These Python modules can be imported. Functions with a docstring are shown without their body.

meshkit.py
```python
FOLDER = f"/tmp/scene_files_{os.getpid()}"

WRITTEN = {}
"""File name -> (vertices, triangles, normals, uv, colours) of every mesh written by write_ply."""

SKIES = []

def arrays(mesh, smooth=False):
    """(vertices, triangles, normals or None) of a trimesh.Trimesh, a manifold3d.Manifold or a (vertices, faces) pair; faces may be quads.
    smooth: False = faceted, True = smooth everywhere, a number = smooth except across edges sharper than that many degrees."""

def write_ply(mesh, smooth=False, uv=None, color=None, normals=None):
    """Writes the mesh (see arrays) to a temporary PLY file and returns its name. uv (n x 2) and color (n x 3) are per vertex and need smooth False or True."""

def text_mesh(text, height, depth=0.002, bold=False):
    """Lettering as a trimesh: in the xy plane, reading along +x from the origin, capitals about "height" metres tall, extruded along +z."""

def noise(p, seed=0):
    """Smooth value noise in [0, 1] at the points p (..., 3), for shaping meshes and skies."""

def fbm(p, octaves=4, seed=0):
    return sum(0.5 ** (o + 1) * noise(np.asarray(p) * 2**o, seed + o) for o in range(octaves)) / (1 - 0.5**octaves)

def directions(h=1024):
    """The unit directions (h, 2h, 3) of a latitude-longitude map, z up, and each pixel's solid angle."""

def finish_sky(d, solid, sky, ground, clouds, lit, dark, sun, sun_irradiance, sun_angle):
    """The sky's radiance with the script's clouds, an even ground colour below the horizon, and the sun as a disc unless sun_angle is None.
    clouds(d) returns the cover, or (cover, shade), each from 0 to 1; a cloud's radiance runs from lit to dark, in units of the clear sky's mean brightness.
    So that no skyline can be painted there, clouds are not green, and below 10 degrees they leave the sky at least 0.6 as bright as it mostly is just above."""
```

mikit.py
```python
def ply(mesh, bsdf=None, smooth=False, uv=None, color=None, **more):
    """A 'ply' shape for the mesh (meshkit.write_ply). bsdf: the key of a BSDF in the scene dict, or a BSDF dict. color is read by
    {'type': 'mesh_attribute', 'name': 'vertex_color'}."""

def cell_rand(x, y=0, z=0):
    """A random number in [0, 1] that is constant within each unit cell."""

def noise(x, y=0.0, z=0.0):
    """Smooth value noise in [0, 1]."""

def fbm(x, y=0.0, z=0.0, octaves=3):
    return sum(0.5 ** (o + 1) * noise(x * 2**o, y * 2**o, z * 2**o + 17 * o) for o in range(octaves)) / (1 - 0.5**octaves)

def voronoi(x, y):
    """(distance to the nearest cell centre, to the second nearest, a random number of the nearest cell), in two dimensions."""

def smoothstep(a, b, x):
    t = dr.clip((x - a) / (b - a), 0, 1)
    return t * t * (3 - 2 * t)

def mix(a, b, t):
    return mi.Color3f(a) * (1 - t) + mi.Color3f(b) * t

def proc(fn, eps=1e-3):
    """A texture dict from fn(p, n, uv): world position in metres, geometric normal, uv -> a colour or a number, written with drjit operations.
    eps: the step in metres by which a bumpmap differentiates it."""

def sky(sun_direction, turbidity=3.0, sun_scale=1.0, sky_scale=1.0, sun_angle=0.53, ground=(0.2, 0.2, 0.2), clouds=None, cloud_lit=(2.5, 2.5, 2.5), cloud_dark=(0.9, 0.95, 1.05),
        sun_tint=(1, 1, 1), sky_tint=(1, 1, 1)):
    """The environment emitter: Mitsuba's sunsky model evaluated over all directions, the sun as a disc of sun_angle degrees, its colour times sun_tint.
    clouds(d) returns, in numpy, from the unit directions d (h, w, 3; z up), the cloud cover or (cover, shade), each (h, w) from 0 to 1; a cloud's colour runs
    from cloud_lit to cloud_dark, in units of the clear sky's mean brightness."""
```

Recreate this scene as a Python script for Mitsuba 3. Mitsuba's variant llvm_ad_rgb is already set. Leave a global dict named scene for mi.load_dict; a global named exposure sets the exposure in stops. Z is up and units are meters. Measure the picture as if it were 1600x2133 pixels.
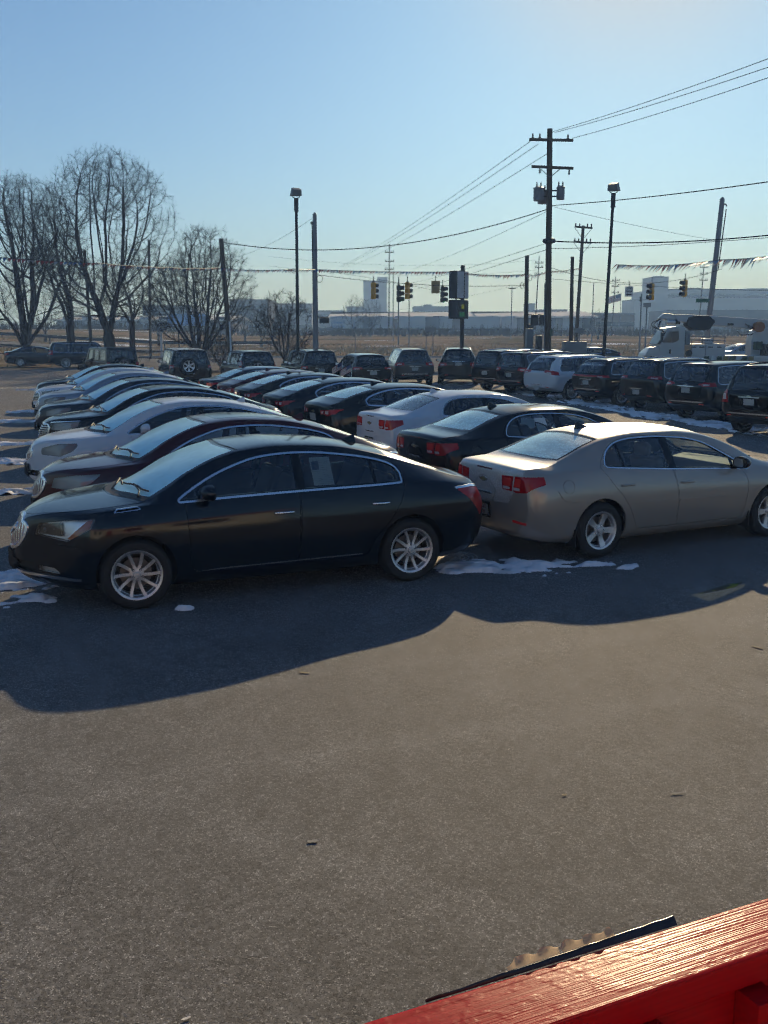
import math, random
import numpy as np, trimesh, manifold3d as m3, shapely, drjit as dr, mitsuba as mi
from shapely.geometry import Polygon, LineString, Point
from shapely import affinity, ops
from scipy.interpolate import PchipInterpolator
import mikit, meshkit
from mikit import proc, noise, fbm, voronoi, cell_rand, smoothstep, mix

T = mi.ScalarTransform4f
scene, labels = {"type": "scene"}, {}

# ---------------------------------------------------------------- camera, sky, exposure
CAM_H, CAM_PITCH, CAM_FOV = 2.611, 0.1782, 2 * math.degrees(math.atan(800 / 2100))
cd = (0.0, math.cos(CAM_PITCH), -math.sin(CAM_PITCH))
scene["camera"] = {"type": "perspective", "fov": CAM_FOV, "fov_axis": "x", "near_clip": 0.05, "far_clip": 6000.0,
                   "to_world": T().look_at(origin=[0, 0, CAM_H], target=[cd[0], cd[1], CAM_H + cd[2]], up=[0, 0, 1]),
                   "medium": {"type": "ref", "id": "haze_air"}}
SUN_EL, SUN_AZ = math.radians(22.8), math.radians(13.5)      # azimuth to the right of the view
sun_dir = [math.sin(SUN_AZ) * math.cos(SUN_EL), math.cos(SUN_AZ) * math.cos(SUN_EL), math.sin(SUN_EL)]
def thin_cirrus(d):
    """a faint high veil, brighter round the sun as thin ice cloud is"""
    ang = np.degrees(np.arccos(np.clip(d @ np.array(sun_dir), -1, 1)))
    veil = meshkit.fbm(np.stack([d[..., 0] / (d[..., 2] + .25) * 2.2, d[..., 1] / (d[..., 2] + .25) * 1.1, d[..., 2] * 0], -1), 4, 3)
    return np.clip(.08 * (veil - .45), 0, 1) + .95 * np.exp(-(ang / 8.4) ** 2.8) * (.85 + .3 * veil)
scene["sky"] = mikit.sky(sun_dir, turbidity=2.4, sun_scale=1.4, sky_scale=0.98, ground=(0.1, 0.1, 0.1), clouds=thin_cirrus, cloud_lit=(3.4, 3.4, 3.35), sky_tint=(0.66, 0.95, 1.34), sun_tint=(0.94, 1.0, 1.06))
exposure = 1.6

# ---------------------------------------------------------------- helpers
def mat(name, d, two=False):
    scene[name] = {"type": "twosided", "b": d} if two else d
    return name

def rgb(*c): return {"type": "rgb", "value": list(c)}
def diffuse(name, c): return mat(name, {"type": "diffuse", "reflectance": rgb(*c) if isinstance(c, tuple) else c}, True)
def princ(name, c, rough=0.5, **k):
    return mat(name, {"type": "principled", "base_color": rgb(*c) if isinstance(c, tuple) else c, "roughness": rough, **k}, True)
def plast(name, c, a=0.03, ior=1.5):
    return mat(name, {"type": "roughplastic", "distribution": "ggx", "alpha": a, "int_ior": ior, "nonlinear": True, "diffuse_reflectance": rgb(*c) if isinstance(c, tuple) else c}, True)
def metal(name, c, a=0.1): return mat(name, {"type": "roughconductor", "distribution": "ggx", "alpha": a, "material": "none", "specular_reflectance": rgb(*c)}, True)

used, used_once = {}, set()
def numbered(name):
    n = used.get(name, 0); used[name] = n + 1
    return name if n == 0 else f"{name}_{n:03d}"
def thing(name, label, cat, group=None, kind=None):
    key = numbered(name); labels[key] = {"label": label, "category": cat}
    if group: labels[key]["group"] = group
    if kind: labels[key]["kind"] = kind
    return key
def put(key, shape, bsdf, to=None, label=None):
    if key in labels and key not in scene and key not in used_once: used_once.add(key)      # a thing of one mesh
    else: key = numbered(key)
    d = dict(shape); d["bsdf"] = {"type": "ref", "id": bsdf}
    if to is not None: d["to_world"] = to
    scene[key] = d
    if label: labels[key] = {"label": label}
    return key
def struct(name, shape, bsdf):
    k = put(name, shape, bsdf); labels[k] = {"kind": "structure"}; return k

def plyn(v, f, n):
    return {"type": "ply", "filename": meshkit.write_ply((v, f), False, normals=n), "face_normals": False}
def plym(mesh, smooth=False): return mikit.ply(mesh, None, smooth)
def arr(m):
    if hasattr(m, "to_mesh"):
        q = m.to_mesh(); return np.asarray(q.vert_properties[:, :3], float), np.asarray(q.tri_verts, int)
    if isinstance(m, trimesh.Trimesh): return np.array(m.vertices), np.array(m.faces)
    v, f = np.asarray(m[0], float), np.asarray(m[1], int)
    if f.shape[1] == 4: f = np.vstack([f[:, [0, 1, 2]], f[:, [0, 2, 3]]])
    return v, f
def join(ms):
    vs, fs, o = [], [], 0
    for m in ms:
        v, f = arr(m); vs.append(v); fs.append(f + o); o += len(v)
    return np.vstack(vs), np.vstack(fs)
def smoothed(m, angle=35.0):
    """corner normals: faces round a vertex are averaged when they lie within the angle; vertices are not shared."""
    v, f = arr(m)
    _, inv = np.unique(np.round(v, 5), axis=0, return_inverse=True); inv = inv.ravel()
    fn = np.cross(v[f[:, 1]] - v[f[:, 0]], v[f[:, 2]] - v[f[:, 0]]); ar = np.linalg.norm(fn, axis=1)
    ok = ar > 1e-14; f, fn, ar = f[ok], fn[ok], ar[ok]; u = fn / ar[:, None]
    cv = inv[f].ravel(); cf = np.repeat(np.arange(len(f)), 3)
    order = np.argsort(cv, kind="stable"); sv, sf = cv[order], cf[order]
    start = np.r_[0, np.nonzero(np.diff(sv))[0] + 1]; cnt = np.diff(np.r_[start, len(sv)])
    first = np.repeat(start, cnt); num = np.repeat(cnt, cnt)
    out = np.zeros((len(sv), 3)); c = math.cos(math.radians(angle))
    for k in range(int(cnt.max())):
        on = k < num
        a = np.nonzero(on)[0]; other = sf[first[a] + k]
        w = np.einsum("ij,ij->i", u[sf[a]], u[other]) > c
        out[a[w]] += fn[other[w]]
    n = np.empty_like(out); n[order] = out
    ln = np.linalg.norm(n, axis=1, keepdims=True); n = np.where(ln > 1e-12, n / np.maximum(ln, 1e-12), np.repeat(u, 3, 0))
    return v[f].reshape(-1, 3), np.arange(len(f) * 3).reshape(-1, 3), n
def plys(m, angle=35.0): return plyn(*smoothed(m, angle))
def mirror_y(vfn):
    v, f, n = vfn; s = np.array([1, -1, 1]); return v * s, f[:, ::-1], n * s

def box(x0, x1, y0, y1, z0, z1):
    v = np.array([[x, y, z] for x in (x0, x1) for y in (y0, y1) for z in (z0, z1)], float)
    f = np.array([[0, 1, 3], [0, 3, 2], [4, 6, 7], [4, 7, 5], [0, 4, 5], [0, 5, 1], [2, 3, 7], [2, 7, 6], [0, 2, 6], [0, 6, 4], [1, 5, 7], [1, 7, 3]])
    return v, f
def rbox(cx, cy, cz, sx, sy, sz, r=0.02, seg=8):
    """box with rounded edges (hull of spheres)"""
    b = []
    for i in (-1, 1):
        for j in (-1, 1):
            for k in (-1, 1):
                b.append(m3.Manifold.sphere(r, seg).translate([cx + i * (sx / 2 - r), cy + j * (sy / 2 - r), cz + k * (sz / 2 - r)]))
    return m3.Manifold.batch_hull(b)
def move(m, t=(0, 0, 0), rz=0.0, s=1.0):
    v, f = arr(m); c, sn = math.cos(rz), math.sin(rz)
    v = v * s; return np.stack([v[:, 0] * c - v[:, 1] * sn + t[0], v[:, 0] * sn + v[:, 1] * c + t[1], v[:, 2] + t[2]], 1), f
def tube(path, rad, seg=6, cap=True):
    p = np.asarray(path, float); r = np.broadcast_to(np.asarray(rad, float), (len(p),))
    t = np.gradient(p, axis=0); t /= np.linalg.norm(t, axis=1, keepdims=True) + 1e-12
    a = np.array([0, 0, 1.0]) if abs(t[:, 2]).max() < 0.95 else np.array([1.0, 0.13, 0])
    x = np.cross(t, a); bad = np.linalg.norm(x, axis=1) < 1e-6; x[bad] = np.cross(t[bad], [0, 1, 0.1])
    x /= np.linalg.norm(x, axis=1, keepdims=True); y = np.cross(t, x)
    g = np.arange(seg) * 2 * np.pi / seg
    v = (p[:, None] + r[:, None, None] * (np.cos(g)[None, :, None] * x[:, None] + np.sin(g)[None, :, None] * y[:, None])).reshape(-1, 3)
    i = np.arange(len(p) - 1)[:, None] * seg; j = np.arange(seg)[None]; j2 = (j + 1) % seg
    q = np.stack([i + j, i + j2, i + seg + j2, i + seg + j], -1).reshape(-1, 4)
    f = np.vstack([q[:, [0, 2, 1]], q[:, [0, 3, 2]]])
    if cap:
        n0 = len(v); v = np.vstack([v, p[0], p[-1]]); j = np.arange(seg); j2 = (j + 1) % seg; l = (len(p) - 1) * seg
        f = np.vstack([f, np.stack([np.full(seg, n0), j, j2], 1), np.stack([np.full(seg, n0 + 1), l + j2, l + j], 1)])
    return v, f
def revolve(prof, seg=32, axis="z"):
    """closed profile (r, h) turned round the axis"""
    p = np.asarray(prof, float); g = np.arange(seg) * 2 * np.pi / seg; n = len(p)
    v = np.stack([p[None, :, 0] * np.cos(g)[:, None], p[None, :, 0] * np.sin(g)[:, None], np.broadcast_to(p[:, 1], (seg, n))], -1).reshape(-1, 3)
    i = np.arange(seg)[:, None] * n; i2 = ((np.arange(seg) + 1) % seg)[:, None] * n; j = np.arange(n)[None]; j2 = (j + 1) % n
    q = np.stack([i + j, i2 + j, i2 + j2, i + j2], -1).reshape(-1, 4)
    f = np.vstack([q[:, [0, 1, 2]], q[:, [0, 2, 3]]])
    if axis == "y": v = np.stack([v[:, 0], v[:, 2], v[:, 1]], 1); f = f[:, ::-1]
    return v, f
def cr(pts, n=8, closed=False):
    """points on a centripetal-like Catmull-Rom curve through pts"""
    p = np.asarray(pts, float); d = np.r_[0, np.cumsum(np.sqrt(np.linalg.norm(np.diff(p, axis=0), axis=1)))]
    from scipy.interpolate import CubicSpline, Akima1DInterpolator
    s = np.concatenate([np.linspace(d[i], d[i + 1], n, endpoint=False) for i in range(len(d) - 1)] + [[d[-1]]])
    return Akima1DInterpolator(d, p, axis=0)(s) if len(p) > 2 else np.array([p[0] + (p[1] - p[0]) * (q / d[-1]) for q in s])
def rpoly(pts, r=0.0):
    g = Polygon(np.asarray(pts))
    if not g.is_valid: g = g.buffer(0)
    if r > 0: g = g.buffer(-r, quad_segs=4).buffer(2 * r, quad_segs=4).buffer(-r, quad_segs=4)
    return g
def rings(g):
    gs = [g] if g.geom_type == "Polygon" else [q for q in getattr(g, "geoms", []) if q.geom_type == "Polygon"]
    out = []
    for q in gs:
        if q.is_empty or q.area < 1e-9: continue
        q = shapely.geometry.polygon.orient(q)
        out.append(np.asarray(q.exterior.coords)[:-1]); out += [np.asarray(h.coords)[:-1] for h in q.interiors]
    return out
def extr(g, h):
    return m3.Manifold.extrude(m3.CrossSection([np.ascontiguousarray(r) for r in rings(g)], m3.FillRule.EvenOdd), h)
def prism_y(g, y0, y1): return extr(g, y1 - y0).transform(np.array([[1, 0, 0, 0], [0, 0, 1, y0], [0, 1, 0, 0.0]]))      # outline in (x, z)
def prism_x(g, x0, x1): return extr(g, x1 - x0).transform(np.array([[0, 0, 1, x0], [1, 0, 0, 0], [0, 1, 0, 0.0]]))      # outline in (y, z)
def prism_z(g, z0, z1): return extr(g, z1 - z0).translate([0, 0, z0])                                                    # outline in (x, y)
def prism_o(g, ang, d0, d1):
    """outline in (u, z); u runs along (-sin ang, cos ang), the prism along (cos ang, sin ang)"""
    c, s = math.cos(ang), math.sin(ang)
    return extr(g, d1 - d0).transform(np.array([[-s, 0, c, d0 * c], [c, 0, s, d0 * s], [0, 1, 0, 0.0]]))
def uni(ms):
    ms = [m for m in ms if m is not None]
    return m3.Manifold.batch_boolean(ms, m3.OpType.Add) if ms else m3.Manifold()

# ---------------------------------------------------------------- materials
def make_mats():
    princ("rubber", (0.011, 0.011, 0.012), 0.7)
    metal("alloy", (0.74, 0.72, 0.71), 0.24)
    metal("chrome", (0.80, 0.80, 0.82), 0.05)
    metal("lamp_chrome", (0.72, 0.72, 0.74), 0.16)
    metal("iron", (0.20, 0.18, 0.17), 0.35)
    princ("black", (0.012, 0.012, 0.013), 0.55)
    princ("lining", (0.015, 0.015, 0.016), 0.8)
    princ("trim", (0.03, 0.03, 0.032), 0.65)
    princ("trim_light", (0.28, 0.25, 0.21), 0.65)
    plast("gloss_black", (0.006, 0.006, 0.007), 0.02)
    plast("red_lamp", (0.58, 0.016, 0.02), 0.02)
    plast("red_bright", (0.80, 0.07, 0.06), 0.02)
    plast("lamp_clear", (0.72, 0.62, 0.60), 0.02)
    plast("badge_gold", (0.35, 0.27, 0.10), 0.06)
    scene["lens_milky"] = {"type": "blendbsdf", "weight": 0.35, "a": {"type": "thindielectric"}, "b": {"type": "twosided", "b": {"type": "roughplastic", "alpha": 0.1, "diffuse_reflectance": rgb(0.35, 0.36, 0.36)}}}
    plast("red_dark", (0.14, 0.006, 0.008), 0.03)
    plast("amber", (0.42, 0.09, 0.012), 0.08)
    plast("lamp_dark", (0.02, 0.02, 0.022), 0.04)
    plast("lamp_glass", (0.10, 0.11, 0.12), 0.01)
    plast("plate", (0.62, 0.62, 0.60), 0.15)
    plast("plate_red", (0.40, 0.03, 0.03), 0.15)
    scene["lens"] = {"type": "thindielectric", "int_ior": 1.5}
    for n, c in (("glass_front", (0.62, 0.68, 0.66)), ("glass_side", (0.50, 0.56, 0.56)), ("glass_rear", (0.45, 0.52, 0.50)), ("glass_dark", (0.045, 0.055, 0.065))):
        scene[n] = {"type": "thindielectric", "int_ior": 1.52, "specular_transmittance": rgb(*c)}
make_mats()
def car_paint(name, c, metallic=0.0, rough=0.35, coat=0.008):
    """colour coat under a clear lacquer"""
    if metallic > 0:
        scene[name + "_flake"] = {"type": "principled", "base_color": rgb(*c), "roughness": rough, "metallic": .8, "specular": 0.5}
        scene[name + "_coat"] = {"type": "roughplastic", "distribution": "ggx", "alpha": coat, "nonlinear": True, "diffuse_reflectance": rgb(*[q * .75 for q in c])}
        return mat(name, {"type": "blendbsdf", "weight": metallic, "a": {"type": "ref", "id": name + "_coat"}, "b": {"type": "ref", "id": name + "_flake"}}, True)
    return plast(name, c, coat)
car_paint("paint_navy", (0.004, 0.012, 0.028))
car_paint("paint_gold", (0.60, 0.55, 0.49), 0.28, 0.28)
def frost_gold(p, n, uv):
    g = voronoi(p.x * 130, p.y * 130 + p.z * 60); m = smoothstep(.40, .66, fbm(p.x * 14, p.y * 14, p.z * 14, 3))
    return mix([0.48, 0.455, 0.42], [0.74, 0.72, 0.67], (.25 + .45 * m) * smoothstep(.55, .25, g[0]))
princ("paint_gold_frost", proc(frost_gold), .38, metallic=.25, clearcoat=.5, clearcoat_gloss=.8)
def frost_w(p, n, uv): return .80 + .18 * fbm(p.x * 16, p.y * 16, p.z * 16, 3)
def frost_w2(p, n, uv): return .62 + .36 * smoothstep(.35, .7, fbm(p.x * 60, p.y * 60, p.z * 60, 3)) * (.5 + fbm(p.x * 4, p.y * 4, p.z * 4, 2))
scene["frost"] = {"type": "twosided", "b": {"type": "roughplastic", "distribution": "ggx", "alpha": 0.06, "diffuse_reflectance": rgb(.50, .90, .95)}}
for n, w, c in (("glass_front", frost_w, (.50, .58, .56)), ("glass_rear", frost_w2, (.42, .50, .47))):
    scene[n] = {"type": "blendbsdf", "weight": proc(w), "a": {"type": "thindielectric", "int_ior": 1.52, "specular_transmittance": rgb(*c)}, "b": {"type": "ref", "id": "frost"}}

# ---------------------------------------------------------------- the place: ground, road, field, haze
def asphalt(p, n, uv):
    x, y = p.x, p.y
    f1, f2, w = voronoi(x * 150, y * 150)                     # aggregate
    w2 = cell_rand(dr.floor(x * 310), dr.floor(y * 310), 3)
    big = fbm(x * 0.45 + 11, y * 0.45, 0.0, 4); mid = fbm(x * 2.7, y * 2.7 + 5, 0.0, 3)
    stone = dr.select(w > 0.90, 2.5, dr.select(w < 0.34, 0.42, 1.0)) * (0.8 + 0.4 * w2)
    stone = 1.0 + (stone - 1.0) * smoothstep(0.62, 0.40, f1)
    a = 0.098 * (0.88 + 0.14 * big + 0.18 * (mid - 0.5)) * stone
    a = a * (0.78 + 0.44 * noise(x * 42, y * 42, 2.0)) * (0.66 + 0.68 * cell_rand(dr.floor(x * 64), dr.floor(y * 64), 5)) * (0.86 + 0.28 * noise(x * 17, y * 17, 7.0))
    # worn pale patches, wheel tracks running across the lot, oil spots
    t = y - 0.42 * x + 0.5 * fbm(x * 0.25, y * 0.25, 4.0, 2)
    track = smoothstep(0.25, 0.0, dr.abs(t - 6.2)) + smoothstep(0.22, 0.0, dr.abs(t - 7.7)) + smoothstep(0.3, 0.0, dr.abs(y + 0.7 * x - 4.6 + 0.3 * big))
    a = a * (1 + 0.20 * track * (0.4 + fbm(x * 3, y * 3, 8.0, 2)))
    a = a * (1 + 0.12 * smoothstep(0.58, 0.70, fbm(x * 1.2 + 21, y * 0.8 + 4, 1.0, 4)))
    a = a * (1 - 0.12 * smoothstep(0.66, 0.74, fbm(x * 1.6 + 31, y * 1.1 + 8, 1.0, 4)))
    # sealed cracks
    c1, c2, cw = voronoi(x * 0.23 + 0.5 * fbm(x * 0.9, y * 0.9, 9.0, 3), y * 0.19 + 0.5 * fbm(x * 0.9 + 7, y * 0.9, 2.0, 3))
    crack = smoothstep(0.004, 0.001, c2 - c1) * smoothstep(0.42, 0.55, fbm(x * 0.4 + 3, y * 0.4, 6.0, 2))
    a = a * (1 - 0.45 * crack)
    sp = smoothstep(0.95, 0.99, cell_rand(dr.floor(x * 17), dr.floor(y * 17), 7)) * smoothstep(0.22, 0.06, voronoi(x * 17, y * 17)[0])
    a = a + 0.10 * sp
    return mi.Color3f(a * 1.0, a * 1.0, a * 0.995)
scene["asphalt_base"] = {"type": "principled", "base_color": proc(asphalt), "roughness": 0.85, "specular": 0.38}
scene["asphalt"] = {"type": "bumpmap", "arbitrary": proc(lambda p, n, uv: 0.0016 * noise(p.x * 150, p.y * 150) + 0.0014 * noise(p.x * 61, p.y * 61 + 9), eps=0.002), "scale": 1.0, "b": {"type": "ref", "id": "asphalt_base"}}
def road_tex(p, n, uv):
    a = 0.17 * (0.75 + 0.5 * fbm(p.x * 0.25, p.y * 0.9, 0.0, 3)) * (0.85 + 0.3 * noise(p.x * 3, p.y * 3))
    return mi.Color3f(a, a * 0.97, a * 0.92)
scene["road_surface"] = {"type": "diffuse", "reflectance": proc(road_tex)}
def field_tex(p, n, uv):
    a = fbm(p.x * 0.09, p.y * 0.16, 0.0, 4); b = fbm(p.x * 0.9, p.y * 1.4, 3.0, 3)
    c = mix([0.20, 0.15, 0.095], [0.115, 0.10, 0.06], smoothstep(0.35, 0.65, a)) * (0.55 + 0.9 * b)
    snow = smoothstep(0.72, 0.76, fbm(p.x * 0.055 + 9, p.y * 0.22 + 1, 2.0, 4))
    return mix(c, [0.62, 0.65, 0.70], snow * 0.8)
scene["dry_grass"] = {"type": "diffuse", "reflectance": proc(field_tex)}

def hz(x, y):
    """height of the land: level lot, a rise towards the railway and the road on the left"""
    x, y = np.asarray(x, float), np.asarray(y, float)
    s = lambda a, b, t: np.clip((t - a) / (b - a), 0, 1) ** 2 * (3 - 2 * np.clip((t - a) / (b - a), 0, 1))
    return 1.9 * s(120, 245, y) + 1.5 * s(-25, -60, x) * s(70, 130, y) * s(330, 180, y)
def sheet(xs, ys, dz=0.0, rough=0.0, f=hz):
    X, Y = np.meshgrid(xs, ys, indexing="ij"); Z = f(X, Y) + dz
    if rough: Z = Z + rough * (meshkit.fbm(np.stack([X * .35, Y * .35, X * 0], -1), 3, 4) - .5)
    a, b = X.shape; i = np.arange(a - 1)[:, None] * b + np.arange(b - 1)[None]
    q = np.stack([i, i + b, i + b + 1, i + 1], -1).reshape(-1, 4)
    return np.stack([X, Y, Z], -1).reshape(-1, 3), np.vstack([q[:, [0, 1, 2]], q[:, [0, 2, 3]]])
struct("field", plym(sheet(np.r_[-980, -600, -400, np.linspace(-200, 200, 120), 400, 600, 980], np.r_[-300, -60, -20, np.linspace(0, 330, 130), 420, 700, 1200], -0.06, 0.10), 40), "dry_grass")
# the lot: one sheet, its far edge a shallow curve
def lot_edge(x): return np.interp(x, [-80, -42, -30, -20, -8, 12, 60], [76, 74, 72, 66, 60, 60, 58])
n_ = 90; xs_ = np.linspace(-80, 70, n_); yy = np.linspace(0, 1, 24)[None] * (lot_edge(xs_)[:, None] + 25) - 25
Xl = np.repeat(xs_[:, None], 24, 1); il = np.arange(n_ - 1)[:, None] * 24 + np.arange(23)[None]
ql = np.stack([il, il + 24, il + 25, il + 1], -1).reshape(-1, 4)
struct("parking_lot", plym((np.stack([Xl, yy, 0 * Xl], -1).reshape(-1, 3), np.vstack([ql[:, [0, 1, 2]], ql[:, [0, 2, 3]]]))), "asphalt")
# the street behind the row of cars, and its kerb
struct("street", plym(sheet(np.linspace(-24, 220, 60), np.linspace(66, 100, 8), 0.0)), "road_surface")
diffuse("concrete", proc(lambda p, n, uv: mi.Color3f(0.30, 0.29, 0.27) * (0.7 + 0.6 * fbm(p.x * 3, p.y * 3, p.z * 3, 3))))
struct("kerb", plys(box(-24, 220, 100.0, 100.35, -.1, .14)), "concrete")
struct("kerb", plys(box(-8, 70, 62.0, 62.3, -.1, .13)), "concrete")
# the side road climbing away on the left
rx = np.linspace(-110, -6, 40); ry0 = 128 + (rx + 6) * .05; 
vr = np.stack([np.c_[rx, ry0 - 4, hz(rx, ry0) + .10], np.c_[rx, ry0 + 5, hz(rx, ry0) + .10]], 1).reshape(-1, 3); ir = np.arange(39)[:, None] * 2
struct("side_road", plym((vr, np.vstack([np.hstack([ir, ir + 2, ir + 3]), np.hstack([ir, ir + 3, ir + 1])]))), "road_surface")
# faded bay line and the painted patch on the lot
diffuse("old_paint", proc(lambda p, n, uv: mi.Color3f(0.34, 0.33, 0.29) * (0.35 + 0.9 * smoothstep(0.40, 0.62, fbm(p.x * 9, p.y * 9, 0.0, 4)))))
diffuse("green_paint", proc(lambda p, n, uv: mix([0.07, 0.07, 0.062], [0.17, 0.20, 0.05], smoothstep(0.42, 0.60, fbm(p.x * 11, p.y * 11, 0.0, 4)))))
def flat(pts, z=0.004):
    g = rpoly(pts); v, f = trimesh.creation.triangulate_polygon(g, engine="earcut"); return np.c_[v, np.full(len(v), z)], f
k = put(thing("paint_mark", "faded yellow-green paint patch on the asphalt at the right edge", "paint mark") , plym(flat([(3.161, 9.827), (3.615, 10.097), (3.789, 10.339), (3.479, 10.136)])), "green_paint")
k = put(thing("paint_line", "faded pale bay line across the asphalt left of the parked rows", "paint line"), plym(flat([(-18.613, 46.810), (-16.047, 48.444), (-15.707, 47.410), (-18.158, 45.654)])), "old_paint")

# ---------------------------------------------------------------- snow
def snow_tex(p, n, uv):
    d = smoothstep(0.52, 0.70, fbm(p.x * 2.3, p.y * 2.3, 1.0, 4)); g = noise(p.x * 60, p.y * 60)
    return mix([0.74, 0.76, 0.80], [0.40, 0.39, 0.37], d * 0.7) * (0.9 + 0.12 * g)
scene["snow_white"] = {"type": "diffuse", "reflectance": proc(snow_tex)}
def snow(cx, cy, L, Wd, ang, seed, label, h=.06, cut=.36, stretch=1.0):
    nx, ny = max(30, int(L / .03)), max(24, int(Wd / .025)); nx, ny = min(nx, 220), min(ny, 110)
    u, v = np.meshgrid(np.linspace(-1, 1, nx), np.linspace(-1, 1, ny), indexing="ij")
    X, Y = u * L / 2, v * Wd / 2
    f = meshkit.fbm(np.stack([X * 1.6 / stretch, Y * 2.4, X * 0 + seed], -1), 4, seed); fine = meshkit.fbm(np.stack([X * 5 / stretch**.5, Y * 11, X * 0 + seed], -1), 5, seed + 3)
    H = (f - cut - .13) * 1.3 - 0.6 * np.clip((u**2 + v**2) - .2, 0, 3) + 1.5 * (fine - .5)
    H = np.clip(H, -.05, .5); Z = np.where(H > 0, .006 + np.minimum(H, .35) * h / .35, -.01)
    c, s = math.cos(ang), math.sin(ang)
    V = np.stack([cx + X * c - Y * s, cy + X * s + Y * c, Z], -1).reshape(-1, 3)
    i = np.arange(nx - 1)[:, None] * ny + np.arange(ny - 1)[None]; q = np.stack([i, i + ny, i + ny + 1, i + 1], -1).reshape(-1, 4)
    on = (H.ravel() > 0)[q].any(1); q = q[on]
    if len(q) < 4: return
    used_, inv = np.unique(q, return_inverse=True); q = inv.reshape(q.shape)
    f_ = np.vstack([q[:, [0, 1, 2]], q[:, [0, 2, 3]]])
    key = thing("snow_patch", label, "snow", None, "stuff"); put(key, plym((V[used_], f_), True), "snow_white")

# ---------------------------------------------------------------- far buildings
diffuse("block_pale", proc(lambda p, n, uv: mi.Color3f(0.42, 0.42, 0.41) * (0.9 + 0.2 * fbm(p.x * .1, p.z * .2, p.y * .1, 3))))
diffuse("block_grey", proc(lambda p, n, uv: mi.Color3f(0.24, 0.24, 0.235) * (0.85 + 0.3 * fbm(p.x * .2, p.z * .3, p.y * .1, 3))))
diffuse("brick_far", proc(lambda p, n, uv: mi.Color3f(0.20, 0.15, 0.12) * (0.8 + 0.4 * fbm(p.x * .5, p.z * .9, p.y * .2, 3))))
diffuse("shed_wall", proc(lambda p, n, uv: mi.Color3f(0.29, 0.29, 0.285) * (0.85 + 0.10 * dr.select(dr.abs(dr.sin(p.x * 4.0)) > 0.8, 1.0, 0.0) + 0.25 * fbm(p.x * .2, p.z * .8, 0.0, 3))))
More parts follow.
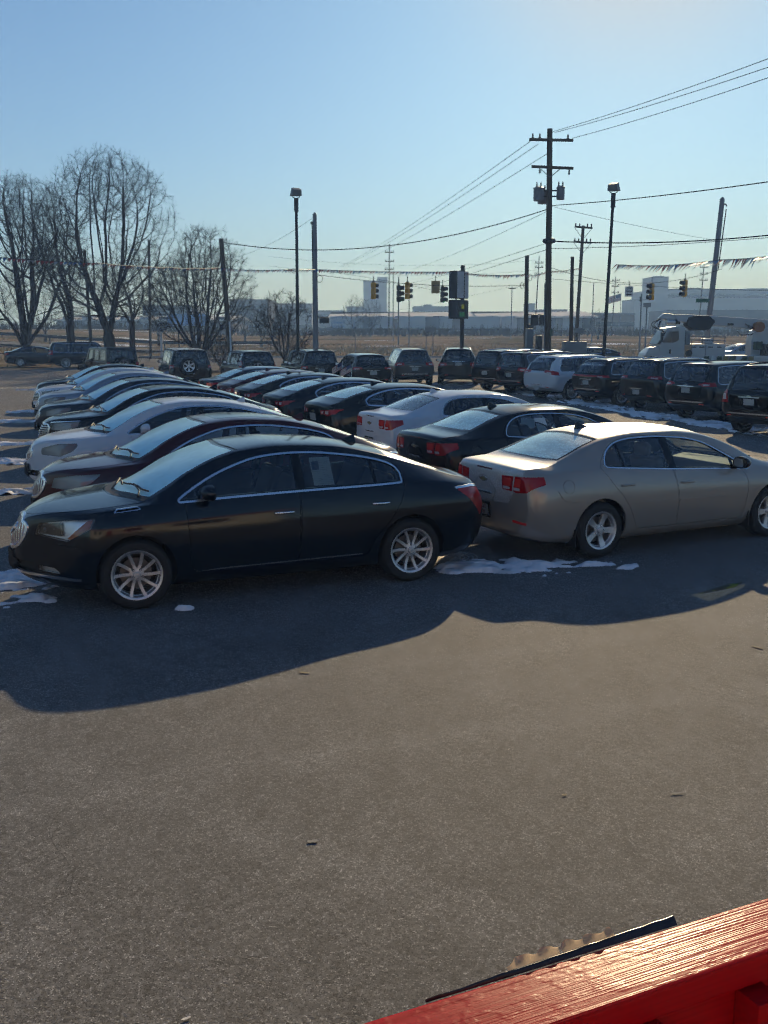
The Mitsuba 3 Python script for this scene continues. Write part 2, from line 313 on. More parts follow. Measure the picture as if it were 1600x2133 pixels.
diffuse("shed_roof", (0.60, 0.60, 0.58)); diffuse("trailer_white", (0.55, 0.57, 0.58)); diffuse("trailer_grey", (0.24, 0.26, 0.28)); diffuse("trailer_blue", (0.16, 0.30, 0.52))
plast("far_glass", (0.03, 0.04, 0.05), 0.05); princ("dark_steel", (0.035, 0.033, 0.032), 0.6); princ("grey_steel", (0.16, 0.165, 0.17), 0.55); diffuse("green_old", (0.05, 0.075, 0.05))
def ridge(x0, x1, y0, y1, z0, ze, zr):
    """low pitched shed: walls and roof as two meshes"""
    ym = (y0 + y1) / 2
    v = np.array([[x, y, z] for x in (x0, x1) for y, z in ((y0, z0), (y0, ze), (ym, zr), (y1, ze), (y1, z0))])
    walls = (v, np.array([[0, 1, 6], [0, 6, 5], [3, 4, 9], [3, 9, 8], [0, 4, 3], [0, 3, 1], [1, 3, 2], [5, 6, 8], [5, 8, 9], [6, 7, 8]]))
    o = .8
    r = np.array([[x, y, z] for x in (x0 - o, x1 + o) for y, z in ((y0 - o, ze - .1), (ym, zr + .05), (y1 + o, ze - .1), (y0 - o, ze + .25), (ym, zr + .45), (y1 + o, ze + .25))])
    q = [(3, 9, 10, 4), (4, 10, 11, 5), (0, 3, 9, 6), (2, 5, 11, 8), (0, 1, 4, 3), (1, 2, 5, 4), (6, 9, 10, 7), (7, 10, 11, 8), (0, 6, 7, 1), (1, 7, 8, 2)]
    return walls, (r, np.array(q))
def block(name, label, x0, x1, y0, y1, z0, z1, wallm, win=None, roofbits=(), cat="building", group=None):
    k = thing(name, label, cat, group)
    put(k + "__wall", plys(box(x0, x1, y0, y1, z0, z1)), wallm)
    put(k + "__parapet", plys(box(x0 - .15, x1 + .15, y0 - .15, y1 + .15, z1, z1 + .5)), "block_grey")
    if win:
        nx, nz, ww, wh = win
        for i in range(nx):
            for j in range(nz):
                cx = x0 + (x1 - x0) * (i + .5) / nx; cz = z0 + (z1 - z0) * (j + .6) / nz
                put(k + "__window", plys(box(cx - ww / 2, cx + ww / 2, y0 - .12, y0 - .02, cz - wh / 2, cz + wh / 2)), "far_glass")
    for b in roofbits: put(k + "__roof_plant", plys(box(*b)), wallm)
    return k
# tall pale block on the skyline
t0, t1 = (-11.989, 600.000, 30.674), (1.687, 600.000, 2.132)
k = block("tower_block", "tall pale windowless tower block on the skyline behind the traffic lights", t0[0], t1[0], 600, 625, 0, t0[2], "block_pale", None, [(t0[0] + 8, t0[0] + 14, 602, 620, t0[2] + .5, t0[2] + 2.6)])
block("low_annexe", "low pale annexe at the foot of the tall tower block", (-21.481, 590.000, 15.693)[0], t0[0] - .5, 592, 620, 0, (-21.481, 590.000, 15.693)[2], "block_pale")
block("far_office", "flat grey factory building far behind the pylon sign", (15.053, 520.000, 13.427)[0], (35.983, 520.000, 9.375)[0], 520, 545, 0, (15.049, 520.000, 14.141)[2], "block_grey", (7, 2, 2.2, 1.6), [((20.382, 520.000, 15.093)[0], (24.252, 520.000, 16.519)[0], 522, 535, (15.049, 520.000, 14.141)[2], (20.379, 520.000, 15.568)[2])])
block("far_office", "small grey block far off between the two kerbside poles", (69.976, 500.000, 15.298)[0], (73.345, 500.000, 11.408)[0], 500, 515, 0, (69.982, 500.000, 15.070)[2], "block_grey")
for i, (u0, u1, v, D, lb) in enumerate(((480, 560, 628, 420, "hazy low factory seen behind the right-hand bare trees"), (570, 650, 636, 460, "hazy long factory left of the street light pole"), (300, 400, 640, 380, "hazy dark warehouse behind the large bare trees"), (660, 716, 650, 430, "hazy pale low shed right of the grey steel pole"), (1125, 1180, 648, 430, "hazy low shed behind the tall utility pole"))):
    block("far_factory", lb, (-0.373, 1.000, 2.633)[0] * 0 + (u0 - 800) / 2100 * D * .985, (u1 - 800) / 2100 * D * .985, D, D + 30, 0, 2.611 + (688 - v) / 2100 * D, ("block_grey", "block_pale")[i % 2], (8, 2, 2.4, 1.6))
# large plant on the right skyline
y = 520; X = lambda u: (u - 800) / 2100 * y * .985; Z = lambda v: 2.611 + (688 - v) / 2100 * y
block("plant", "square pale tower of the large plant on the right skyline", X(1352), X(1385), y - 2, y + 18, 0, Z(583), "block_pale", None, [(X(1360), X(1378), y, y + 8, Z(583) + .5, Z(579))])
block("plant", "long pale upper hall of the large plant on the right skyline", X(1386), X(1700), y, y + 60, 0, Z(607), "block_pale", (22, 3, 5.0, 1.5), [(X(1420), X(1460), y + 4, y + 20, Z(607) + .5, Z(602)), (X(1560), X(1600), y + 4, y + 20, Z(607) + .5, Z(603))])
block("plant", "stepped lower wing at the left end of the large plant", X(1312), X(1350), y - 6, y + 20, 0, Z(628), "block_pale", None, [(X(1330), X(1350), y - 4, y + 18, Z(628) + .5, Z(610))])
y = 330
block("plant_annexe", "dark flat-roofed hall in front of the large plant", X(1400), X(1720), y, y + 30, 0, Z(650), "block_grey", (16, 1, 2.6, 1.2))
block("plant_annexe", "grey brick hall left of the white boom truck in the distance", X(1235), X(1330), y + 6, y + 30, 0, Z(655), "brick_far", (6, 1, 2.4, 1.4))
# the railway sheds
g0 = 1.9
for nm, lb, u0, u1, yy_, ve, vr in (("warehouse", "long grey shed with a pale roof edge behind the pylon sign", 690, 985, 252, 664, 652), ("warehouse", "long shed with a white sloping roof edge behind the utility pole", 1000, 1240, 250, 662, 651), ("warehouse", "dark grey shed on the left behind the bare trees", 120, 480, 268, 668, 660)):
    X2 = lambda u: (u - 800) / 2100 * yy_ * .985; Z2 = lambda v: 2.611 + (688 - v) / 2100 * yy_
    k = thing(nm, lb, "warehouse"); w_, r_ = ridge(X2(u0), X2(u1), yy_, yy_ + 36, g0 - .5, Z2(ve), Z2(vr))
    put(k + "__wall", plys(w_), "shed_wall"); put(k + "__roof", plys(r_), "shed_roof")
    for i in range(int((u1 - u0) / 40)):
        c = X2(u0 + 24 + i * 40); put(k + "__loading_door", plys(box(c - 1.4, c + 1.4, yy_ - .12, yy_ + .02, g0 + .9, g0 + 4.2)), ("trailer_grey", "trailer_white", "dark_steel")[i % 3])
def trailer(u, D, L, col, lb):
    k = thing("box_trailer", lb, "trailer", "box trailers parked along the sheds"); x = (u - 800) / 2100 * D * .985; z = float(hz(x, D))
    put(k + "__box", plys(rbox(x, D, z + 2.55, L, 2.5, 2.75, .06, 6)), col)
    put(k + "__underframe", plys(join([box(x - L / 2 + .3, x + L / 2 - .3, D - .5, D + .5, z + .8, z + 1.15), box(x - L / 2 + 1.5, x - L / 2 + 1.7, D - 1, D - .85, z + .02, z + .9)])), "dark_steel")
    for a in (1.6, 2.9): put(k + "__wheel", plys(move(revolve([(.02, -.14), (.5, -.14), (.5, .14), (.02, .14)], 16, "y"), (x + L / 2 - a, D - 1.0, z + .5))), "rubber")
for i, (u, L, c, w) in enumerate(((722, 7.5, "trailer_white", "pale short box trailer nearest the bare saplings"), (764, 4.0, "trailer_grey", "grey box trailer under the tall tower block"), (800, 4.2, "trailer_white", "white box trailer under the left traffic lights"), (857, 6.4, "trailer_white", "white box trailer right of the left traffic lights"), (900, 3.2, "trailer_grey", "grey box trailer left of the pylon sign"), (928, 3.0, "trailer_white", "narrow white box trailer beside the pylon sign"), (1000, 9.0, "trailer_white", "long white box trailer right of the pylon sign"), (1056, 3.0, "trailer_white", "white box trailer with a dark mark left of the kerbside pole"), (392, 9.0, "trailer_blue", "blue box trailer glimpsed through the bare trees"), (705, 3.4, "trailer_blue", "light blue box trailer right of the grey steel pole"))):
    trailer(u, 238 + (i % 3), L, c, w)
# railway bank: scrub as one mass
rng = random.Random(5); vs = []
for i in range(5200):
    x = rng.uniform(-150, 150); y = rng.uniform(205, 236); z = float(hz(x, y)); h = rng.uniform(.5, 1.9) * (1.4 if rng.random() < .15 else 1)
    for _ in range(2):
        a = rng.uniform(0, 6.28); l = rng.uniform(.1, .6)
        vs.append([(x - .09, y, z), (x + .09, y, z), (x + l * math.cos(a), y + l * math.sin(a), z + h)])
V = np.array(vs).reshape(-1, 3); diffuse("scrub", (0.075, 0.058, 0.042))
k = thing("dry_scrub", "brown dry scrub along the railway bank beyond the field", "scrub", None, "stuff"); put(k, plym((V, np.arange(len(V)).reshape(-1, 3))), "scrub")
k = thing("rail_track", "railway line running along the bank beyond the dry field", "rail track"); put(k, plys(join([box(-260, 260, 199.9, 199.98, 1.10, 1.26), box(-260, 260, 201.3, 201.38, 1.12, 1.28)])), "dark_steel")
# grass tufts on the field, nearer part
vs = []
for i in range(9000):
    x = rng.uniform(-75, 75); y = rng.uniform(101, 165) if x > -20 else rng.uniform(74, 160)
    if -110 < x < -6 and abs(y - (128 + (x + 6) * .05)) < 6: continue
    z = float(hz(x, y)) - .05; h = rng.uniform(.12, .38); a = rng.uniform(0, 6.28)
    vs.append([(x - .05, y, z), (x + .05, y, z), (x + .15 * math.cos(a), y + .15 * math.sin(a), z + h)])
V = np.array(vs).reshape(-1, 3); diffuse("straw", (0.21, 0.165, 0.10))
k = thing("dry_grass_tufts", "tufts of dry winter grass on the open field", "grass", None, "stuff"); put(k, plym((V, np.arange(len(V)).reshape(-1, 3))), "straw")

# ---------------------------------------------------------------- bare trees
def bark_tex(p, n, uv): return mi.Color3f(0.062, 0.050, 0.042) * (0.6 + 0.8 * fbm(p.x * 9, p.y * 9, p.z * 2.2, 3))
diffuse("bark", proc(bark_tex)); diffuse("twig", (0.055, 0.043, 0.037))
def grow_tree(seed, H, stems=5, spread=.5, R=.4, first=.15, crown=(5.0, .60, .42), n=2600, twigs=3, shape=1.0, skew=0.0, lean=0.0, low=.0, step=.28):
    """skeleton of a leafless tree at the origin: limbs grow towards points scattered through the crown; (thick limbs, thin limbs, twigs)"""
    from scipy.spatial import cKDTree
    rg = np.random.default_rng(seed)
    rx, zc, rz = crown[0], crown[1] * H, crown[2] * H
    A = rg.normal(0, 1, (n * 3, 3)); A /= np.linalg.norm(A, axis=1, keepdims=True); A *= (rg.uniform(0, 1, (len(A), 1)) ** .42)
    lump = meshkit.fbm(A * 1.5 + seed, 2, seed); A = A[(lump > .475) & (A[:, 2] > -.92 + low)][:n]
    A = A * [rx, rx * .8, rz] + [lean, 0, zc]; A[:, 0] += skew * (A[:, 2] - zc)
    th = H * first; P = [np.array([0, 0, -.3])]; par = [-1]
    for z in np.linspace(0, th, max(3, int(th / .5)))[0:]: P.append(np.array([rg.normal(0, .03), 0, z])); par.append(len(P) - 2)
    fork = len(P) - 1
    for k in range(stems):
        az = 2 * math.pi * k / stems + rg.uniform(-.5, .5); a = spread * rg.uniform(.5, 1.2); d = np.array([math.cos(az) * math.sin(a), .8 * math.sin(az) * math.sin(a), math.cos(a)]); q = P[fork] - [0, 0, rg.uniform(0, .25 * th)]; pr = fork
        for i in range(int(H * .16 / step)):
            d = d + rg.normal(0, .05, 3) + [0, 0, .02]; d /= np.linalg.norm(d); q = q + d * step; P.append(q); par.append(pr); pr = len(P) - 1
    P, par = list(P), list(par); alive = np.ones(len(A), bool); di = 9 * step
    for it in range(160):
        if not alive.any(): break
        X = np.array(P); t = cKDTree(X); act = np.nonzero(alive)[0]; dist, idx = t.query(A[act])
        use = dist < di * (3 if it < 30 else 1.4)
        if not use.any(): break
        v = A[act[use]] - X[idx[use]]; v /= np.linalg.norm(v, axis=1, keepdims=True)
        S = np.zeros_like(X); np.add.at(S, idx[use], v); g = np.nonzero(np.linalg.norm(S, axis=1) > .05)[0]
        dd = S[g] / np.linalg.norm(S[g], axis=1, keepdims=True); back = np.array([X[k] - X[par[k]] if par[k] >= 0 else [0, 0, 1] for k in g]); back /= np.linalg.norm(back, axis=1, keepdims=True) + 1e-9
        dd = dd + .55 * back + rg.normal(0, .13, dd.shape) + [0, 0, .08]; dd /= np.linalg.norm(dd, axis=1, keepdims=True); new = X[g] + dd * step
        far = t.query(new)[0] > step * .45
        for k, q in zip(g[far], new[far]): P.append(q); par.append(int(k))
        if not far.any(): break
        d2 = cKDTree(np.array(P)).query(A[act])[0]; alive[act[d2 < step * 1.7]] = False
    X, par = np.array(P), np.array(par); nn = len(X); rad = np.zeros(nn); kids = [[] for _ in range(nn)]
    for i in range(nn - 1, -1, -1):
        if not kids[i]: rad[i] = 1.0
        if par[i] >= 0: rad[par[i]] += rad[i]; kids[par[i]].append(i)
    pw = math.log(max(rad[fork], 3)) / math.log(R / .013); rad = np.clip(.013 * rad ** (1 / pw), .008, R)
    rad[:3] *= [1.5, 1.35, 1.15]
    for _ in range(2):
        Y = X.copy()
        for i in range(fork, nn):
            if par[i] >= 0 and kids[i]: Y[i] = .5 * X[i] + .25 * (X[par[i]] + X[max(kids[i], key=lambda c: rad[c])])
        X = Y
    chains = []; heads = [0]
    while heads:
        c = heads.pop(); ch = [par[c], c] if par[c] >= 0 else [c]
        while kids[c]:
            b = max(kids[c], key=lambda q: rad[q]); heads += [q for q in kids[c] if q != b]; ch.append(b); c = b
        if len(ch) > 1:
            r = rad[ch].copy()
            if par[ch[1]] == ch[0] and len(ch) > 1: r[0] = min(r[0], r[1] * 1.15)
            chains.append((X[ch], r))
    # twigs: short bent shoots all over the outer wood
    small = np.nonzero((rad < .024) & (par >= 0))[0]; small = np.repeat(small, twigs); rg.shuffle(small)
    ax = X[small] - X[par[small]]; ax /= np.linalg.norm(ax, axis=1, keepdims=True) + 1e-9
    d = ax * .75 + rg.normal(0, .55, ax.shape) + [0, 0, .14]; d /= np.linalg.norm(d, axis=1, keepdims=True); L = rg.uniform(.25, .80, (len(small), 1)) * (H / 13) ** .4
    p0 = X[small]; p1 = p0 + d * L * .5; d2 = d + rg.normal(0, .25, d.shape); d2 /= np.linalg.norm(d2, axis=1, keepdims=True); p2 = p1 + d2 * L * .55
    e = d + rg.normal(0, .5, d.shape); e /= np.linalg.norm(e, axis=1, keepdims=True); q2 = p1 + e * L * .45
    return [c for c in chains if c[1][1] > .035], [c for c in chains if c[1][1] <= .035], np.concatenate([np.stack([p0, p1], 1), np.stack([p1, p2], 1), np.stack([p1, q2], 1)])
def sticks(seg, r0, r1):
    """three-sided tapering sticks for many segments (n, 2, 3) at once"""
    a, b = seg[:, 0], seg[:, 1]; t = b - a; t /= np.linalg.norm(t, axis=1, keepdims=True) + 1e-9; x = np.cross(t, [.31, .17, .94]); x /= np.linalg.norm(x, axis=1, keepdims=True) + 1e-9; y = np.cross(t, x); V = []
    for c, r in ((a, r0), (b, r1)):
        for g in (0, 2.094, 4.189): V.append(c + r * (x * math.cos(g) + y * math.sin(g)))
    V = np.stack(V, 1).reshape(-1, 3); f = np.array([[0, 1, 4], [0, 4, 3], [1, 2, 5], [1, 5, 4], [2, 0, 3], [2, 3, 5]]); return V, (f[None] + 6 * np.arange(len(a))[:, None, None]).reshape(-1, 3)
def tree(name, label, x, y, seed, H, group=None, cat="tree", **kw):
    z = float(hz(x, y)); th, tn, tw = grow_tree(seed, H, **kw); k = thing(name, label, cat, group)
    put(k + "__trunk", plym(move(join([tube(p, r, 8 if r[1] > .12 else 6) for p, r in th]), (x, y, z)), 50), "bark")
    if tn: put(k + "__branches", plym(move(join([tube(p, r, 4, False) for p, r in tn]), (x, y, z)), 60), "bark")
    put(k + "__crown", plym(move(sticks(tw, .008, .004), (x, y, z))), "twig")
a = (-27.066, 78.000, 2.369); tree("bare_tree", "spreading bare tree forking low at the far left edge", a[0] - .3, 78, 11, 13.9, stems=7, spread=.62, R=.50, first=.10, crown=(4.9, .57, .44), n=5600, step=.24)
a = (-19.865, 74.000, 2.039); tree("bare_tree", "tallest bare tree with upright forking stems beside the dark off-roader", a[0], 74, 23, 14.8, stems=5, spread=.40, R=.42, first=.16, crown=(5.3, .60, .42), n=5400, step=.25, skew=.05)
a = (-25.721, 84.000, 2.350); tree("bare_tree", "leaning bare tree behind the parked dark vehicles at the left", a[0], 84, 31, 14.6, stems=3, spread=.30, R=.33, first=.22, crown=(3.2, .66, .34), n=3600, step=.25, lean=-1.2, skew=-.22)
a = (-20.165, 82.000, 1.977); tree("bare_tree", "slim bare tree with a single straight trunk between the larger trees", a[0], 82, 47, 9.2, stems=4, spread=.6, R=.22, first=.38, crown=(2.8, .68, .32), n=2200, step=.24)
a = (-12.565, 70.000, 1.584); tree("bare_tree", "fan-shaped bare tree with low forks behind the white-roofed off-roader", a[0], 70, 53, 9.7, stems=8, spread=.70, R=.34, first=.09, crown=(4.1, .57, .44), n=4600, step=.21, skew=.08)
a = (-6.459, 66.000, 1.183); tree("bare_tree", "small low bare tree just left of the left street light", a[0], 66, 61, 5.0, stems=7, spread=.85, R=.13, first=.16, crown=(1.9, .56, .46), n=1500, step=.14)
a = (-10.932, 68.000, 1.455); tree("bare_shrub", "small bare shrub at the foot of the leaning wooden pole", a[0], 68, 67, 2.4, cat="shrub", stems=7, spread=.8, R=.06, first=.08, crown=(1.0, .55, .46), n=420, step=.11)
for u, v, D, sd, H_, lb in ((738, 690, 205, 71, 8.0, "left one of two hazy saplings in front of the tower block"), (772, 690, 207, 73, 7.4, "right one of two hazy saplings in front of the tower block"), (1246, 690, 190, 79, 5.4, "hazy bare sapling behind the right street light"), (545, 690, 150, 83, 6.4, "hazy bare sapling between the fan-shaped tree and the low tree"), (330, 690, 150, 89, 7.0, "hazy bare sapling behind the slim straight tree"), (95, 690, 140, 97, 6.5, "hazy bare sapling behind the left-edge tree"), (510, 690, 170, 101, 7.2, "hazy bare sapling right of the fan-shaped tree")):
    tree("bare_sapling", lb, (u - 800) / 2100 * D * .985, D, sd, H_, stems=5, spread=.6, R=.15, first=.15, crown=(H_ * .34, .6, .42), n=900, step=.26)

# ---------------------------------------------------------------- poles
def wood_tex(p, n, uv): return mi.Color3f(0.105, 0.082, 0.062) * (0.55 + 0.8 * fbm(p.x * 26, p.y * 26, p.z * 1.1, 3))
diffuse("pole_wood", proc(wood_tex)); princ("pole_steel", (0.17, 0.17, 0.185), 0.5, metallic=.3); princ("pole_dark", (0.020, 0.018, 0.018), 0.5); princ("wire_black", (0.012, 0.012, 0.013), 0.6); plast("porcelain", (0.10, 0.075, 0.065), 0.1)
princ("tank_grey", (0.17, 0.16, 0.165), 0.45)
def pole(name, label, base, top, r0, r1, mat_, cat="utility pole", seg=12):
    k = thing(name, label, cat); p = np.linspace(base, top, 8); put(k + "__shaft", plys(tube(p, np.linspace(r0, r1, 8), seg), 50), mat_); return k
def on(u, v, D, z=None): return None
def light_pole(name, label, x, y, z, lean, face):
    k = pole(name, label, (x, y, 0), (x + lean, y, z), .085, .062, "pole_dark", "street light")
    put(k + "__collar", plys(tube([(x + lean, y, z - .55), (x + lean, y, z + .05)], .10, 12), 50), "pole_dark")
    h = m3.Manifold.batch_hull([m3.Manifold.sphere(.03, 8).translate(list(p)) for p in [(-.26, -.20, -.02), (.26, -.20, -.02), (-.26, .30, -.12), (.26, .30, -.12), (-.22, -.20, .26), (.22, -.20, .26), (-.20, .22, .30), (.20, .22, .30)]])
    h = h.scale([.8, .8, .8]).rotate([14, 0, math.degrees(face)]).translate([x + lean, y, z + .22])
    put(k + "__lamp_head", plys(h, 30), "grey_steel")
    put(k + "__yoke", plys(tube([(x + lean - .16, y, z + .25), (x + lean - .16, y, z + .10), (x + lean, y, z + .02), (x + lean + .16, y, z + .10), (x + lean + .16, y, z + .25)], .02, 6), 60), "pole_dark")
    return k
a = (-4.025, 48.000, 8.527); light_pole("street_light", "tall dark street light with a box head left of the traffic signals", (-4.049, 48.000, 1.862)[0], 48, a[2], a[0] - (-4.049, 48.000, 1.862)[0], .35)
a = (10.068, 46.000, 8.483); b = (9.877, 46.000, 1.402); light_pole("street_light", "tall dark street light with a tilted box head right of the utility pole", b[0] , 46, a[2], a[0] - b[0], -.5)
# the big utility pole
b, t = (8.374, 52.000, 1.679), (8.136, 52.000, 12.351); bx_, by_ = b[0], 52.0; tz = t[2]
k = pole("utility_pole", "tall wooden utility pole with two crossarms and grey transformers", (b[0], 52, 0), (t[0], 52, tz), .17, .13, "pole_wood", seg=14)
px = lambda z: b[0] + (t[0] - b[0]) * (z - b[2]) / (t[2] - b[2])
def zof(v, D): return 2.611 + D * math.tan(-.1782 - math.atan((v - 1066.5) / 2100))
for (ua, va, ub, vb) in ((1103, 292, 1190, 294), (1108, 348, 1191, 352)):
    p, q = np.array([(ua - 800) / 2100 * 52 * 1.0, 51.8, zof(va, 52)]), np.array([(ub - 800) / 2100 * 52, 51.8, zof(vb, 52)])
    p[0], q[0] = px(p[2]) + (ua - 1145) / 2100 * 52, px(q[2]) + (ub - 1145) / 2100 * 52
    d = q - p; m = rbox(0, 0, 0, np.linalg.norm(d), .10, .13, .012, 6).rotate([0, -math.degrees(math.atan2(d[2], d[0])), 0]).translate(list((p + q) / 2)); put(k + "__crossarm", plys(m), "pole_wood")
    for f_ in ((.08, .24, .88) if va < 300 else (.2, .9)):
        c = p + d * f_; sgn = 1 if va < 300 else -1
        put(k + "__insulator", plys(move(revolve([(.01, 0), (.045, .0), (.06, .05), (.03, .08), (.055, .12), (.03, .15), (.045, .2), (.01, .23)], 10), (c[0], c[1], c[2] + (.06 if sgn > 0 else -.30))), 50), "porcelain")
za, zb_ = zof(352, 52), zof(366, 52)
for s in (-1, 1): put(k + "__brace", plys(tube([(px(zb_), 51.82, zb_ - .1), (px(za) + s * .46, 51.76, za - .05)], .022, 5)), "grey_steel")
def tank(cx, cy, z0, z1, r, n_bush=2):
    kk = k + "__transformer"
    put(kk, plys(revolve([(.01, z0), (r * .92, z0), (r, z0 + .05), (r, z1 - .06), (r * 1.06, z1 - .05), (r * 1.06, z1), (r * .5, z1 + .06), (.01, z1 + .08)], 22) if False else move(revolve([(.01, z0), (r * .92, z0), (r, z0 + .05), (r, z1 - .06), (r * 1.06, z1 - .05), (r * 1.06, z1), (r * .5, z1 + .06), (.01, z1 + .08)], 22), (cx, cy, 0)), 40), "tank_grey")
    for i in range(n_bush): put(k + "__bushing", plys(move(revolve([(.01, 0), (.04, 0), (.05, .06), (.025, .1), (.045, .15), (.02, .22), (.01, .26)], 10), (cx - .1 + .2 * i, cy, z1 + .03)), 50), "porcelain")
zt1, zt0 = zof(391, 52), zof(419, 52)
tank(px(zt1) - .54, 51.9, zt0, zt1 - .02, .26); tank(px(zt1) - .26, 52.42, zt0 - .08, zt1 - .1, .25); tank(px(zt1) + .55, 51.95, zof(416, 52), zof(390, 52), .20)
for z in (zof(397, 52), zof(409, 52)): put(k + "__bracket", plys(box(px(z) - .5, px(z) + .5, 51.96, 52.02, z - .03, z + .03)), "dark_steel")
put(k + "__cable_collar", plys(move(revolve([(.15, -.12), (.30, -.08), (.33, .0), (.30, .10), (.16, .14)], 16), (px(zof(502, 52)), 52, zof(502, 52))), 50), "wire_black")
put(k + "__conduit", plys(tube([(b[0] - .19, 51.92, 0), (px(6) - .19, 51.92, zof(590, 52))], .03, 6)), "grey_steel")
put(k + "__green_tag", plys(box(b[0] + .02, b[0] + .16, 51.80, 51.826, zof(700, 52), zof(686, 52))), "green_old")
# plain poles
a = (-3.983, 60.000, 9.183); k = pole("steel_pole", "grey tapering steel signal pole left of the traffic signals", ((-4.018, 60.000, 1.731)[0], 60, 0), (a[0], 60, a[2]), .175, .115, "pole_steel", "pole")
put(k + "__cap", plys(tube([(a[0], 60, a[2] - .02), (a[0], 60, a[2] + .10)], [.125, .03], 10)), "pole_steel")
put(k + "__riser", plys(tube([(a[0] - .15, 59.95, a[2] - .55), (a[0] - .14, 59.95, 3.0)], .03, 6)), "dark_steel")
put(k + "__camera", plys(m3.Manifold.sphere(.09, 12).translate([a[0] - .16, 59.95, a[2] - .5]), 60), "dark_steel")
put(k + "__cable_loop", plys(tube([(a[0] + .25 + .17 * math.cos(g), 59.9, zof(581, 60) + .2 * math.sin(g)) for g in np.linspace(0, 6.28, 21)], .018, 5, False), 70), "wire_black")
put(k + "__pedestrian_signal", plys(rbox((-3.481, 60.000, 3.199)[0], 59.8, zof(667, 60), .56, .3, .36, .04), 40), "pole_dark"); put(k + "__signal_arm", plys(tube([((-4.012, 60.000, 3.391)[0], 60, zof(660, 60)), ((-3.591, 60.000, 3.391)[0], 59.8, zof(660, 60))], .03, 6)), "pole_dark")
a = (-9.397, 60.000, 7.821); b = (-9.092, 60.000, 1.731); k = pole("wooden_pole", "leaning wooden pole in front of the fan-shaped bare tree", (b[0] + .14, 60, 0), (a[0], 60, a[2]), .16, .125, "pole_wood", "utility pole"); put(k + "__marker_tube", plys(tube([(b[0] + .16, 59.82, .4), (b[0] + .08, 59.82, zof(670, 60))], .05, 8)), "trailer_white")
put(k + "__bracket", plys(tube([(a[0] + .1, 59.9, a[2] - .05), (a[0] + .32, 59.9, a[2] - .02), (a[0] + .36, 59.9, a[2] - .2)], .03, 6)), "dark_steel")
a = (-21.640, 76.000, 4.296); 
pole("wooden_pole", "slim wooden pole between the large bare trees on the left", ((-21.748, 76.000, 2.199)[0], 76, 0), ((-21.919, 76.000, 8.428)[0], 76, (-21.919, 76.000, 8.428)[2]), .13, .10, "pole_wood", "utility pole")
pole("wooden_pole", "slim dark pole behind the bare trees right of the tallest one", ((-21.748, 95.000, 2.096)[0], 95, 0), ((-21.480, 95.000, 10.733)[0], 95, (-21.480, 95.000, 10.733)[2]), .12, .10, "pole_wood", "utility pole")
a = (8.272, 60.000, 6.880); k = pole("wooden_pole", "wooden pole with signal heads just left of the utility pole", ((8.349, 60.000, 1.591)[0], 60, 0), (a[0], 60, a[2]), .15, .115, "pole_wood", "utility pole")
for i, dx in enumerate((14, 31)): 
    c = (8.365, 60.000, 3.199); put(k + "__signal_head", plys(rbox(c[0] + dx / 2100 * 60, 59.7, zof(667, 60), .42, .36, .62, .05), 40), "pole_dark")
    put(k + "__signal_head_visor", plys(tube([(c[0] + dx / 2100 * 60, 59.9, zof(661, 60)), (c[0] + dx / 2100 * 60, 60.2, zof(662, 60))], .15, 10)), "pole_dark")
put(k + "__signal_arm", plys(join([tube([(a[0], 59.9, zof(656, 60)), ((9.479, 60.000, 3.502)[0], 59.7, zof(655, 60))], .03, 6), tube([(a[0], 59.9, zof(676, 60)), ((9.495, 60.000, 2.950)[0], 59.7, zof(675, 60))], .03, 6)])), "pole_dark")
put(k + "__lower_signal", plys(rbox((8.515, 60.000, 2.812)[0], 59.7, zof(681, 60), .34, .36, .34, .06), 40), "pole_dark")
put(k + "__cable_loop", plys(tube([(a[0] - .26 + .10 * math.cos(g), 59.9, zof(595, 60) + .17 * math.sin(g)) for g in np.linspace(0, 6.28, 21)], .018, 5, False), 70), "wire_black")
put(k + "__cable_loop", plys(tube([(a[0] + .2 + .10 * math.cos(g), 59.9, zof(578, 60) + .2 * math.sin(g)) for g in np.linspace(0, 6.28, 21)], .012, 5, False), 70), "wire_black")
pole("wooden_pole", "thin dark wooden pole right of the utility pole", ((11.364, 62.000, 1.644)[0], 62, 0), ((11.261, 62.000, 6.939)[0], 62, (11.247, 62.000, 6.939)[2]), .13, .10, "pole_wood", "utility pole")
a, b = (15.664, 82.000, 10.719), (15.355, 82.000, 1.977); k = pole("distribution_pole", "slightly leaning pole with two wide crossarms behind the right street light", (b[0], 82, 0), (a[0], 82, a[2]), .16, .12, "pole_wood", "utility pole")
for v, du, dv in ((474, 20, 3), (505, 20, 2)):
    z = zof(v, 82); c = b[0] + (a[0] - b[0]) * (z - b[2]) / (a[2] - b[2]); w = du / 2100 * 82
    put(k + "__crossarm", plys(rbox(0, 0, 0, 2 * w, .12, .14, .015, 6).rotate([0, 2, 20]).translate([c, 81.8, z])), "pole_wood")
    for s in (-.9, -.45, .45, .9): put(k + "__insulator", plys(move(revolve([(.01, 0), (.05, .0), (.05, .2), (.01, .24)], 8), (c + s * w * .94, 81.8 + s * w * .34, z + .06)), 50), "porcelain")
    put(k + "__brace", plys(tube([(c, 81.85, z - .9), (c + .7, 81.9, z - .06)], .02, 4)), "grey_steel"); put(k + "__brace", plys(tube([(c, 81.85, z - .9), (c - .7, 81.7, z - .06)], .02, 4)), "grey_steel")
a, b = (22.613, 70.000, 11.269), (22.205, 70.000, 3.264); k = pole("leaning_pole", "stout leaning pole with a green street sign behind the white boom truck", (b[0] - .22, 70, 0), (a[0], 70, a[2]), .21, .155, "pole_steel", "pole")
ax = lambda v: b[0] + (a[0] - b[0]) * (668 - v) / (668 - 414)
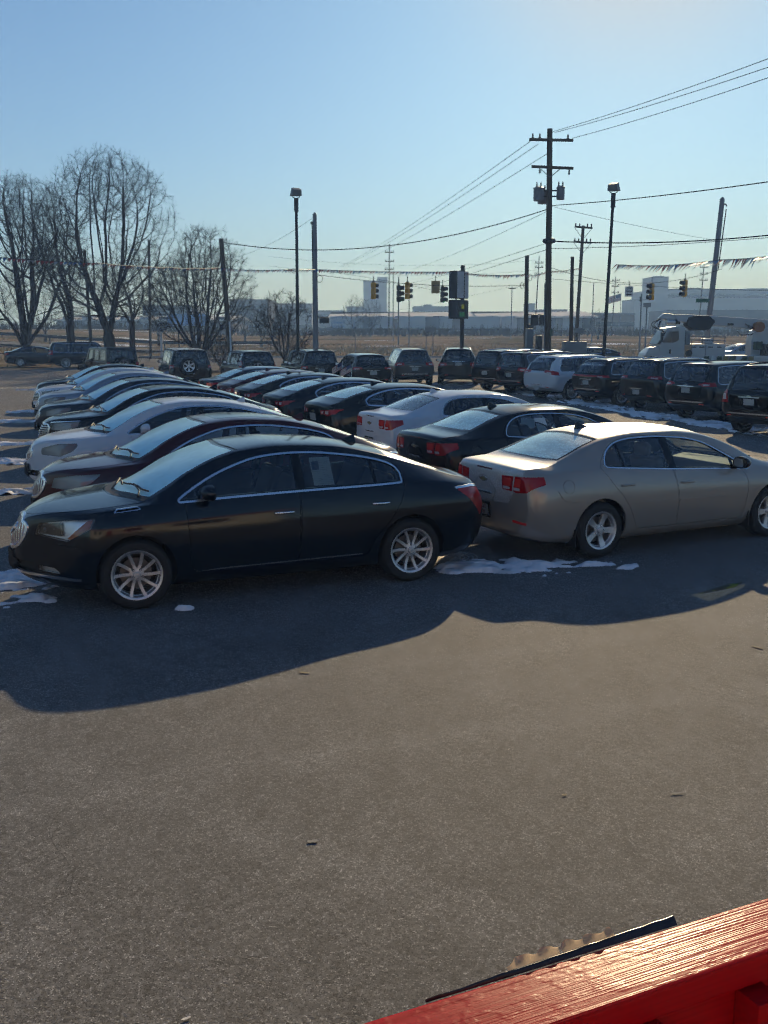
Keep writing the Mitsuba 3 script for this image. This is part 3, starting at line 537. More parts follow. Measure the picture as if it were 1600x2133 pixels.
put(k + "__cap", plys(tube([(a[0], 70, a[2] - .02), (a[0] + .01, 70, a[2] + .12)], [.165, .03], 10)), "pole_steel")
put(k + "__conduit", plys(tube([(ax(428) + .30, 69.95, zof(436, 70)), (ax(560) + .20, 69.95, zof(562, 70))], .035, 6)), "dark_steel")
put(k + "__weatherhead", plys(tube([(ax(428) + .12, 69.95, zof(426, 70)), (ax(428) + .24, 69.95, zof(425, 70)), (ax(428) + .33, 69.95, zof(430, 70))], .05, 8), 60), "dark_steel")
plast("sign_green", (0.02, 0.16, 0.09), .15); plast("sign_white", (0.80, 0.79, 0.78), .15); plast("sign_black", (0.015, 0.015, 0.015), .15); diffuse("sign_back", (0.30, 0.22, 0.10))
put(k + "__street_sign", plys(box(ax(626) - 1.08, ax(626) - .06, 69.9, 69.93, zof(630, 70), zof(622, 70))), "sign_green")
# transmission poles
for (u, v0, D, lb, arms) in ((811, 508, 215, "slim transmission pole with three small crossarms right of the tower block", (526, 545, 561)), (1119, 533, 230, "slim transmission pole with three crossarms behind the kerbside pole", (548, 557, 571)), (1459, 545, 240, "slim transmission pole with three crossarms left of the leaning pole", (557, 571, 584)), (1278, 576, 260, "small distant transmission pole near the street light", (585, 597, 610))):
    a = ((u - 800) / 2100 * D * .985, D, zof(v0, D)); k = pole("transmission_pole", lb, (a[0] - (.6 if u > 1000 else .1), D, 0), a, .16, .10, "pole_wood", "transmission pole", 8)
    for v in arms:
        z = zof(v, D); put(k + "__crossarm", plys(box(a[0] - .95, a[0] + .95, D - .15, D, z - .08, z + .08)), "pole_wood")
        for s in (-.85, -.5, .5, .85): put(k + "__insulator", plys(box(a[0] + s - .06, a[0] + s + .06, D - .2, D - .05, z + .08, z + .42)), "porcelain")
for (u, v0, D, lb) in ((819, 565, 180, "bare thin pole right of the slim transmission pole"), (830, 577, 160, "thin pole between the two left traffic lights"), (852, 612, 150, "short thin pole below the yellow traffic light"), (1064.5, 596, 190, "thin pole with a small top crossbar left of the kerbside poles"), (1233, 590, 170, "thin bare pole between the crossarm pole and the street light"), (1333, 612, 120, "thin grey lamp pole below the right traffic lights"), (1345, 640, 110, "short grey pole carrying a blank square sign")):
    a = ((u - 800) / 2100 * D * .985, D, zof(v0, D)); k = pole("thin_pole", lb, (a[0], D, 0), a, .10, .07, "grey_steel", "pole", 8)
    if u in (1064.5,): put(k + "__crossarm", plys(box(a[0] - .7, a[0] + .7, D - .1, D, a[2] - .5, a[2] - .3)), "pole_wood")
    if u == 1345: put(k + "__sign_plate", plys(box(a[0] - .4, a[0] + .4, D - .1, D - .06, a[2], a[2] + .45)), "grey_steel")
    if u == 1333: put(k + "__banner", plys(box(a[0] - .22, a[0] - .06, D - .1, D - .06, a[2] - .9, a[2] - .3)), "dark_steel")
pole("thin_pole", "thin signpost standing in the dry grass below the saplings", ((-3.319, 118.000, 2.408)[0], 118, 0), (-3.319, 118.000, 2.408), .045, .045, "grey_steel", "pole", 6)
k = thing("road_sign", "low wide road sign on two thin posts left of the pylon sign", "sign"); c = (4.577, 105.000, 2.527)
for u in (888, 902): put(k + "__post", plys(tube([((u - 800) / 2100 * 105 * .985, 105, 0), ((u - 800) / 2100 * 105 * .985, 105, zof(682, 105))], .04, 6)), "grey_steel")
put(k + "__panel", plys(box((885 - 800) / 2100 * 105 * .985, (906 - 800) / 2100 * 105 * .985, 104.9, 104.93, zof(692, 105), zof(682, 105))), "grey_steel")

# ---------------------------------------------------------------- pylon sign
k = thing("pylon_sign", "pylon sign with a pale upper panel above a small lit message board", "sign")
c = (4.416, 58.000, 1.706); ps = c[0]
put(k + "__post", plys(rbox(ps, 58, 3.1, .22, .22, 6.2, .02, 6)), "pole_dark")
yaw = math.radians(52)
def panel(cx, z0, z1, w, d):
    return rbox(0, 0, (z0 + z1) / 2, w, d, z1 - z0, .03, 6).rotate([0, 0, math.degrees(yaw)]).translate([cx, 58, 0])
zc0, zc1 = zof(622, 58), zof(565, 58)
put(k + "__upper_cabinet", plys(panel(ps - .22, zc0, zc1, 1.15, .56)), "pole_dark")
nf = np.array([math.sin(yaw), -math.cos(yaw), 0]); tf = np.array([math.cos(yaw), math.sin(yaw), 0]); cc = np.array([ps - .22, 58, 0])
def facing(cx, w0, w1, z0, z1, off, d=.012, nrm=nf, tg=tf):
    o = np.array([cx, 58, 0]) + nrm * off
    v = np.array([o + tg * a + nrm * e + [0, 0, z] for a in (w0, w1) for e in (0, d) for z in (z0, z1)]); f = box(0, 1, 0, 1, 0, 1)[1]; return v, f[:, ::-1]
diffuse("sign_pale", proc(lambda p, n, uv: mi.Color3f(0.52, 0.52, 0.52) * (0.8 + 0.35 * fbm(p.x * 2.3, p.y * 2.3, p.z * 5, 3))))
put(k + "__upper_face", plys(facing(ps - .22, -.56, .56, zc0 + .03, zc1 - .03, .283)), "sign_pale")
zl0, zl1 = zof(664, 58), zof(625, 58)
put(k + "__message_board", plys(panel(ps - .22, zl0, zl1, 1.12, .62)), "dark_steel")
scene["led_green"] = {"type": "twosided", "b": {"type": "diffuse", "reflectance": rgb(.02, .05, .03)}}
rows = [(zl1 - .46, .20, "yellow"), (zl0 + .14, .22, "green")]
def emit(c): return {"type": "area", "radiance": rgb(*c)}
d = plys(facing(ps - .22, -.16, .10, zl0 + .54, zl0 + .80, .315)); kk = put(k + "__lit_characters", d, "led_green"); scene[kk]["emitter"] = emit((.030, .032, .002))
for i, w in enumerate((-.34, -.16, .02)):
    kk = put(k + "__lit_characters", plys(facing(ps - .22, w, w + .12, zl0 + .12, zl0 + .36, .315)), "led_green"); scene[kk]["emitter"] = emit((.004, .022, .011))
for w in (-.52, -.36): put(k + "__message_board_rib", plys(facing(ps - .22, .1 + w * .1, .2 + w * .1, zl0, zl1, -.33, .01)), "grey_steel")
put(k + "__hanger", plys(box(ps - .4, ps - .32, 57.96, 58.04, zl1 - .02, zc0 + .02)), "pole_dark")

# ---------------------------------------------------------------- span wires, traffic signals, hanging signs
def wire(label, pts, sag=0.0, r=.014, name="overhead_wire", group=None, n=22):
    p, q = np.array(pts[0], float), np.array(pts[1], float); t = np.linspace(0, 1, n)[:, None]; c = p + (q - p) * t; c[:, 2] -= sag * 4 * t[:, 0] * (1 - t[:, 0])
    k = thing(name, label, "wire", group); put(k, plys(tube(c, r, 5), 80), "wire_black"); return c
P_ = lambda u, v, D: ((u - 800) / 2100 * 1.0 * 0 + _x(u, v, D), D, zof(v, D))
def _x(u, v, D): a = math.atan((v - 1066.5) / 2100); return (u - 800) / 2100 * D * math.cos(a) / math.cos(.1782 + a)
top = [P_(1105, 294, 52), P_(1121, 300, 52), P_(1143, 318, 52)]
for i, (s, e) in enumerate(zip(top, ((706, 556, 170), (712, 556, 170), (726, 556, 170)))):
    wire(("outermost power line running from the left crossarm tip to the far left", "middle power line running from the utility pole to the far left", "lowest power line running from the utility pole to the far left")[i], (s, P_(*e)), .5, .016)
for i, (s, e) in enumerate(((P_(1152, 274, 52), (1760, 62, 30)), (P_(1156, 276, 52), (1780, 78, 30)), (P_(1192, 288, 52), (1800, 92, 30)))):
    wire(("uppermost power line leaving the pole top to the upper right", "second power line leaving the pole top to the upper right", "power line leaving the right crossarm tip to the upper right")[i], (s, P_(*e)), .12, .013)
wire("thick service cable from the utility pole to the right edge below the transformers", (P_(1150, 428, 52), P_(1740, 358, 34)), .12, .020)
wire("sagging service cable between the leaning wooden pole and the utility pole", (P_(465, 505, 60), P_(1140, 436, 52)), 1.05, .024)
wire("thin cable below the sagging service cable left of the utility pole", (P_(1140, 440, 52), P_(860, 560, 140)), .25, .012)
wire("thin guy wire from the utility pole down to the leaning pole", (P_(1150, 430, 52), P_(1490, 500, 70)), .1, .010)
wire("thick black cable bundle from the collar to the right edge", (P_(1146, 502, 52), P_(1760, 470, 48)), .35, .030)
wire("second cable from the utility pole to the right edge below the bundle", (P_(1146, 518, 52), P_(1760, 480, 48)), .15, .014)
wire("cable from the utility pole collar to the lower left", (P_(1140, 506, 52), P_(855, 590, 170)), .2, .014)
wire("low cable from the utility pole towards the pylon sign", (P_(1138, 520, 52), P_(840, 608, 190)), .2, .016)
wire("thin wire leaving the top of the grey steel pole to the left", (P_(650, 455, 60), P_(470, 540, 90)), .4, .010)
wire("thin wire rising from the thin pole to the kerbside pole", (P_(1064, 597, 190), P_(1100, 586, 60)), .3, .014)
wire("thin long wire sloping down behind the traffic signals to the tower block", (P_(1064, 597, 190), P_(690, 668, 260)), .5, .016)
for i, v in enumerate((520, 540)): wire(("upper hazy line strung between the far transmission poles", "lower hazy line strung between the far transmission poles")[i], (P_(560, v + 14, 215), P_(1119, v + 22, 230)), 1.5, .02)
sp1 = wire("signal span wire from the grey steel pole to the kerbside pole", (P_(660, 572, 66), P_(1098, 594, 66)), .30, .016, "span_wire")
sp2 = wire("signal span wire from the utility pole to the leaning pole", (P_(1150, 558, 68), P_(1505, 560, 68)), .95, .016, "span_wire")
wire("tether wire below the right-hand traffic signals", (P_(1140, 580, 68), P_(1640, 606, 66)), .15, .012, "span_wire")
wire("tether wire below the left-hand traffic signals", (P_(640, 560, 66), P_(900, 604, 68)), -.1, .010, "span_wire")
princ("signal_yellow", (0.50, 0.26, 0.02), .45); princ("lens_off", (0.02, 0.02, 0.02), .3)
scene["lens_lit"] = {"type": "twosided", "b": {"type": "diffuse", "reflectance": rgb(.02, .10, .06)}}
def signal(label, u, v, D, yaw_, lit=False, body="signal_yellow"):
    k = thing("traffic_signal", label, "traffic signal"); x, y, z = P_(u, v, D); c, s = math.cos(yaw_), math.sin(yaw_)
    R = lambda m: m.rotate([0, 0, math.degrees(yaw_)]).translate([x, y, z])
    put(k + "__housing", plys(R(uni([rbox(0, 0, -.36 * i, .34, .20, .345, .03, 6) for i in range(3)]))), body)
    for i in range(3):
        vis = m3.Manifold.cylinder(.24, .155, .15, 18) - m3.Manifold.cylinder(.30, .143, .138, 18).translate([0, 0, .0]) - m3.Manifold.cube([.5, .5, .5]).translate([-.25, -.62, .02])
        put(k + "__visor", plys(R(vis.rotate([90, 0, 0]).translate([0, -.10, -.36 * i])), 40), "pole_dark")
        kk = put(k + "__lens", plys(R(m3.Manifold.cylinder(.02, .135, .135, 18).rotate([90, 0, 0]).translate([0, -.095, -.36 * i]))), "lens_lit" if lit and i == 2 else "lens_off")
        if lit and i == 2: scene[kk]["emitter"] = emit((.01, .35, .20))
    put(k + "__hanger", plys(R(uni([m3.Manifold.cylinder(.42, .025, .025, 8).translate([0, 0, .17]), rbox(0, 0, .2, .16, .14, .07, .02, 6)]))), "pole_dark")
signal("left one of two yellow signals seen from behind under the span wire", 778, 594, 68, math.radians(128))
signal("dark signal with a green light just left of the yellow pair's right one", 831, 600, 68, math.radians(62), True, "pole_dark")
signal("right one of two yellow signals seen from behind under the span wire", 849, 594, 68, math.radians(128))
signal("small dark signal with a green light beside the pylon sign", 922, 602, 70, math.radians(62), True, "pole_dark")
signal("yellow signal with dark visors right of the one way sign", 1358, 596, 68, math.radians(-62))
signal("yellow signal with dark visors beside the leaning pole", 1427, 589, 68, math.radians(-62))
k = thing("hanging_sign", "tan back of a square sign hanging left of the pylon sign", "sign"); x, y, z = P_(907.5, 598, 67)
put(k + "__panel", plys(rbox(0, 0, 0, .56, .03, .80, .01, 6).rotate([0, 0, 8]).translate([x, y, z])), "sign_back"); put(k + "__hanger", plys(tube([(x, y, z + .4), (x, y, z + .72)], .025, 6)), "pole_dark")
k = thing("hanging_sign", "white one way sign with a left arrow hanging from the span wire", "sign"); x, y, z = P_(1310.5, 607, 67)
put(k + "__panel", plys(rbox(0, 0, 0, .52, .03, .66, .01, 6).rotate([0, 0, -8]).translate([x, y, z])), "sign_white"); put(k + "__hanger", plys(tube([(x, y, z + .33), (x, y, z + .62), (x - .05, y, z + .70)], .022, 6)), "pole_dark")
def sign_text(txt, dz, h):
    t = meshkit.text_mesh(txt, h, .004, True); v = np.array(t.vertices); v[:, 0] -= v[:, 0].mean(); a = math.radians(-8)
    return np.stack([x + v[:, 0] * math.cos(a) + .03 * math.sin(a), y + v[:, 0] * math.sin(a) - .016 - v[:, 2], z + dz + v[:, 1]], 1), np.array(t.faces)
put(k + "__lettering", plys(join([sign_text("ONE", .13, .13), sign_text("WAY", -.06, .13)])), "sign_black")
ar_ = Polygon([(-.18, 0), (-.07, .085), (-.07, .035), (.17, .035), (.17, -.035), (-.07, -.035), (-.07, -.085)]); m = extr(ar_, .004); v, f = arr(m); a = math.radians(-8)
put(k + "__arrow", plys((np.stack([x + v[:, 0] * math.cos(a) + .03 * math.sin(a), y + v[:, 0] * math.sin(a) - .016 - v[:, 2], z - .20 + v[:, 1]], 1), f)), "sign_black")

# ---------------------------------------------------------------- pennant strings
plast("pennant_red", (0.42, 0.04, 0.05), .2); plast("pennant_white", (0.45, 0.45, 0.48), .2); plast("pennant_blue", (0.05, 0.16, 0.42), .2)
def pennants(label, pts, sag, step, ln, seed, wind=.5):
    k = thing("pennant_string", label, "pennant string"); rg = np.random.default_rng(seed)
    p = np.array(pts, float); d = np.r_[0, np.cumsum(np.linalg.norm(np.diff(p, axis=0), axis=1))]; n = max(8, int(d[-1] / step))
    s = np.linspace(0, d[-1], n); c = np.stack([np.interp(s, d, p[:, j]) for j in range(3)], 1)
    seg = np.searchsorted(d, s, "right") - 1; seg = np.clip(seg, 0, len(d) - 2); t = (s - d[seg]) / (d[seg + 1] - d[seg]); c[:, 2] -= np.asarray(sag)[seg] * 4 * t * (1 - t)
    put(k + "__cord", plys(tube(c, .012, 4), 80), "wire_black")
    out = {q: [] for q in ("pennant_red", "pennant_white", "pennant_blue")}; tg = np.gradient(c, axis=0); tg /= np.linalg.norm(tg, axis=1, keepdims=True)
    ph = rg.uniform(0, 6)
    for i in range(n - 1):
        col = ("pennant_red", "pennant_white", "pennant_blue", "pennant_red")[(i // 2 + (1 if rg.random() < .25 else 0)) % 4]; w = step * .46; a = c[i]
        lift = rg.uniform(.1, .8) + .35 * math.sin(i * .21 + ph); dn = np.array([-wind * (.5 + lift), rg.uniform(-.4, .4), -1 + .35 * lift]); dn /= np.linalg.norm(dn)
        L = ln * rg.uniform(.75, 1.1); side = np.cross(tg[i], dn); side /= np.linalg.norm(side); tw = rg.uniform(-.25, .25)
        mid = a + dn * L * .55 + side * tw * L * .4
        q = np.array([a - tg[i] * w, a + tg[i] * w, mid + tg[i] * w * .45, mid - tg[i] * w * .45, a + dn * L + side * tw * L * .2]); b_ = len(out[col]) * 5
        out[col].append(q)
    f0 = np.array([[0, 1, 2], [0, 2, 3], [3, 2, 4]])
    for col, qs in out.items():
        if qs:
            kk = put(k + "__" + {"pennant_red": "red_pennants", "pennant_white": "white_pennants", "pennant_blue": "blue_pennants"}[col], plym((np.vstack(qs), np.vstack([f0 + 5 * i for i in range(len(qs))]))), col); labels[kk] = {"kind": "stuff"}
pennants("string of red white and blue pennants across the bare trees on the left", [P_(-40, 532, 46), P_(200, 548, 47), P_(460, 558, 60), P_(617, 560, 48.1)], [.05, .1, .1], .20, .20, 1)
pennants("string of small pennants from the left street light to the kerbside pole", [P_(593, 562, 48), P_(657, 561, 59.7), P_(942, 566, 57.6), P_(1098, 571, 59.8)], [.02, .06, .12], .17, .26, 2, .75)
pennants("short darker pennant string passing the utility pole", [P_(1098, 573, 59.8), P_(1143, 564, 51.8), P_(1191, 561, 61.8), P_(1216, 554, 70)], [.1, .05, .05], .17, .26, 3, .75)
pennants("nearer string of streaming pennants at the right edge", [P_(1285, 551, 46.5), P_(1500, 541, 40), P_(1720, 512, 34)], [.12, .1], .15, .46, 4, .8)

# ---------------------------------------------------------------- vehicle builder
# A vehicle's frame: x forward with the front axle at 0, y to its left, z up.
NSEG = (3, 3, 5, 5, 4, 6, 3, 7)      # samples between the feature lines of a half section
class Loft:
    """body skin swept along x through feature lines given as tables"""
    def __init__(self, sp, nx, fine=1.0):
        self.sp = sp
        xs = np.array(sp["x"], float)
        cur = {k: PchipInterpolator(-xs, np.array(sp[k], float)) for k in ("zb", "wr", "zr", "wm", "zm", "wc", "zc", "wb", "zbe", "w6", "z6", "zt")}
        # denser stations at both ends
        t = np.linspace(0, 1, nx); t = t + sp.get("dense", 0.10) * np.sin(-2 * np.pi * t) * -1 * -1
        X = xs[0] + (xs[-1] - xs[0]) * t
        c = {k: f(-X) for k, f in cur.items()}; self.cur = cur; self.X = X
        k7 = sp.get("k7", 0.78); m7 = sp.get("m7", 0.55)
        L = lambda a, b, s: a + (b - a) * s
        y6, z6 = c["w6"], c["z6"]; y5, z5 = c["wb"], c["zbe"]; rr = sp.get("rail", 0.12)
        y7, z7 = y6 * m7, z6 + (c["zt"] - z6) * k7
        K = [(0 * X, c["zb"]), (c["wr"] - 0.10, c["zb"]), (c["wr"], c["zr"]), (c["wm"], c["zm"]), (c["wc"], c["zc"]), (y5, z5),
             (L(y5, y6, 1 - rr), L(z5, z6, 1 - rr * 0.8)), (L(y6, y7, rr * 0.9), L(z6, z7, rr * 1.1)), (0 * X, c["zt"])]
        # belt edge: the corner at K5 is kept fairly tight, the rail is round
        K = np.stack([np.stack(k, -1) for k in K], 1)          # nx, nk, 2
        nk = K.shape[1]
        seg = np.linalg.norm(np.diff(K, axis=1), axis=2); seg = np.maximum(seg, 1e-4) ** 0.5
        d = np.diff(K, axis=1) / seg[..., None]
        tan = np.zeros_like(K)
        tan[:, 1:-1] = (d[:, :-1] * seg[:, 1:, None] + d[:, 1:] * seg[:, :-1, None]) / (seg[:, :-1] + seg[:, 1:])[..., None]
        tan[:, 0, 0] = d[:, 0, 0]; tan[:, -1, 0] = d[:, -1, 0]
        tan[:, 5] *= sp.get("belt", 0.55); tan[:, 1] *= 0.5; tan[:, 2] *= 0.6
        rows = []
        for k in range(nk - 1):
            n = max(1, int(round(NSEG[k] * fine)))
            for s in np.linspace(0, 1, n, endpoint=False):
                h00, h10, h01, h11 = 2 * s**3 - 3 * s**2 + 1, s**3 - 2 * s**2 + s, -2 * s**3 + 3 * s**2, s**3 - s**2
                rows.append(h00 * K[:, k] + h10 * seg[:, k, None] * tan[:, k] + h01 * K[:, k + 1] + h11 * seg[:, k, None] * tan[:, k + 1])
        rows.append(K[:, -1])
        R = np.stack(rows, 1)                                  # nx, m, (y, z); left half from bottom to top
        ring = np.concatenate([R, R[:, -2:0:-1] * [-1, 1]], 1)
        V = np.concatenate([np.broadcast_to(X[:, None, None], ring.shape[:2] + (1,)), ring], -1)
        # rounded ends: a few shrinking rings
        def ends(S, sgn, reach):
            ctr = S.mean(0); ctr[1] = 0; out = []
            for a, b in ((0.97, 0.35), (0.90, 0.62), (0.78, 0.82), (0.55, 0.95), (0.25, 1.0)):
                q = ctr + (S - ctr) * np.array([1, a, a]); q[:, 0] = S[:, 0] + sgn * reach * b; out.append(q)
            return out
        f_, b_ = ends(V[0], 1, sp.get("reach_f", 0.02)), ends(V[-1], -1, sp.get("reach_b", 0.02))
        V = np.stack(f_[::-1] + list(V) + b_, 0)
        bow = sp.get("bow", 0.0)                              # the tail is curved in plan
        if bow: V[..., 0] += bow * (np.abs(V[..., 1]) / .85) ** 2 * np.clip((xs[-1] + .75 - V[..., 0]) / .75, 0, 1) ** 1.6
        self.V = V; self.n = V.shape[:2]
        nx, m = self.n
        i = np.arange(nx - 1)[:, None] * m; j = np.arange(m)[None]; j2 = (j + 1) % m
        q = np.stack([i + j, i + m + j, i + m + j2, i + j2], -1).reshape(-1, 4)
        f = np.vstack([q[:, [0, 1, 2]], q[:, [0, 2, 3]]])
        v = V.reshape(-1, 3); c0, c1 = len(v), len(v) + 1
        v = np.vstack([v, V[0].mean(0), V[-1].mean(0)])
        jj = np.arange(m); jn = (jj + 1) % m; l = (nx - 1) * m
        f = np.vstack([f, np.stack([np.full(m, c0), jj, jn], 1), np.stack([np.full(m, c1), l + jn, l + jj], 1)])
        vol = np.einsum("ij,ij->i", v[f[:, 0]], np.cross(v[f[:, 1]], v[f[:, 2]])).sum()
        if vol < 0: f = f[:, ::-1]
        fn = np.cross(v[f[:, 1]] - v[f[:, 0]], v[f[:, 2]] - v[f[:, 0]])
        n = np.zeros_like(v)
        for k in range(3): np.add.at(n, f[:, k], fn)
        n /= np.linalg.norm(n, axis=1, keepdims=True) + 1e-12
        self.v, self.f, self.nrm = v, f, n
    def solid(self, off=0.0):
        v = self.v + self.nrm * off
        return m3.Manifold(m3.Mesh(np.hstack([v, self.nrm]).astype(np.float32), self.f.astype(np.uint32))).as_original()
    def side_y(self, x, z):
        """half width of the skin at (x, z)"""
        i = int(np.argmin(np.abs(self.V[:, 0, 0] - x))); h = self.V[i, : self.n[1] // 2 + 1]
        best, out = 9, 0.5
        k = np.argmin(np.abs(h[:, 2] - z) + 0.15 * (h[:, 1].max() - h[:, 1]))
        return float(h[k, 1])
    def top_z(self, x, y):
        i = int(np.argmin(np.abs(self.V[:, 0, 0] - x))); h = self.V[i, : self.n[1] // 2 + 1]
        up = h[h[:, 2] > h[:, 2].mean()]
        return float(up[np.argmin(np.abs(up[:, 1] - abs(y))), 2])

def get(man, ids=None):
    """(v, f, n) of a boolean result with the skin's own normals where they fit; only the faces that come from ids"""
    q = man.to_mesh(); vp = np.asarray(q.vert_properties, float); f = np.asarray(q.tri_verts, int)
    ri, ro = np.asarray(q.run_index) // 3, np.asarray(q.run_original_id)
    src = np.zeros(len(f), int)
    for k in range(len(ro)): src[ri[k]:ri[k + 1]] = ro[k]
    if ids is not None: f = f[np.isin(src, list(ids))]
    v = vp[f][:, :, :3].reshape(-1, 3)
    fn = np.cross(v[1::3] - v[0::3], v[2::3] - v[0::3]); ar = np.linalg.norm(fn, axis=1)
    ok = ar > 1e-12; f = f[ok]; fn = fn[ok] / ar[ok][:, None]; v = vp[f][:, :, :3].reshape(-1, 3)
    fr = np.repeat(fn, 3, 0)
    if vp.shape[1] >= 6:
        n = vp[f][:, :, 3:6].reshape(-1, 3); ln = np.linalg.norm(n, axis=1, keepdims=True); n = n / np.maximum(ln, 1e-9)
        dt = np.einsum("ij,ij->i", n, fr); n = n * np.sign(dt)[:, None]
        n = np.where(((np.abs(dt) > 0.55) & (ln[:, 0] > 0.3))[:, None], n, fr)
    else: n = fr
    return v, np.arange(len(f) * 3).reshape(-1, 3), n

class Model:
    """a vehicle's parts: (path, ply dict, material slot)"""
    def __init__(self): self.parts = []
    def add(self, path, shape, slot): self.parts.append((path, shape, slot))
    def addn(self, path, vfn, slot, both=False):
        if len(vfn[1]) == 0: return
        self.add(path, plyn(*vfn), slot)
        if both: self.add(path, plyn(*mirror_y(vfn)), slot)
    def adds(self, path, m, slot, both=False, angle=35.0): self.addn(path, smoothed(m, angle), slot, both)

# -------- wheels
def wheel_parts(tr, rr, width, style, seg=40):
    """meshes of a wheel centred at 0, its outer face towards +y: tyre, rim, hub pieces"""
    w = width / 2; sh = tr - rr
    prof = [(rr - 0.012, w * 0.86), (rr + 0.012, w * 0.97), (rr + sh * 0.42, w * 1.06), (rr + sh * 0.74, w * 1.0), (tr - 0.008, w * 0.84), (tr, w * 0.66),
            (tr, w * 0.30), (tr - 0.007, w * 0.28), (tr - 0.007, w * 0.22), (tr, w * 0.2), (tr, -w * 0.2), (tr - 0.007, -w * 0.22), (tr - 0.007, -w * 0.28), (tr, -w * 0.3),
            (tr, -w * 0.66), (tr - 0.008, -w * 0.84), (rr + sh * 0.42, -w * 1.06), (rr - 0.012, -w * 0.9)]
    tyre = revolve(prof, seg, "y")
    r = rr + 0.004
    lip = revolve([(r - 0.016, w * 0.90), (r, w * 0.92), (r + 0.007, w * 0.98), (r + 0.005, w * 1.01), (r - 0.004, w * 1.0), (r - 0.017, w * 0.93), (r - 0.030, w * 0.62), (r - 0.036, w * 0.58), (r - 0.034, -w * 0.8), (r - 0.02, -w * 0.9)], seg, "y")
    ns, kind = style
    def spoke(a, wid0, wid1, sweep, r0=0.03, r1=None):
        r1 = r1 or r - 0.006; t = np.linspace(0, 1, 9); rad = r0 + (r1 - r0) * t
        wd = wid0 + (wid1 - wid0) * t**1.3; ang = a + sweep * t**1.4
        c = np.stack([rad * np.cos(ang), rad * np.sin(ang)], 1); nrm = np.stack([-np.sin(ang), np.cos(ang)], 1)
        return Polygon(np.vstack([c + nrm * wd[:, None] / 2, (c - nrm * wd[:, None] / 2)[::-1]])).buffer(0)
    sp = []
    if kind == "swirl":
        for k in range(ns):
            a = math.pi / 2 + 2 * math.pi * (k // 2) / (ns // 2) * 1.0 + (0.36 if k % 2 else -0.27)
            sp.append(spoke(a, 0.030, 0.030, -0.10))
            sp[-1] = sp[-1].union(Point((r - 0.012) * math.cos(a - 0.10), (r - 0.012) * math.sin(a - 0.10)).buffer(0.021))
    elif kind == "five":
        for k in range(ns):
            a = math.pi / 2 + 2 * math.pi * k / ns; sp.append(spoke(a, 0.058, 0.086, 0.0))
    elif kind == "many":
        for k in range(ns): sp.append(spoke(math.pi / 2 + 2 * math.pi * k / ns, 0.024, 0.020, 0.0))
    elif kind == "steel":
        for k in range(ns): sp.append(spoke(math.pi / 2 + 2 * math.pi * k / ns, 0.09, 0.07, 0.0))
    g = shapely.union_all(sp + [Point(0, 0).buffer(0.068, quad_segs=8)])
    g = g.buffer(-0.006, quad_segs=3).buffer(0.006, quad_segs=3).buffer(0.008, quad_segs=3).buffer(-0.008, quad_segs=3).intersection(Point(0, 0).buffer(r - 0.002, quad_segs=16))
    lugs = [(0.057 * math.cos(math.pi / 2 + 2 * math.pi * k / 5), 0.057 * math.sin(math.pi / 2 + 2 * math.pi * k / 5)) for k in range(5)]
    holes = shapely.union_all([Point(*p).buffer(0.0135, quad_segs=3) for p in lugs])
    face = uni([extr(g.difference(holes), 0.030), extr(g.buffer(-0.005).difference(holes), 0.036)]).refine_to_length(0.05)
    def dish(p):
        q = np.array(p); d = np.hypot(q[:, 0], q[:, 1]) / r; q[:, 2] = q[:, 2] - 0.034 + w * 0.92 - 0.034 * (1 - d**2) + 0.018 * np.exp(-((d / 0.3) ** 2)); return q
    face = face.warp_batch(dish).transform(np.array([[1, 0, 0, 0], [0, 0, 1, 0], [0, 1, 0, 0.0]]))
    hub = w * 0.92 - 0.018
    nuts = join([move(revolve([(0.0005, hub - 0.02), (0.0105, hub - 0.02), (0.0105, hub + 0.004), (0.006, hub + 0.010), (0.0005, hub + 0.010)], 8, "y"), (x, 0, z)) for x, z in lugs])
    cap = revolve([(0.0005, hub - 0.005), (0.034, hub - 0.005), (0.034, hub + 0.014), (0.030, hub + 0.019), (0.0005, hub + 0.021)], 24, "y")
    ring = revolve([(0.026, hub + 0.018), (0.0225, hub + 0.018), (0.0225, hub + 0.023), (0.026, hub + 0.023)], 24, "y")
    disc = revolve([(0.001, -0.02), (min(0.15, r - 0.05), -0.02), (min(0.15, r - 0.05), 0.005), (0.001, 0.005)], 28, "y")
    back = revolve([(0.001, -w * 0.55), (r - 0.03, -w * 0.55), (r - 0.03, -w * 0.5), (0.001, -w * 0.5)], 24, "y")
    return {"tyre": (tyre, "rubber"), "rim": (join([face, lip]), "alloy"), "lug_nut": (nuts, "chrome"), "hub_cap": (join([cap, ring]), "alloy"), "brake_disc": (join([disc]), "iron"), "wheel_back": (back, "black")}
WHEELS = {}
def wheel_plys(tr, rr, width, style, seg=40):
    k = (tr, rr, width, style, seg)
    if k not in WHEELS:
        q = wheel_parts(*k)
        if seg < 30: q = {"tyre": q["tyre"], "rim": (join([q["rim"][0], q["hub_cap"][0]]), "alloy"), "wheel_back": q["wheel_back"]}
        WHEELS[k] = {n: (plys(m, 32), s) for n, (m, s) in q.items()}
    return WHEELS[k]

def lozenge(x0, x1, y, z, h, d, bulge=0.0):
    """door handle: a rounded bar standing a little off the door"""
    xm = (x0 + x1) / 2; L = abs(x1 - x0)
    bar = m3.Manifold.batch_hull([m3.Manifold.sphere(h / 2, 10).scale([1.6, 0.75, 1]).translate([x, y + d + b, z]) for x, b in ((xm - L / 2 + h * .8, 0), (xm - L * .2, bulge), (xm + L * .2, bulge), (xm + L / 2 - h * .8, 0))])
    feet = [m3.Manifold.sphere(h / 2.4, 8).scale([1.3, 2.4, 0.8]).translate([x, y + d * 0.3, z]) for x in (xm - L / 2 + h, xm + L / 2 - h)]
    return uni([bar] + feet)

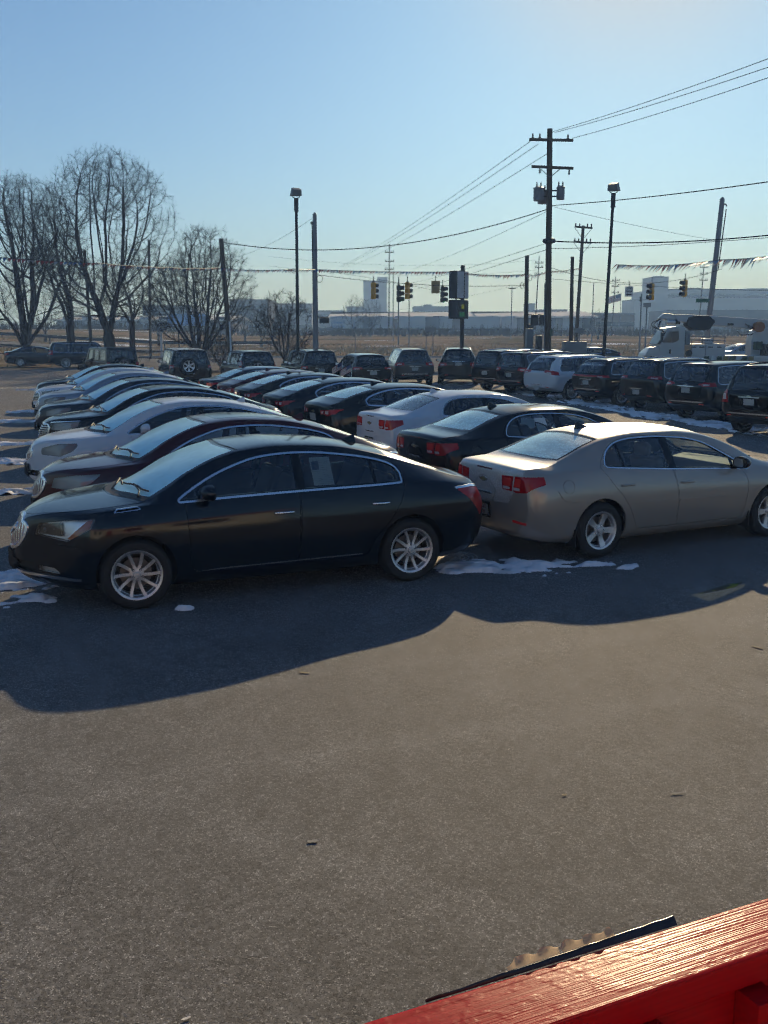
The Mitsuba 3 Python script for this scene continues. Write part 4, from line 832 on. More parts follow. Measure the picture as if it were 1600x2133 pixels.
def mirror_shell(x, y, z, s=1.0):
    """door mirror: a rounded housing, flat at the back, on a short foot"""
    e = m3.Manifold.sphere(1, 28).scale([.105, .125, .078]).translate([x - .045, y + .135, z + .008])
    e = uni([e, m3.Manifold.sphere(1, 24).scale([.085, .085, .066]).translate([x - .05, y + .085, z])]).trim_by_plane([1, 0.10, 0], x - .058 + .1 * (y + .13))
    foot = m3.Manifold.batch_hull([m3.Manifold.sphere(0.014, 8).translate(list(p)) for p in ((x + 0.03, y - 0.03, z - 0.065), (x - 0.03, y - 0.03, z - 0.06), (x + 0.025, y + 0.08, z - 0.045), (x - 0.02, y + 0.08, z - 0.045))])
    return uni([e, foot])
def mirror_glass(x, y, z):
    return rpoly([(y + 0.055, z - 0.06), (y + 0.215, z - 0.05), (y + 0.21, z + 0.072), (y + 0.06, z + 0.08)], 0.02)

def seat(x, y, z0, w, back=0.62, head=True):
    c = rbox(x, y, z0, 0.50, w, 0.16, 0.05)
    b = rbox(0, 0, back / 2, 0.14, w, back, 0.05).rotate([0, -18, 0]).translate([x - 0.24, y, z0 + 0.02])
    ms = [c, b]
    if head: ms.append(rbox(0, 0, 0, 0.10, 0.25, 0.17, 0.04).translate([x - 0.24 - 0.24, y, z0 + back + 0.06]))
    return uni(ms)
def interior(M, sp):
    I = sp["cabin"]; z0 = I.get("z0", 0.50); xs = I["seat_x"]; xr = I["rear_x"]; hw = I.get("half", 0.36); bk = I.get("back", 0.62)
    for s in (1, -1): M.adds("seat", seat(xs, s * hw, z0, 0.50, bk), I.get("mat", "trim"), angle=50)
    M.adds("rear_seat", uni([seat(xr, s * 0.33, z0, 0.62, bk - 0.03) for s in (1, -1)]), I.get("mat", "trim"), angle=50)
    xd = I["dash_x"]; zd = I["dash_z"]
    dash = m3.Manifold.batch_hull([m3.Manifold.sphere(0.04, 8).translate([x, y, z]) for x, z in ((xd + 0.35, zd - 0.02), (xd + 0.35, zd - 0.3), (xd - 0.12, zd - 0.02), (xd - 0.06, zd - 0.32)) for y in (-0.66, 0.66)])
    M.adds("dashboard", dash, I.get("mat", "trim"), angle=50)
    g = np.linspace(0, 2 * np.pi, 29); rd = 0.185
    wl = tube(np.stack([np.sin(g) * 0.35 * rd, np.cos(g) * rd, np.sin(g) * rd * 0.94], 1), 0.016, 8, False)
    hubw = [tube([(0.02, 0, 0), (0, rd * math.cos(a), rd * 0.94 * math.sin(a))], 0.014, 6) for a in (0.1, math.pi - 0.1, -math.pi / 2)] + [arr(rbox(0.02, 0, 0, 0.06, 0.16, 0.13, 0.025))]
    M.adds("steering_wheel", move(join([wl] + hubw), (xd - 0.33, 0.37, zd - 0.06)), "black", angle=60)
    M.adds("rear_view_mirror", rbox(I["mir"][0], 0, I["mir"][1], 0.035, 0.24, 0.07, 0.015), "black", angle=50)

def build(sp, hi=True):
    """cuts a vehicle's skin into panels, panes, lamps and trim"""
    M = Model(); fine = 1.0 if hi else 0.6
    Lf = Loft(sp, sp.get("nx", 130) if hi else 64, fine)
    S = Lf.solid(0.0); Sin = Lf.solid(-0.03); G = Lf.solid(-0.007)
    sid, iid, gid = S.original_id(), Sin.original_id(), G.original_id()
    tr, rr, tw = sp["tyre"]; wb = sp["wb_len"]; hy = sp["track"] / 2
    shell = S - Sin
    # ---- wheel houses
    ar = sp.get("arch", tr + 0.045)
    arches, liners = [], []
    for xa in (0.0, -wb):
        for s in (1, -1):
            c = m3.Manifold.cylinder(0.62, ar, ar, 48 if hi else 28).rotate([90, 0, 0]).translate([xa, 0.62 + 0.42 if s > 0 else -0.42, tr + sp.get("arch_up", 0.01)])
            arches.append(c)
    arch = uni(arches); aid = None
    fat = uni([m3.Manifold.cylinder(0.66, ar + 0.02, ar + 0.02, 40 if hi else 24).rotate([90, 0, 0]).translate([xa, 0.66 + 0.40 if s > 0 else -0.40, tr + sp.get("arch_up", 0.01)]) for xa in (0.0, -wb) for s in (1, -1)])
    liner = (fat - arch) ^ Lf.solid(-0.02)
    cut = [arch]
    # ---- panes
    dlo = sp["dlo"]; panes = sp["panes"]
    dl = prism_y(dlo, 0.25, 1.3)
    pass
    ws, rg = sp["windscreen"], sp["rear_glass"]
    pw = prism_z(ws[0], ws[1], 2.6)
    pr = prism_z(rg[0], rg[1], 2.6) if rg[2] == "z" else prism_x(rg[0], rg[1], 0.0 - wb + 0.3)
    cut += [both(dl), pw, pr]
    gl = G - Lf.solid(-0.0115)
    glassmat = sp.get("glass", ("glass_front", "glass_side", "glass_rear"))
    inner = lambda g, d: g.buffer(-d)
    band = sp.get("band", 0.035)
    for nm, pz, slot, gg in (("windscreen", pw, "glass_front", (ws[0], ws[1], "z")), ("rear_window", pr, "glass_rear", rg)):
        small = inner(gg[0], band); gg = gg if len(gg) > 2 else (*gg, "z")
        ps = prism_z(small, gg[1], 2.6) if gg[2] == "z" else prism_x(small, gg[1], -wb + 0.3)
        M.addn(nm, get(gl ^ ps, {gid}), slot)
        M.addn(nm + "__frit_band", get((Lf.solid(-0.006) - Lf.solid(-0.02)) ^ (pz - ps)), "gloss_black")
    for k, pg in enumerate(panes):
        M.addn("side_window", get(gl ^ prism_y(pg, 0.25, 1.3), {gid}), sp.get("pane_slots", ["glass_side"] * 9)[k], True)
    pil = dlo.buffer(0.001).difference(shapely.union_all(panes).buffer(0.0))
    M.addn("window_surround", get((Lf.solid(-0.003) - Sin) ^ prism_y(pil, 0.25, 1.3)), "gloss_black", True)
    if sp.get("dlo_trim"):
        t = sp["dlo_trim"]; ring = dlo.buffer(t, quad_segs=3, join_style=2).difference(dlo.buffer(-0.004))
        if sp.get("dlo_trim_z"): ring = ring.intersection(sp["dlo_trim_z"])
        M.addn("chrome_window_trim", get((Lf.solid(0.005) - Lf.solid(-0.01)) ^ prism_y(ring, 0.25, 1.3)), "chrome", True)
    # ---- lamps and openings: (name, prism, kind); left side unless centred
    for nm, pz, depth, slot_lens, slot_back, centred, prot in sp.get("lamps", []):
        p = pz(Lf) if callable(pz) else pz
        cut.append(p if centred else both(p))
        L0 = Lf.solid(prot); lid = L0.original_id()
        if slot_lens: M.addn(nm, get((L0 - Lf.solid(prot - 0.006)) ^ p, {lid}) if slot_lens == "lens" else get((L0 - Lf.solid(-0.03)) ^ p), slot_lens, not centred)
        if slot_back:
            B = Lf.solid(-depth)
            b2 = (B - Lf.solid(-depth - 0.012)) ^ p
            M.addn(nm + "__reflector_bowl", get(b2), slot_back, not centred)
    # ---- lids and doors: cut with a gap, so that the joint is a real groove
    gap = 0.005
    pieces = []
    for nm, g, kind, a, b, slot in sp.get("panels", []):
        if kind == "m": pieces.append((nm, a, b, kind, slot)); continue
        mk = {"z": prism_z, "y": prism_y, "x": prism_x}[kind]
        p = mk(g, a, b); q = mk(g.buffer(-gap, join_style=2), a, b)
        pieces.append((nm, p if kind != "y" else both(p), q, kind, slot))
    for nm, pz, slot, centred, out in sp.get("trims", []):      # strips that stand proud of the skin
        p = pz(Lf) if callable(pz) else pz
        M.addn(nm, get((Lf.solid(out) - Lf.solid(-0.012)) ^ p), slot, not centred)
    for nm, pz, slot, centred, depth in sp.get("recess", []):      # openings with a dark or toothed back
        p = pz(Lf) if callable(pz) else pz
        cut.append(p if centred else both(p))
        M.addn(nm, get((Lf.solid(-depth) - Lf.solid(-depth - 0.012)) ^ p), slot, not centred)
    grooves = [both(p(Lf)) if callable(p) else p for p in sp.get("grooves", [])]
    shell = shell - uni(cut)
    body = shell - uni([p for _, p, _, _, _ in pieces]) if pieces else shell
    if grooves:
        gv = uni(grooves) - Lf.solid(-0.009); body = body - gv
    for nm, p, q, kind, slot in pieces:
        e = shell ^ q
        if grooves: e = e - gv
        ids = set(np.asarray(e.to_mesh().run_original_id).tolist())
        vfn = get(e, ids - {iid})
        M.addn(nm, vfn, slot, kind == "y")
        M.addn(nm + "__lining", get(e, {iid}), "lining", kind == "y")
    ids = set(np.asarray(body.to_mesh().run_original_id).tolist())
    M.addn("body", get(body, ids - {iid}), "paint")
    M.addn("body__lining", get(body, {iid}), "lining")
    M.addn("wheel_house", get(liner), "black")
    # sealed dark layer behind the panel joints
    if hi or sp.get("seal", True):
        seal = (Lf.solid(-0.034) - Lf.solid(-0.037)) - uni(cut) ^ m3.Manifold.cube([9, 3, 0.62 if not sp.get("tall") else 0.8]).translate([-7, -1.5, 0.2])
        M.addn("inner_skin", get(seal), "black")
    # ---- fittings
    if sp.get("cabin"): interior(M, sp)
    for x0, x1, _, z, slot in sp.get("handles", []):
        M.adds("door_handle", lozenge(x0, x1, Lf.side_y((x0 + x1) / 2, z), z, 0.026, 0.020, 0.008), slot, True, 50)
    if sp.get("mirror"):
        x, z, slot = sp["mirror"][:3]; y = Lf.side_y(x, z) - 0.02 if len(sp["mirror"]) < 4 else sp["mirror"][3]
        M.adds("door_mirror", mirror_shell(x, y, z), slot, True, 45)
        M.adds("door_mirror__mirror_glass", prism_x(rpoly([(y + .035, z - .045), (y + .225, z - .04), (y + .225, z + .055), (y + .04, z + .055)], .03), x - .066, x - .060), "chrome", True)
    for fn in sp.get("extras", []): fn(M, Lf)
    sp["wheel_kw"] = (tr, rr, tw, sp["rim"], 44 if hi else 24)
    M.sp, M.Lf = sp, Lf
    return M

WHEEL_T = {}
def place(M, name, x, y, yaw, slots, label, cat, group=None, steer=0.0, z=0.0, tilt=0.0, wheels=True):
    """one vehicle of a model: front-axle ground point, heading, materials by slot"""
    key = thing(name, label, cat, group)
    base = T().translate([x, y, z]).rotate([0, 0, 1], math.degrees(yaw))
    for path, shape, slot in M.parts:
        seg = path.split("__")
        put(key + "__" + path, shape, slots.get(slot, slot), base)
    sp = M.sp
    if wheels:
        tr, rr, tw, style, seg = sp["wheel_kw"]; W = wheel_plys(tr, rr, tw, style, seg); hy = sp["track"] / 2
        k = 0
        for xa, st in ((0.0, steer), (-sp["wb_len"], 0.0)):
            for s in (1, -1):
                wk = "wheel" if k == 0 else f"wheel_{k:03d}"; k += 1
                to = base @ T().translate([xa, s * hy, tr]).rotate([0, 0, 1], math.degrees(st) + (0 if s > 0 else 180)).rotate([0, 1, 0], 17.0 * k + 9 * len(key))
                for n, (shape, slot) in W.items():
                    q = put(f"{key}__{wk}__{n}", shape, slots.get(slot, slot), to)
                    if n == "lug_nut": labels[q] = {"kind": "stuff"}
    return key

# ---------------------------------------------------------------- vehicle models
def obl(pts, deg, d0=0.45, d1=1.9, r=0.0):
    """outline given by points (x, z) on the skin's left side, cut along a direction deg degrees left of forward"""
    a = math.radians(deg)
    def f(Lf):
        q = [(-p[0] * math.sin(a) + (p[2] if len(p) > 2 else Lf.side_y(p[0], p[1])) * math.cos(a), p[1]) for p in pts]
        return prism_o(rpoly(q, r), a, d0, d1)
    return f
def slab(x0, x1, y0, y1, z0, z1):
    return m3.Manifold.cube([x1 - x0, y1 - y0, z1 - z0]).translate([x0, y0, z0])
def both(m): return uni([m, m.mirror([0, 1, 0])])
def curve_poly(top, bottom, n=6): return rpoly(np.vstack([cr(top, n), cr(bottom, n)]))

def fin(x, z, s=1.0):
    def f(M, Lf):
        zt = Lf.top_z(x, 0) - 0.012
        h = m3.Manifold.batch_hull([m3.Manifold.sphere(0.008, 8).translate(list(p)) for p in
            [(x + 0.075, 0, zt + 0.01), (x - 0.09, 0.028, zt), (x - 0.09, -0.028, zt), (x + 0.02, 0.024, zt), (x + 0.02, -0.024, zt), (x - 0.085, 0, zt + 0.075), (x - 0.05, 0, zt + 0.07)]])
        M.adds("roof_antenna", h, "antenna", False, 40)
    return f
def plate(x, z, slot="plate", lean=0.0, w=0.305, h=0.155, frame=True, back=True):
    """licence plate facing back (or front) with a dark frame"""
    s = -1 if back else 1
    def f(M, Lf):
        R = lambda m: m.rotate([0, s * lean, 0]).translate([x, 0, z])
        if frame: M.adds("licence_plate_frame", R(slab(-0.008, 0.006, -w / 2 - 0.014, w / 2 + 0.014, -h / 2 - 0.014, h / 2 + 0.014) - slab(-0.02, 0.02, -w / 2 + 0.012, w / 2 - 0.012, -h / 2 + 0.012, h / 2 - 0.012)), "black")
        M.adds("licence_plate", R(slab(-0.002, 0.002, -w / 2, w / 2, -h / 2, h / 2)), slot)
    return f
def plate_text(x, z, lines, slot, lean=0.0):
    def f(M, Lf):
        ms = []
        for txt, dz, hh in lines:
            t = meshkit.text_mesh(txt, hh, 0.001, True); v = np.array(t.vertices); v[:, 0] -= v[:, 0].mean()
            a = math.radians(lean); q = np.stack([np.full(len(v), x - 0.003) - v[:, 2] * math.cos(a) , -v[:, 0], z + dz + v[:, 1]], 1)
            ms.append((q, np.array(t.faces)))
        M.adds("licence_plate__lettering", join(ms), slot)
    return f
def wipers(x, y0, z, rear=False):
    def f(M, Lf):
        ms = []
        for (a, b) in (((-0.20, 0.62), (-0.05, 0.06)), ((-0.04, 0.02), (-0.08, -0.50))):
            p = np.linspace(a, b, 8); p[:, 0] += x
            z_ = [Lf.top_z(q[0], q[1]) + 0.018 for q in p]
            ms.append(tube(np.c_[p, z_], 0.010, 5))
            pz = [(x + a[0] + 0.1, a[1] - 0.02, Lf.top_z(x + a[0] + 0.1, a[1]) + 0.005), (p[1, 0] + 0.05, p[1, 1] - 0.02, Lf.top_z(p[1, 0] + 0.05, p[1, 1]) + 0.03), (p[4, 0], p[4, 1], z_[4] + 0.012)]
            ms.append(tube(pz, 0.008, 5))
        M.adds("windscreen_wiper", join(ms), "black", False, 50)
    return f

def spec_large_sedan():
    sp = dict(
        x=  [1.05, 1.03, .99,  .93,  .86,  .76,  .64,  .50,  .30,  .10, -.10, -.30, -.54, -.87, -1.10, -1.5, -2.04, -2.60, -3.0, -3.32, -3.54, -3.69, -3.79, -3.86, -3.89],
        zb= [.36,  .31,  .27,  .24,  .22,  .21,  .20,  .195, .185, .185, .185, .185, .185, .185, .185, .185, .185, .19, .20, .215, .24, .27, .30, .34, .40],
        wr= [.04,  .10,  .18,  .26,  .35,  .48,  .63,  .76,  .85,  .868, .87, .87, .87, .87, .87, .87, .87, .872, .872, .86, .82, .74, .64, .54, .46],
        zr= [.42,  .38,  .34,  .31,  .295, .29,  .285, .28,  .27,  .27, .27, .27, .27, .27, .27, .27, .27, .275, .285, .30, .33, .36, .39, .42, .46],
        wm= [.05,  .12,  .20,  .28,  .375, .515, .675, .81,  .905, .926, .928, .928, .928, .928, .928, .928, .93, .932, .930, .915, .875, .80, .71, .62, .54],
        zm= [.53,  .52,  .52,  .53,  .54,  .55,  .555, .56,  .565, .57, .57, .57, .57, .57, .57, .57, .58, .60, .62, .63, .63, .62, .61, .60, .60],
        wc= [.05,  .12,  .20,  .275, .365, .50,  .655, .79,  .888, .910, .914, .914, .914, .914, .914, .914, .914, .916, .915, .90, .86, .785, .695, .60, .52],
        zc= [.60,  .61,  .64,  .69,  .73,  .76,  .785, .80,  .82,  .835, .84, .842, .845, .85, .853, .86, .87, .885, .895, .895, .88, .85, .81, .77, .73],
        wb= [.045, .11,  .185, .25,  .34,  .475, .62,  .735, .82,  .84, .845, .85, .855, .858, .860, .862, .862, .858, .845, .815, .765, .70, .62, .54, .47],
        zbe=[.64,  .67,  .72,  .79,  .835, .868, .893, .917, .943, .966, .982, .992, 1.002, 1.016, 1.025, 1.036, 1.047, 1.057, 1.05, 1.02, .985, .945, .89, .83, .78],
        w6= [.04,  .10,  .17,  .23,  .32,  .44,  .56,  .66,  .73,  .752, .755, .735, .690, .640, .612, .590, .580, .585, .600, .625, .62, .58, .52, .46, .41],
        z6= [.665, .695, .75,  .835, .872, .905, .930, .948, .968, .987, 1.003, 1.095, 1.245, 1.382, 1.437, 1.468, 1.440, 1.325, 1.205, 1.105, 1.045, 1.005, .945, .87, .81],
        zt= [.67,  .70,  .76,  .855, .892, .930, .957, .980, 1.005, 1.030, 1.115, 1.205, 1.300, 1.418, 1.470, 1.503, 1.480, 1.385, 1.265, 1.145, 1.078, 1.045, .985, .90, .835],
        dense=0.085, k7=.86, m7=.66, rail=.065, belt=.5, reach_f=.012, reach_b=.03, bow=.08,
        tyre=(.338, .232, .235), wb_len=2.837, track=1.575, arch=.378, arch_up=.012, rim=(10, "swirl"))
    top = [(-.405, 1.006), (-.56, 1.105), (-.785, 1.222), (-1.08, 1.328), (-1.35, 1.380), (-1.69, 1.392), (-1.97, 1.374), (-2.33, 1.325), (-2.60, 1.262), (-2.72, 1.20)]
    bot = [(-2.745, 1.15), (-2.735, 1.068), (-2.44, 1.057), (-1.69, 1.046), (-.91, 1.026), (-.405, 1.0)]
    dlo = rpoly(np.vstack([cr(top, 5), [bot[0]], cr(bot[1:], 3)[:-1]]), .01)
    sp["dlo"] = dlo
    strip = lambda x0, x1: shapely.box(x0, .9, x1, 1.5)
    glass = dlo.buffer(-.012)
    sp["panes"] = [glass.intersection(strip(-1.60, -.70)).difference(Polygon([(-.70, .9), (-.70, 1.5), (-.71, 1.5), (-.71, .9)])), glass.intersection(strip(-2.44, -1.69)), glass.intersection(strip(-2.8, -2.47)), glass.intersection(strip(-.685, -.3))]
    sp["dlo_trim"] = .016
    sp["windscreen"] = (rpoly([*cr([(-.145, .715), (-.03, .45), (.06, .2), (.085, 0), (.06, -.2), (-.03, -.45), (-.145, -.715)], 5), *cr([(-.60, -.655), (-1.065, -.562)], 5), *cr([(-1.03, -.3), (-1.01, 0), (-1.03, .3)], 4), *cr([(-1.065, .562), (-.60, .655)], 5)], .02), .93)
    sp["rear_glass"] = (rpoly([*cr([(-2.66, .525), (-2.70, .2), (-2.70, -.2), (-2.66, -.525)], 5), *cr([(-3.1, -.575), (-3.28, -.58)], 3), *cr([(-3.40, -.40), (-3.44, 0), (-3.40, .40)], 5), *cr([(-3.28, .58), (-3.1, .575)], 3)], .02), .98, "z")
    hood = rpoly([*cr([(.92, .0), (.88, .22), (.80, .36), (.66, .54), (.50, .66), (.30, .725), (.05, .748), (-.13, .752)], 5), *cr([(-.10, .735), (.02, .52), (.12, .25), (.145, 0)], 5)])
    hood = shapely.union_all([hood, affinity.scale(hood, 1, -1, origin=(0, 0))])
    trunk = rpoly([*cr([(-3.45, 0), (-3.41, .42), (-3.28, .635), (-3.48, .64), (-3.68, .56), (-3.77, .47)], 5), (-4.2, .45), (-4.2, 0)])
    trunk = shapely.union_all([trunk, affinity.scale(trunk, 1, -1, origin=(0, 0))])
    d_top = lambda x: float(np.interp(x, [-2.75, -2.33, -1.97, -1.69, -1.35, -1.08, -.785, -.56, -.44], [1.235, 1.345, 1.396, 1.412, 1.402, 1.352, 1.247, 1.13, 1.04]))
    fd = rpoly([(-.50, .62), (-.49, .80), (-.475, .95), *[(x, d_top(x)) for x in np.linspace(-.47, -1.635, 12)], (-1.625, 1.05), (-1.60, .40), (-1.58, .318), *cr([(-.75, .312), (-.56, .33), (-.505, .42)], 3)], .012)
    rd = rpoly([(-1.645, d_top(-1.645)), *[(x, d_top(x)) for x in np.linspace(-1.70, -2.70, 10)], (-2.775, 1.15), (-2.765, 1.0), *cr([(-2.72, .88), (-2.60, .70), (-2.44, .52), (-2.36, .36)], 4), (-2.34, .33), (-1.585, .318), (-1.61, .42), (-1.635, 1.05)], .012)
    sp["panels"] = [("hood", hood, "z", .60, 1.3, "paint"), ("trunk_lid", trunk, "z", .70, 1.3, "paint"), ("front_door", fd, "y", .50, 1.3, "paint"), ("rear_door", rd, "y", .50, 1.3, "paint")]
    grille = rpoly([*cr([(0, .845), (.13, .835), (.245, .79), (.27, .74), (.235, .64), (.15, .565), (0, .54)], 5)]); grille = shapely.union_all([grille, affinity.scale(grille, -1, 1, origin=(0, 0))])
    bars = shapely.union_all([shapely.box(y - .0075, .5, y + .0075, .9) for y in np.linspace(-.255, .255, 15)]).intersection(grille.buffer(-.01))
    gx = lambda g: prism_x(g, .55, 1.3)
    sp["recess"] = [("grille_backing", gx(grille), "black", True, .03),
                    ("lower_intake", gx(rpoly([(-.36, .335), (.36, .335), (.33, .43), (-.33, .43)], .02)), "black", True, .04),
                    ("fender_vent", prism_y(rpoly([(.19, .940), (-.06, .962), (-.03, .982), (.15, .966)], .006).buffer(-.004), .74, 1.2), "black", False, .012)]
    sp["lamps"] = [
        ("headlamp", obl([(.865, .70), (.825, .81), (.60, .868), (.345, .892), (.40, .80), (.60, .675)], 58, .45, 1.7, .012), .055, "lens", "lamp_chrome", False, .001),
        ("fog_lamp", obl([(.84, .355), (.84, .405), (.72, .40), (.66, .35)], 55, .45, 1.7, .01), .035, "lens", "lamp_chrome", False, .001),
        ("tail_lamp", obl([(-3.37, .955), (-3.60, .955), (-3.74, .93), (-3.82, .74), (-3.74, .63)], 120, .8, 4.5, .01), .03, "red_lamp", None, False, .004)]
    sp["trims"] = [
        ("grille__grille_surround", gx(grille.buffer(.018).difference(grille.buffer(-.010))), "chrome", True, .010),
        ("grille__grille_bars", gx(bars), "chrome", True, .002),
        ("chin_trim", slab(.50, 1.3, -.9, .9, .292, .318) - slab(.3, 1.2, -.3, .3, 0, .2), "chrome", True, .008),
        ("sill_trim", prism_y(rpoly([(-.55, .318), (-.80, .338), (-2.28, .356), (-2.28, .345), (-.80, .325)]), .5, 1.3), "chrome", False, .007),
        ("fender_vent__vent_trim", prism_y(rpoly([(.20, .936), (-.07, .958), (-.035, .987), (.155, .971)], .006).difference(rpoly([(.18, .943), (-.05, .963), (-.03, .979), (.15, .963)], .004)), .74, 1.3), "chrome", False, .006),
        ("tail_lamp__lamp_trim", obl([(-3.36, .978), (-3.60, .978), (-3.74, .952), (-3.74, .93), (-3.60, .957), (-3.36, .957)], 120, .8, 4.5), "chrome", False, .008),
        ("cowl_panel", prism_z(rpoly([*cr([(-.19, .72), (-.06, .48), (.03, .22), (.06, 0)], 5), (.142, 0), *cr([(.115, .25), (.015, .52), (-.105, .73)], 5)]), .9, 1.2), "black", False, .002)]
    fascia = rpoly([(.70, .655), (.47, .625), (.40, .59), (.40, .575), (.475, .612), (.70, .64)])
    sp["grooves"] = [lambda L: prism_y(fascia, .5, 1.3), lambda L: prism_y(LineString(cr([(-2.42, .56), (-3.2, .60), (-3.62, .62)], 4)).buffer(.003), .5, 1.3),
                     lambda L: prism_z(LineString(cr([(-1.075, .57), (-1.035, .3), (-1.02, 0)], 4)).buffer(.003), 1.2, 1.7)]
    sp["handles"] = [(-1.34, -1.55, 0, .843, "chrome"), (-2.38, -2.58, 0, .868, "chrome")]
    sp["mirror"] = (-.66, 1.085, "mirror_paint", .83)
    sp["cabin"] = dict(seat_x=-1.28, rear_x=-2.28, dash_x=-.42, dash_z=.98, mir=(-.72, 1.27), z0=.50, back=.66)
    def lamp_guts(M, Lf):
        p = obl([(.845, .71), (.815, .795), (.655, .835), (.655, .71)], 58, .4, 1.7, .01)(Lf)
        M.addn("headlamp__lamp_module", get((Lf.solid(-.03) - Lf.solid(-.05)) ^ p), "lamp_dark", True)
        for k, (x, z) in enumerate(((.78, .75), (.70, .765))):
            y = Lf.side_y(x, z) - .06
            M.adds("headlamp__projector", m3.Manifold.sphere(.038, 20).translate([x - .03, y, z]), "lamp_glass", True, 60)
        a = obl([(.57, .69), (.60, .70), (.42, .872), (.375, .875), (.41, .80)], 58, .45, 1.7)(Lf)
        M.addn("headlamp__amber_reflector", get((Lf.solid(-.006) - Lf.solid(-.02)) ^ a), "amber", True)
        t = np.array([(0, .055), (.05, -.005), (.038, -.018), (0, .030), (-.038, -.018), (-.05, -.005)])
        sh = [Polygon([(-.014 + c, .022), (.014 + c, .022), (.012 + c, -.008), (c, -.028), (-.012 + c, -.008)]) for c in (-.017, 0, .017)]
        g = affinity.translate(shapely.union_all([Point(0, 0).buffer(.050, quad_segs=8).difference(Point(0, 0).buffer(.042, quad_segs=8))] + sh), 0, .72)
        M.addn("grille__emblem", get((Lf.solid(.014) - Lf.solid(-.002)) ^ gx(g)), "chrome")
        for x in (.985,): M.adds("front_plate_mount", slab(x, x + .02, -.16, .16, .40, .52), "black")
    sp["extras"] = [wipers(.02, 0, 0), lamp_guts, fin(-2.45, 1.4)]
    return sp

def sym(g): return shapely.union_all([g, affinity.scale(g, 1, -1, origin=(0, 0))])
def symx(g): return shapely.union_all([g, affinity.scale(g, -1, 1, origin=(0, 0))])
def backface(pts, x0, x1, r=0.0): return prism_x(rpoly(pts, r), x0, x1)
def bowtie(x, z, w, lean=0.0, slot="chrome"):
    """the badge on a boot lid: a slanted cross"""
    def f(M, Lf):
        a, b = w / 2, w * .16
        g = Polygon([(-a + .006, -b * .62), (-.22 * w, -b * .62), (-.22 * w - .004, -b * 1.1), (.17 * w, -b * 1.1), (.20 * w, -b * .62), (a - .006, -b * .62), (a, b * .62), (.22 * w, b * .62), (.22 * w + .004, b * 1.1), (-.17 * w, b * 1.1), (-.20 * w, b * .62), (-a, b * .62)]).buffer(0)
        g = affinity.translate(g, 0, z)
        M.addn("badge", get((Lf.solid(.009) - Lf.solid(-.003)) ^ prism_x(g.difference(g.buffer(-.006)), x - .25, x + .25)), slot)
        M.addn("badge__badge_centre", get((Lf.solid(.006) - Lf.solid(-.003)) ^ prism_x(g.buffer(-.0055), x - .25, x + .25)), "badge_gold")
    return f
def lettering(txt, y, z, h, x0, x1, slot="chrome", name="lettering"):
    def f(M, Lf):
        t = meshkit.text_mesh(txt, h, 0.01, False); v = np.array(t.vertices)
        m = m3.Manifold(m3.Mesh(np.stack([v[:, 2] * 30 + x0, y - v[:, 0], z + v[:, 1]], 1).astype(np.float32), np.array(t.faces).astype(np.uint32)))
        if m.status() == m3.Error.NoError: M.addn(name, get((Lf.solid(.004) - Lf.solid(-.003)) ^ m), slot)
    return f

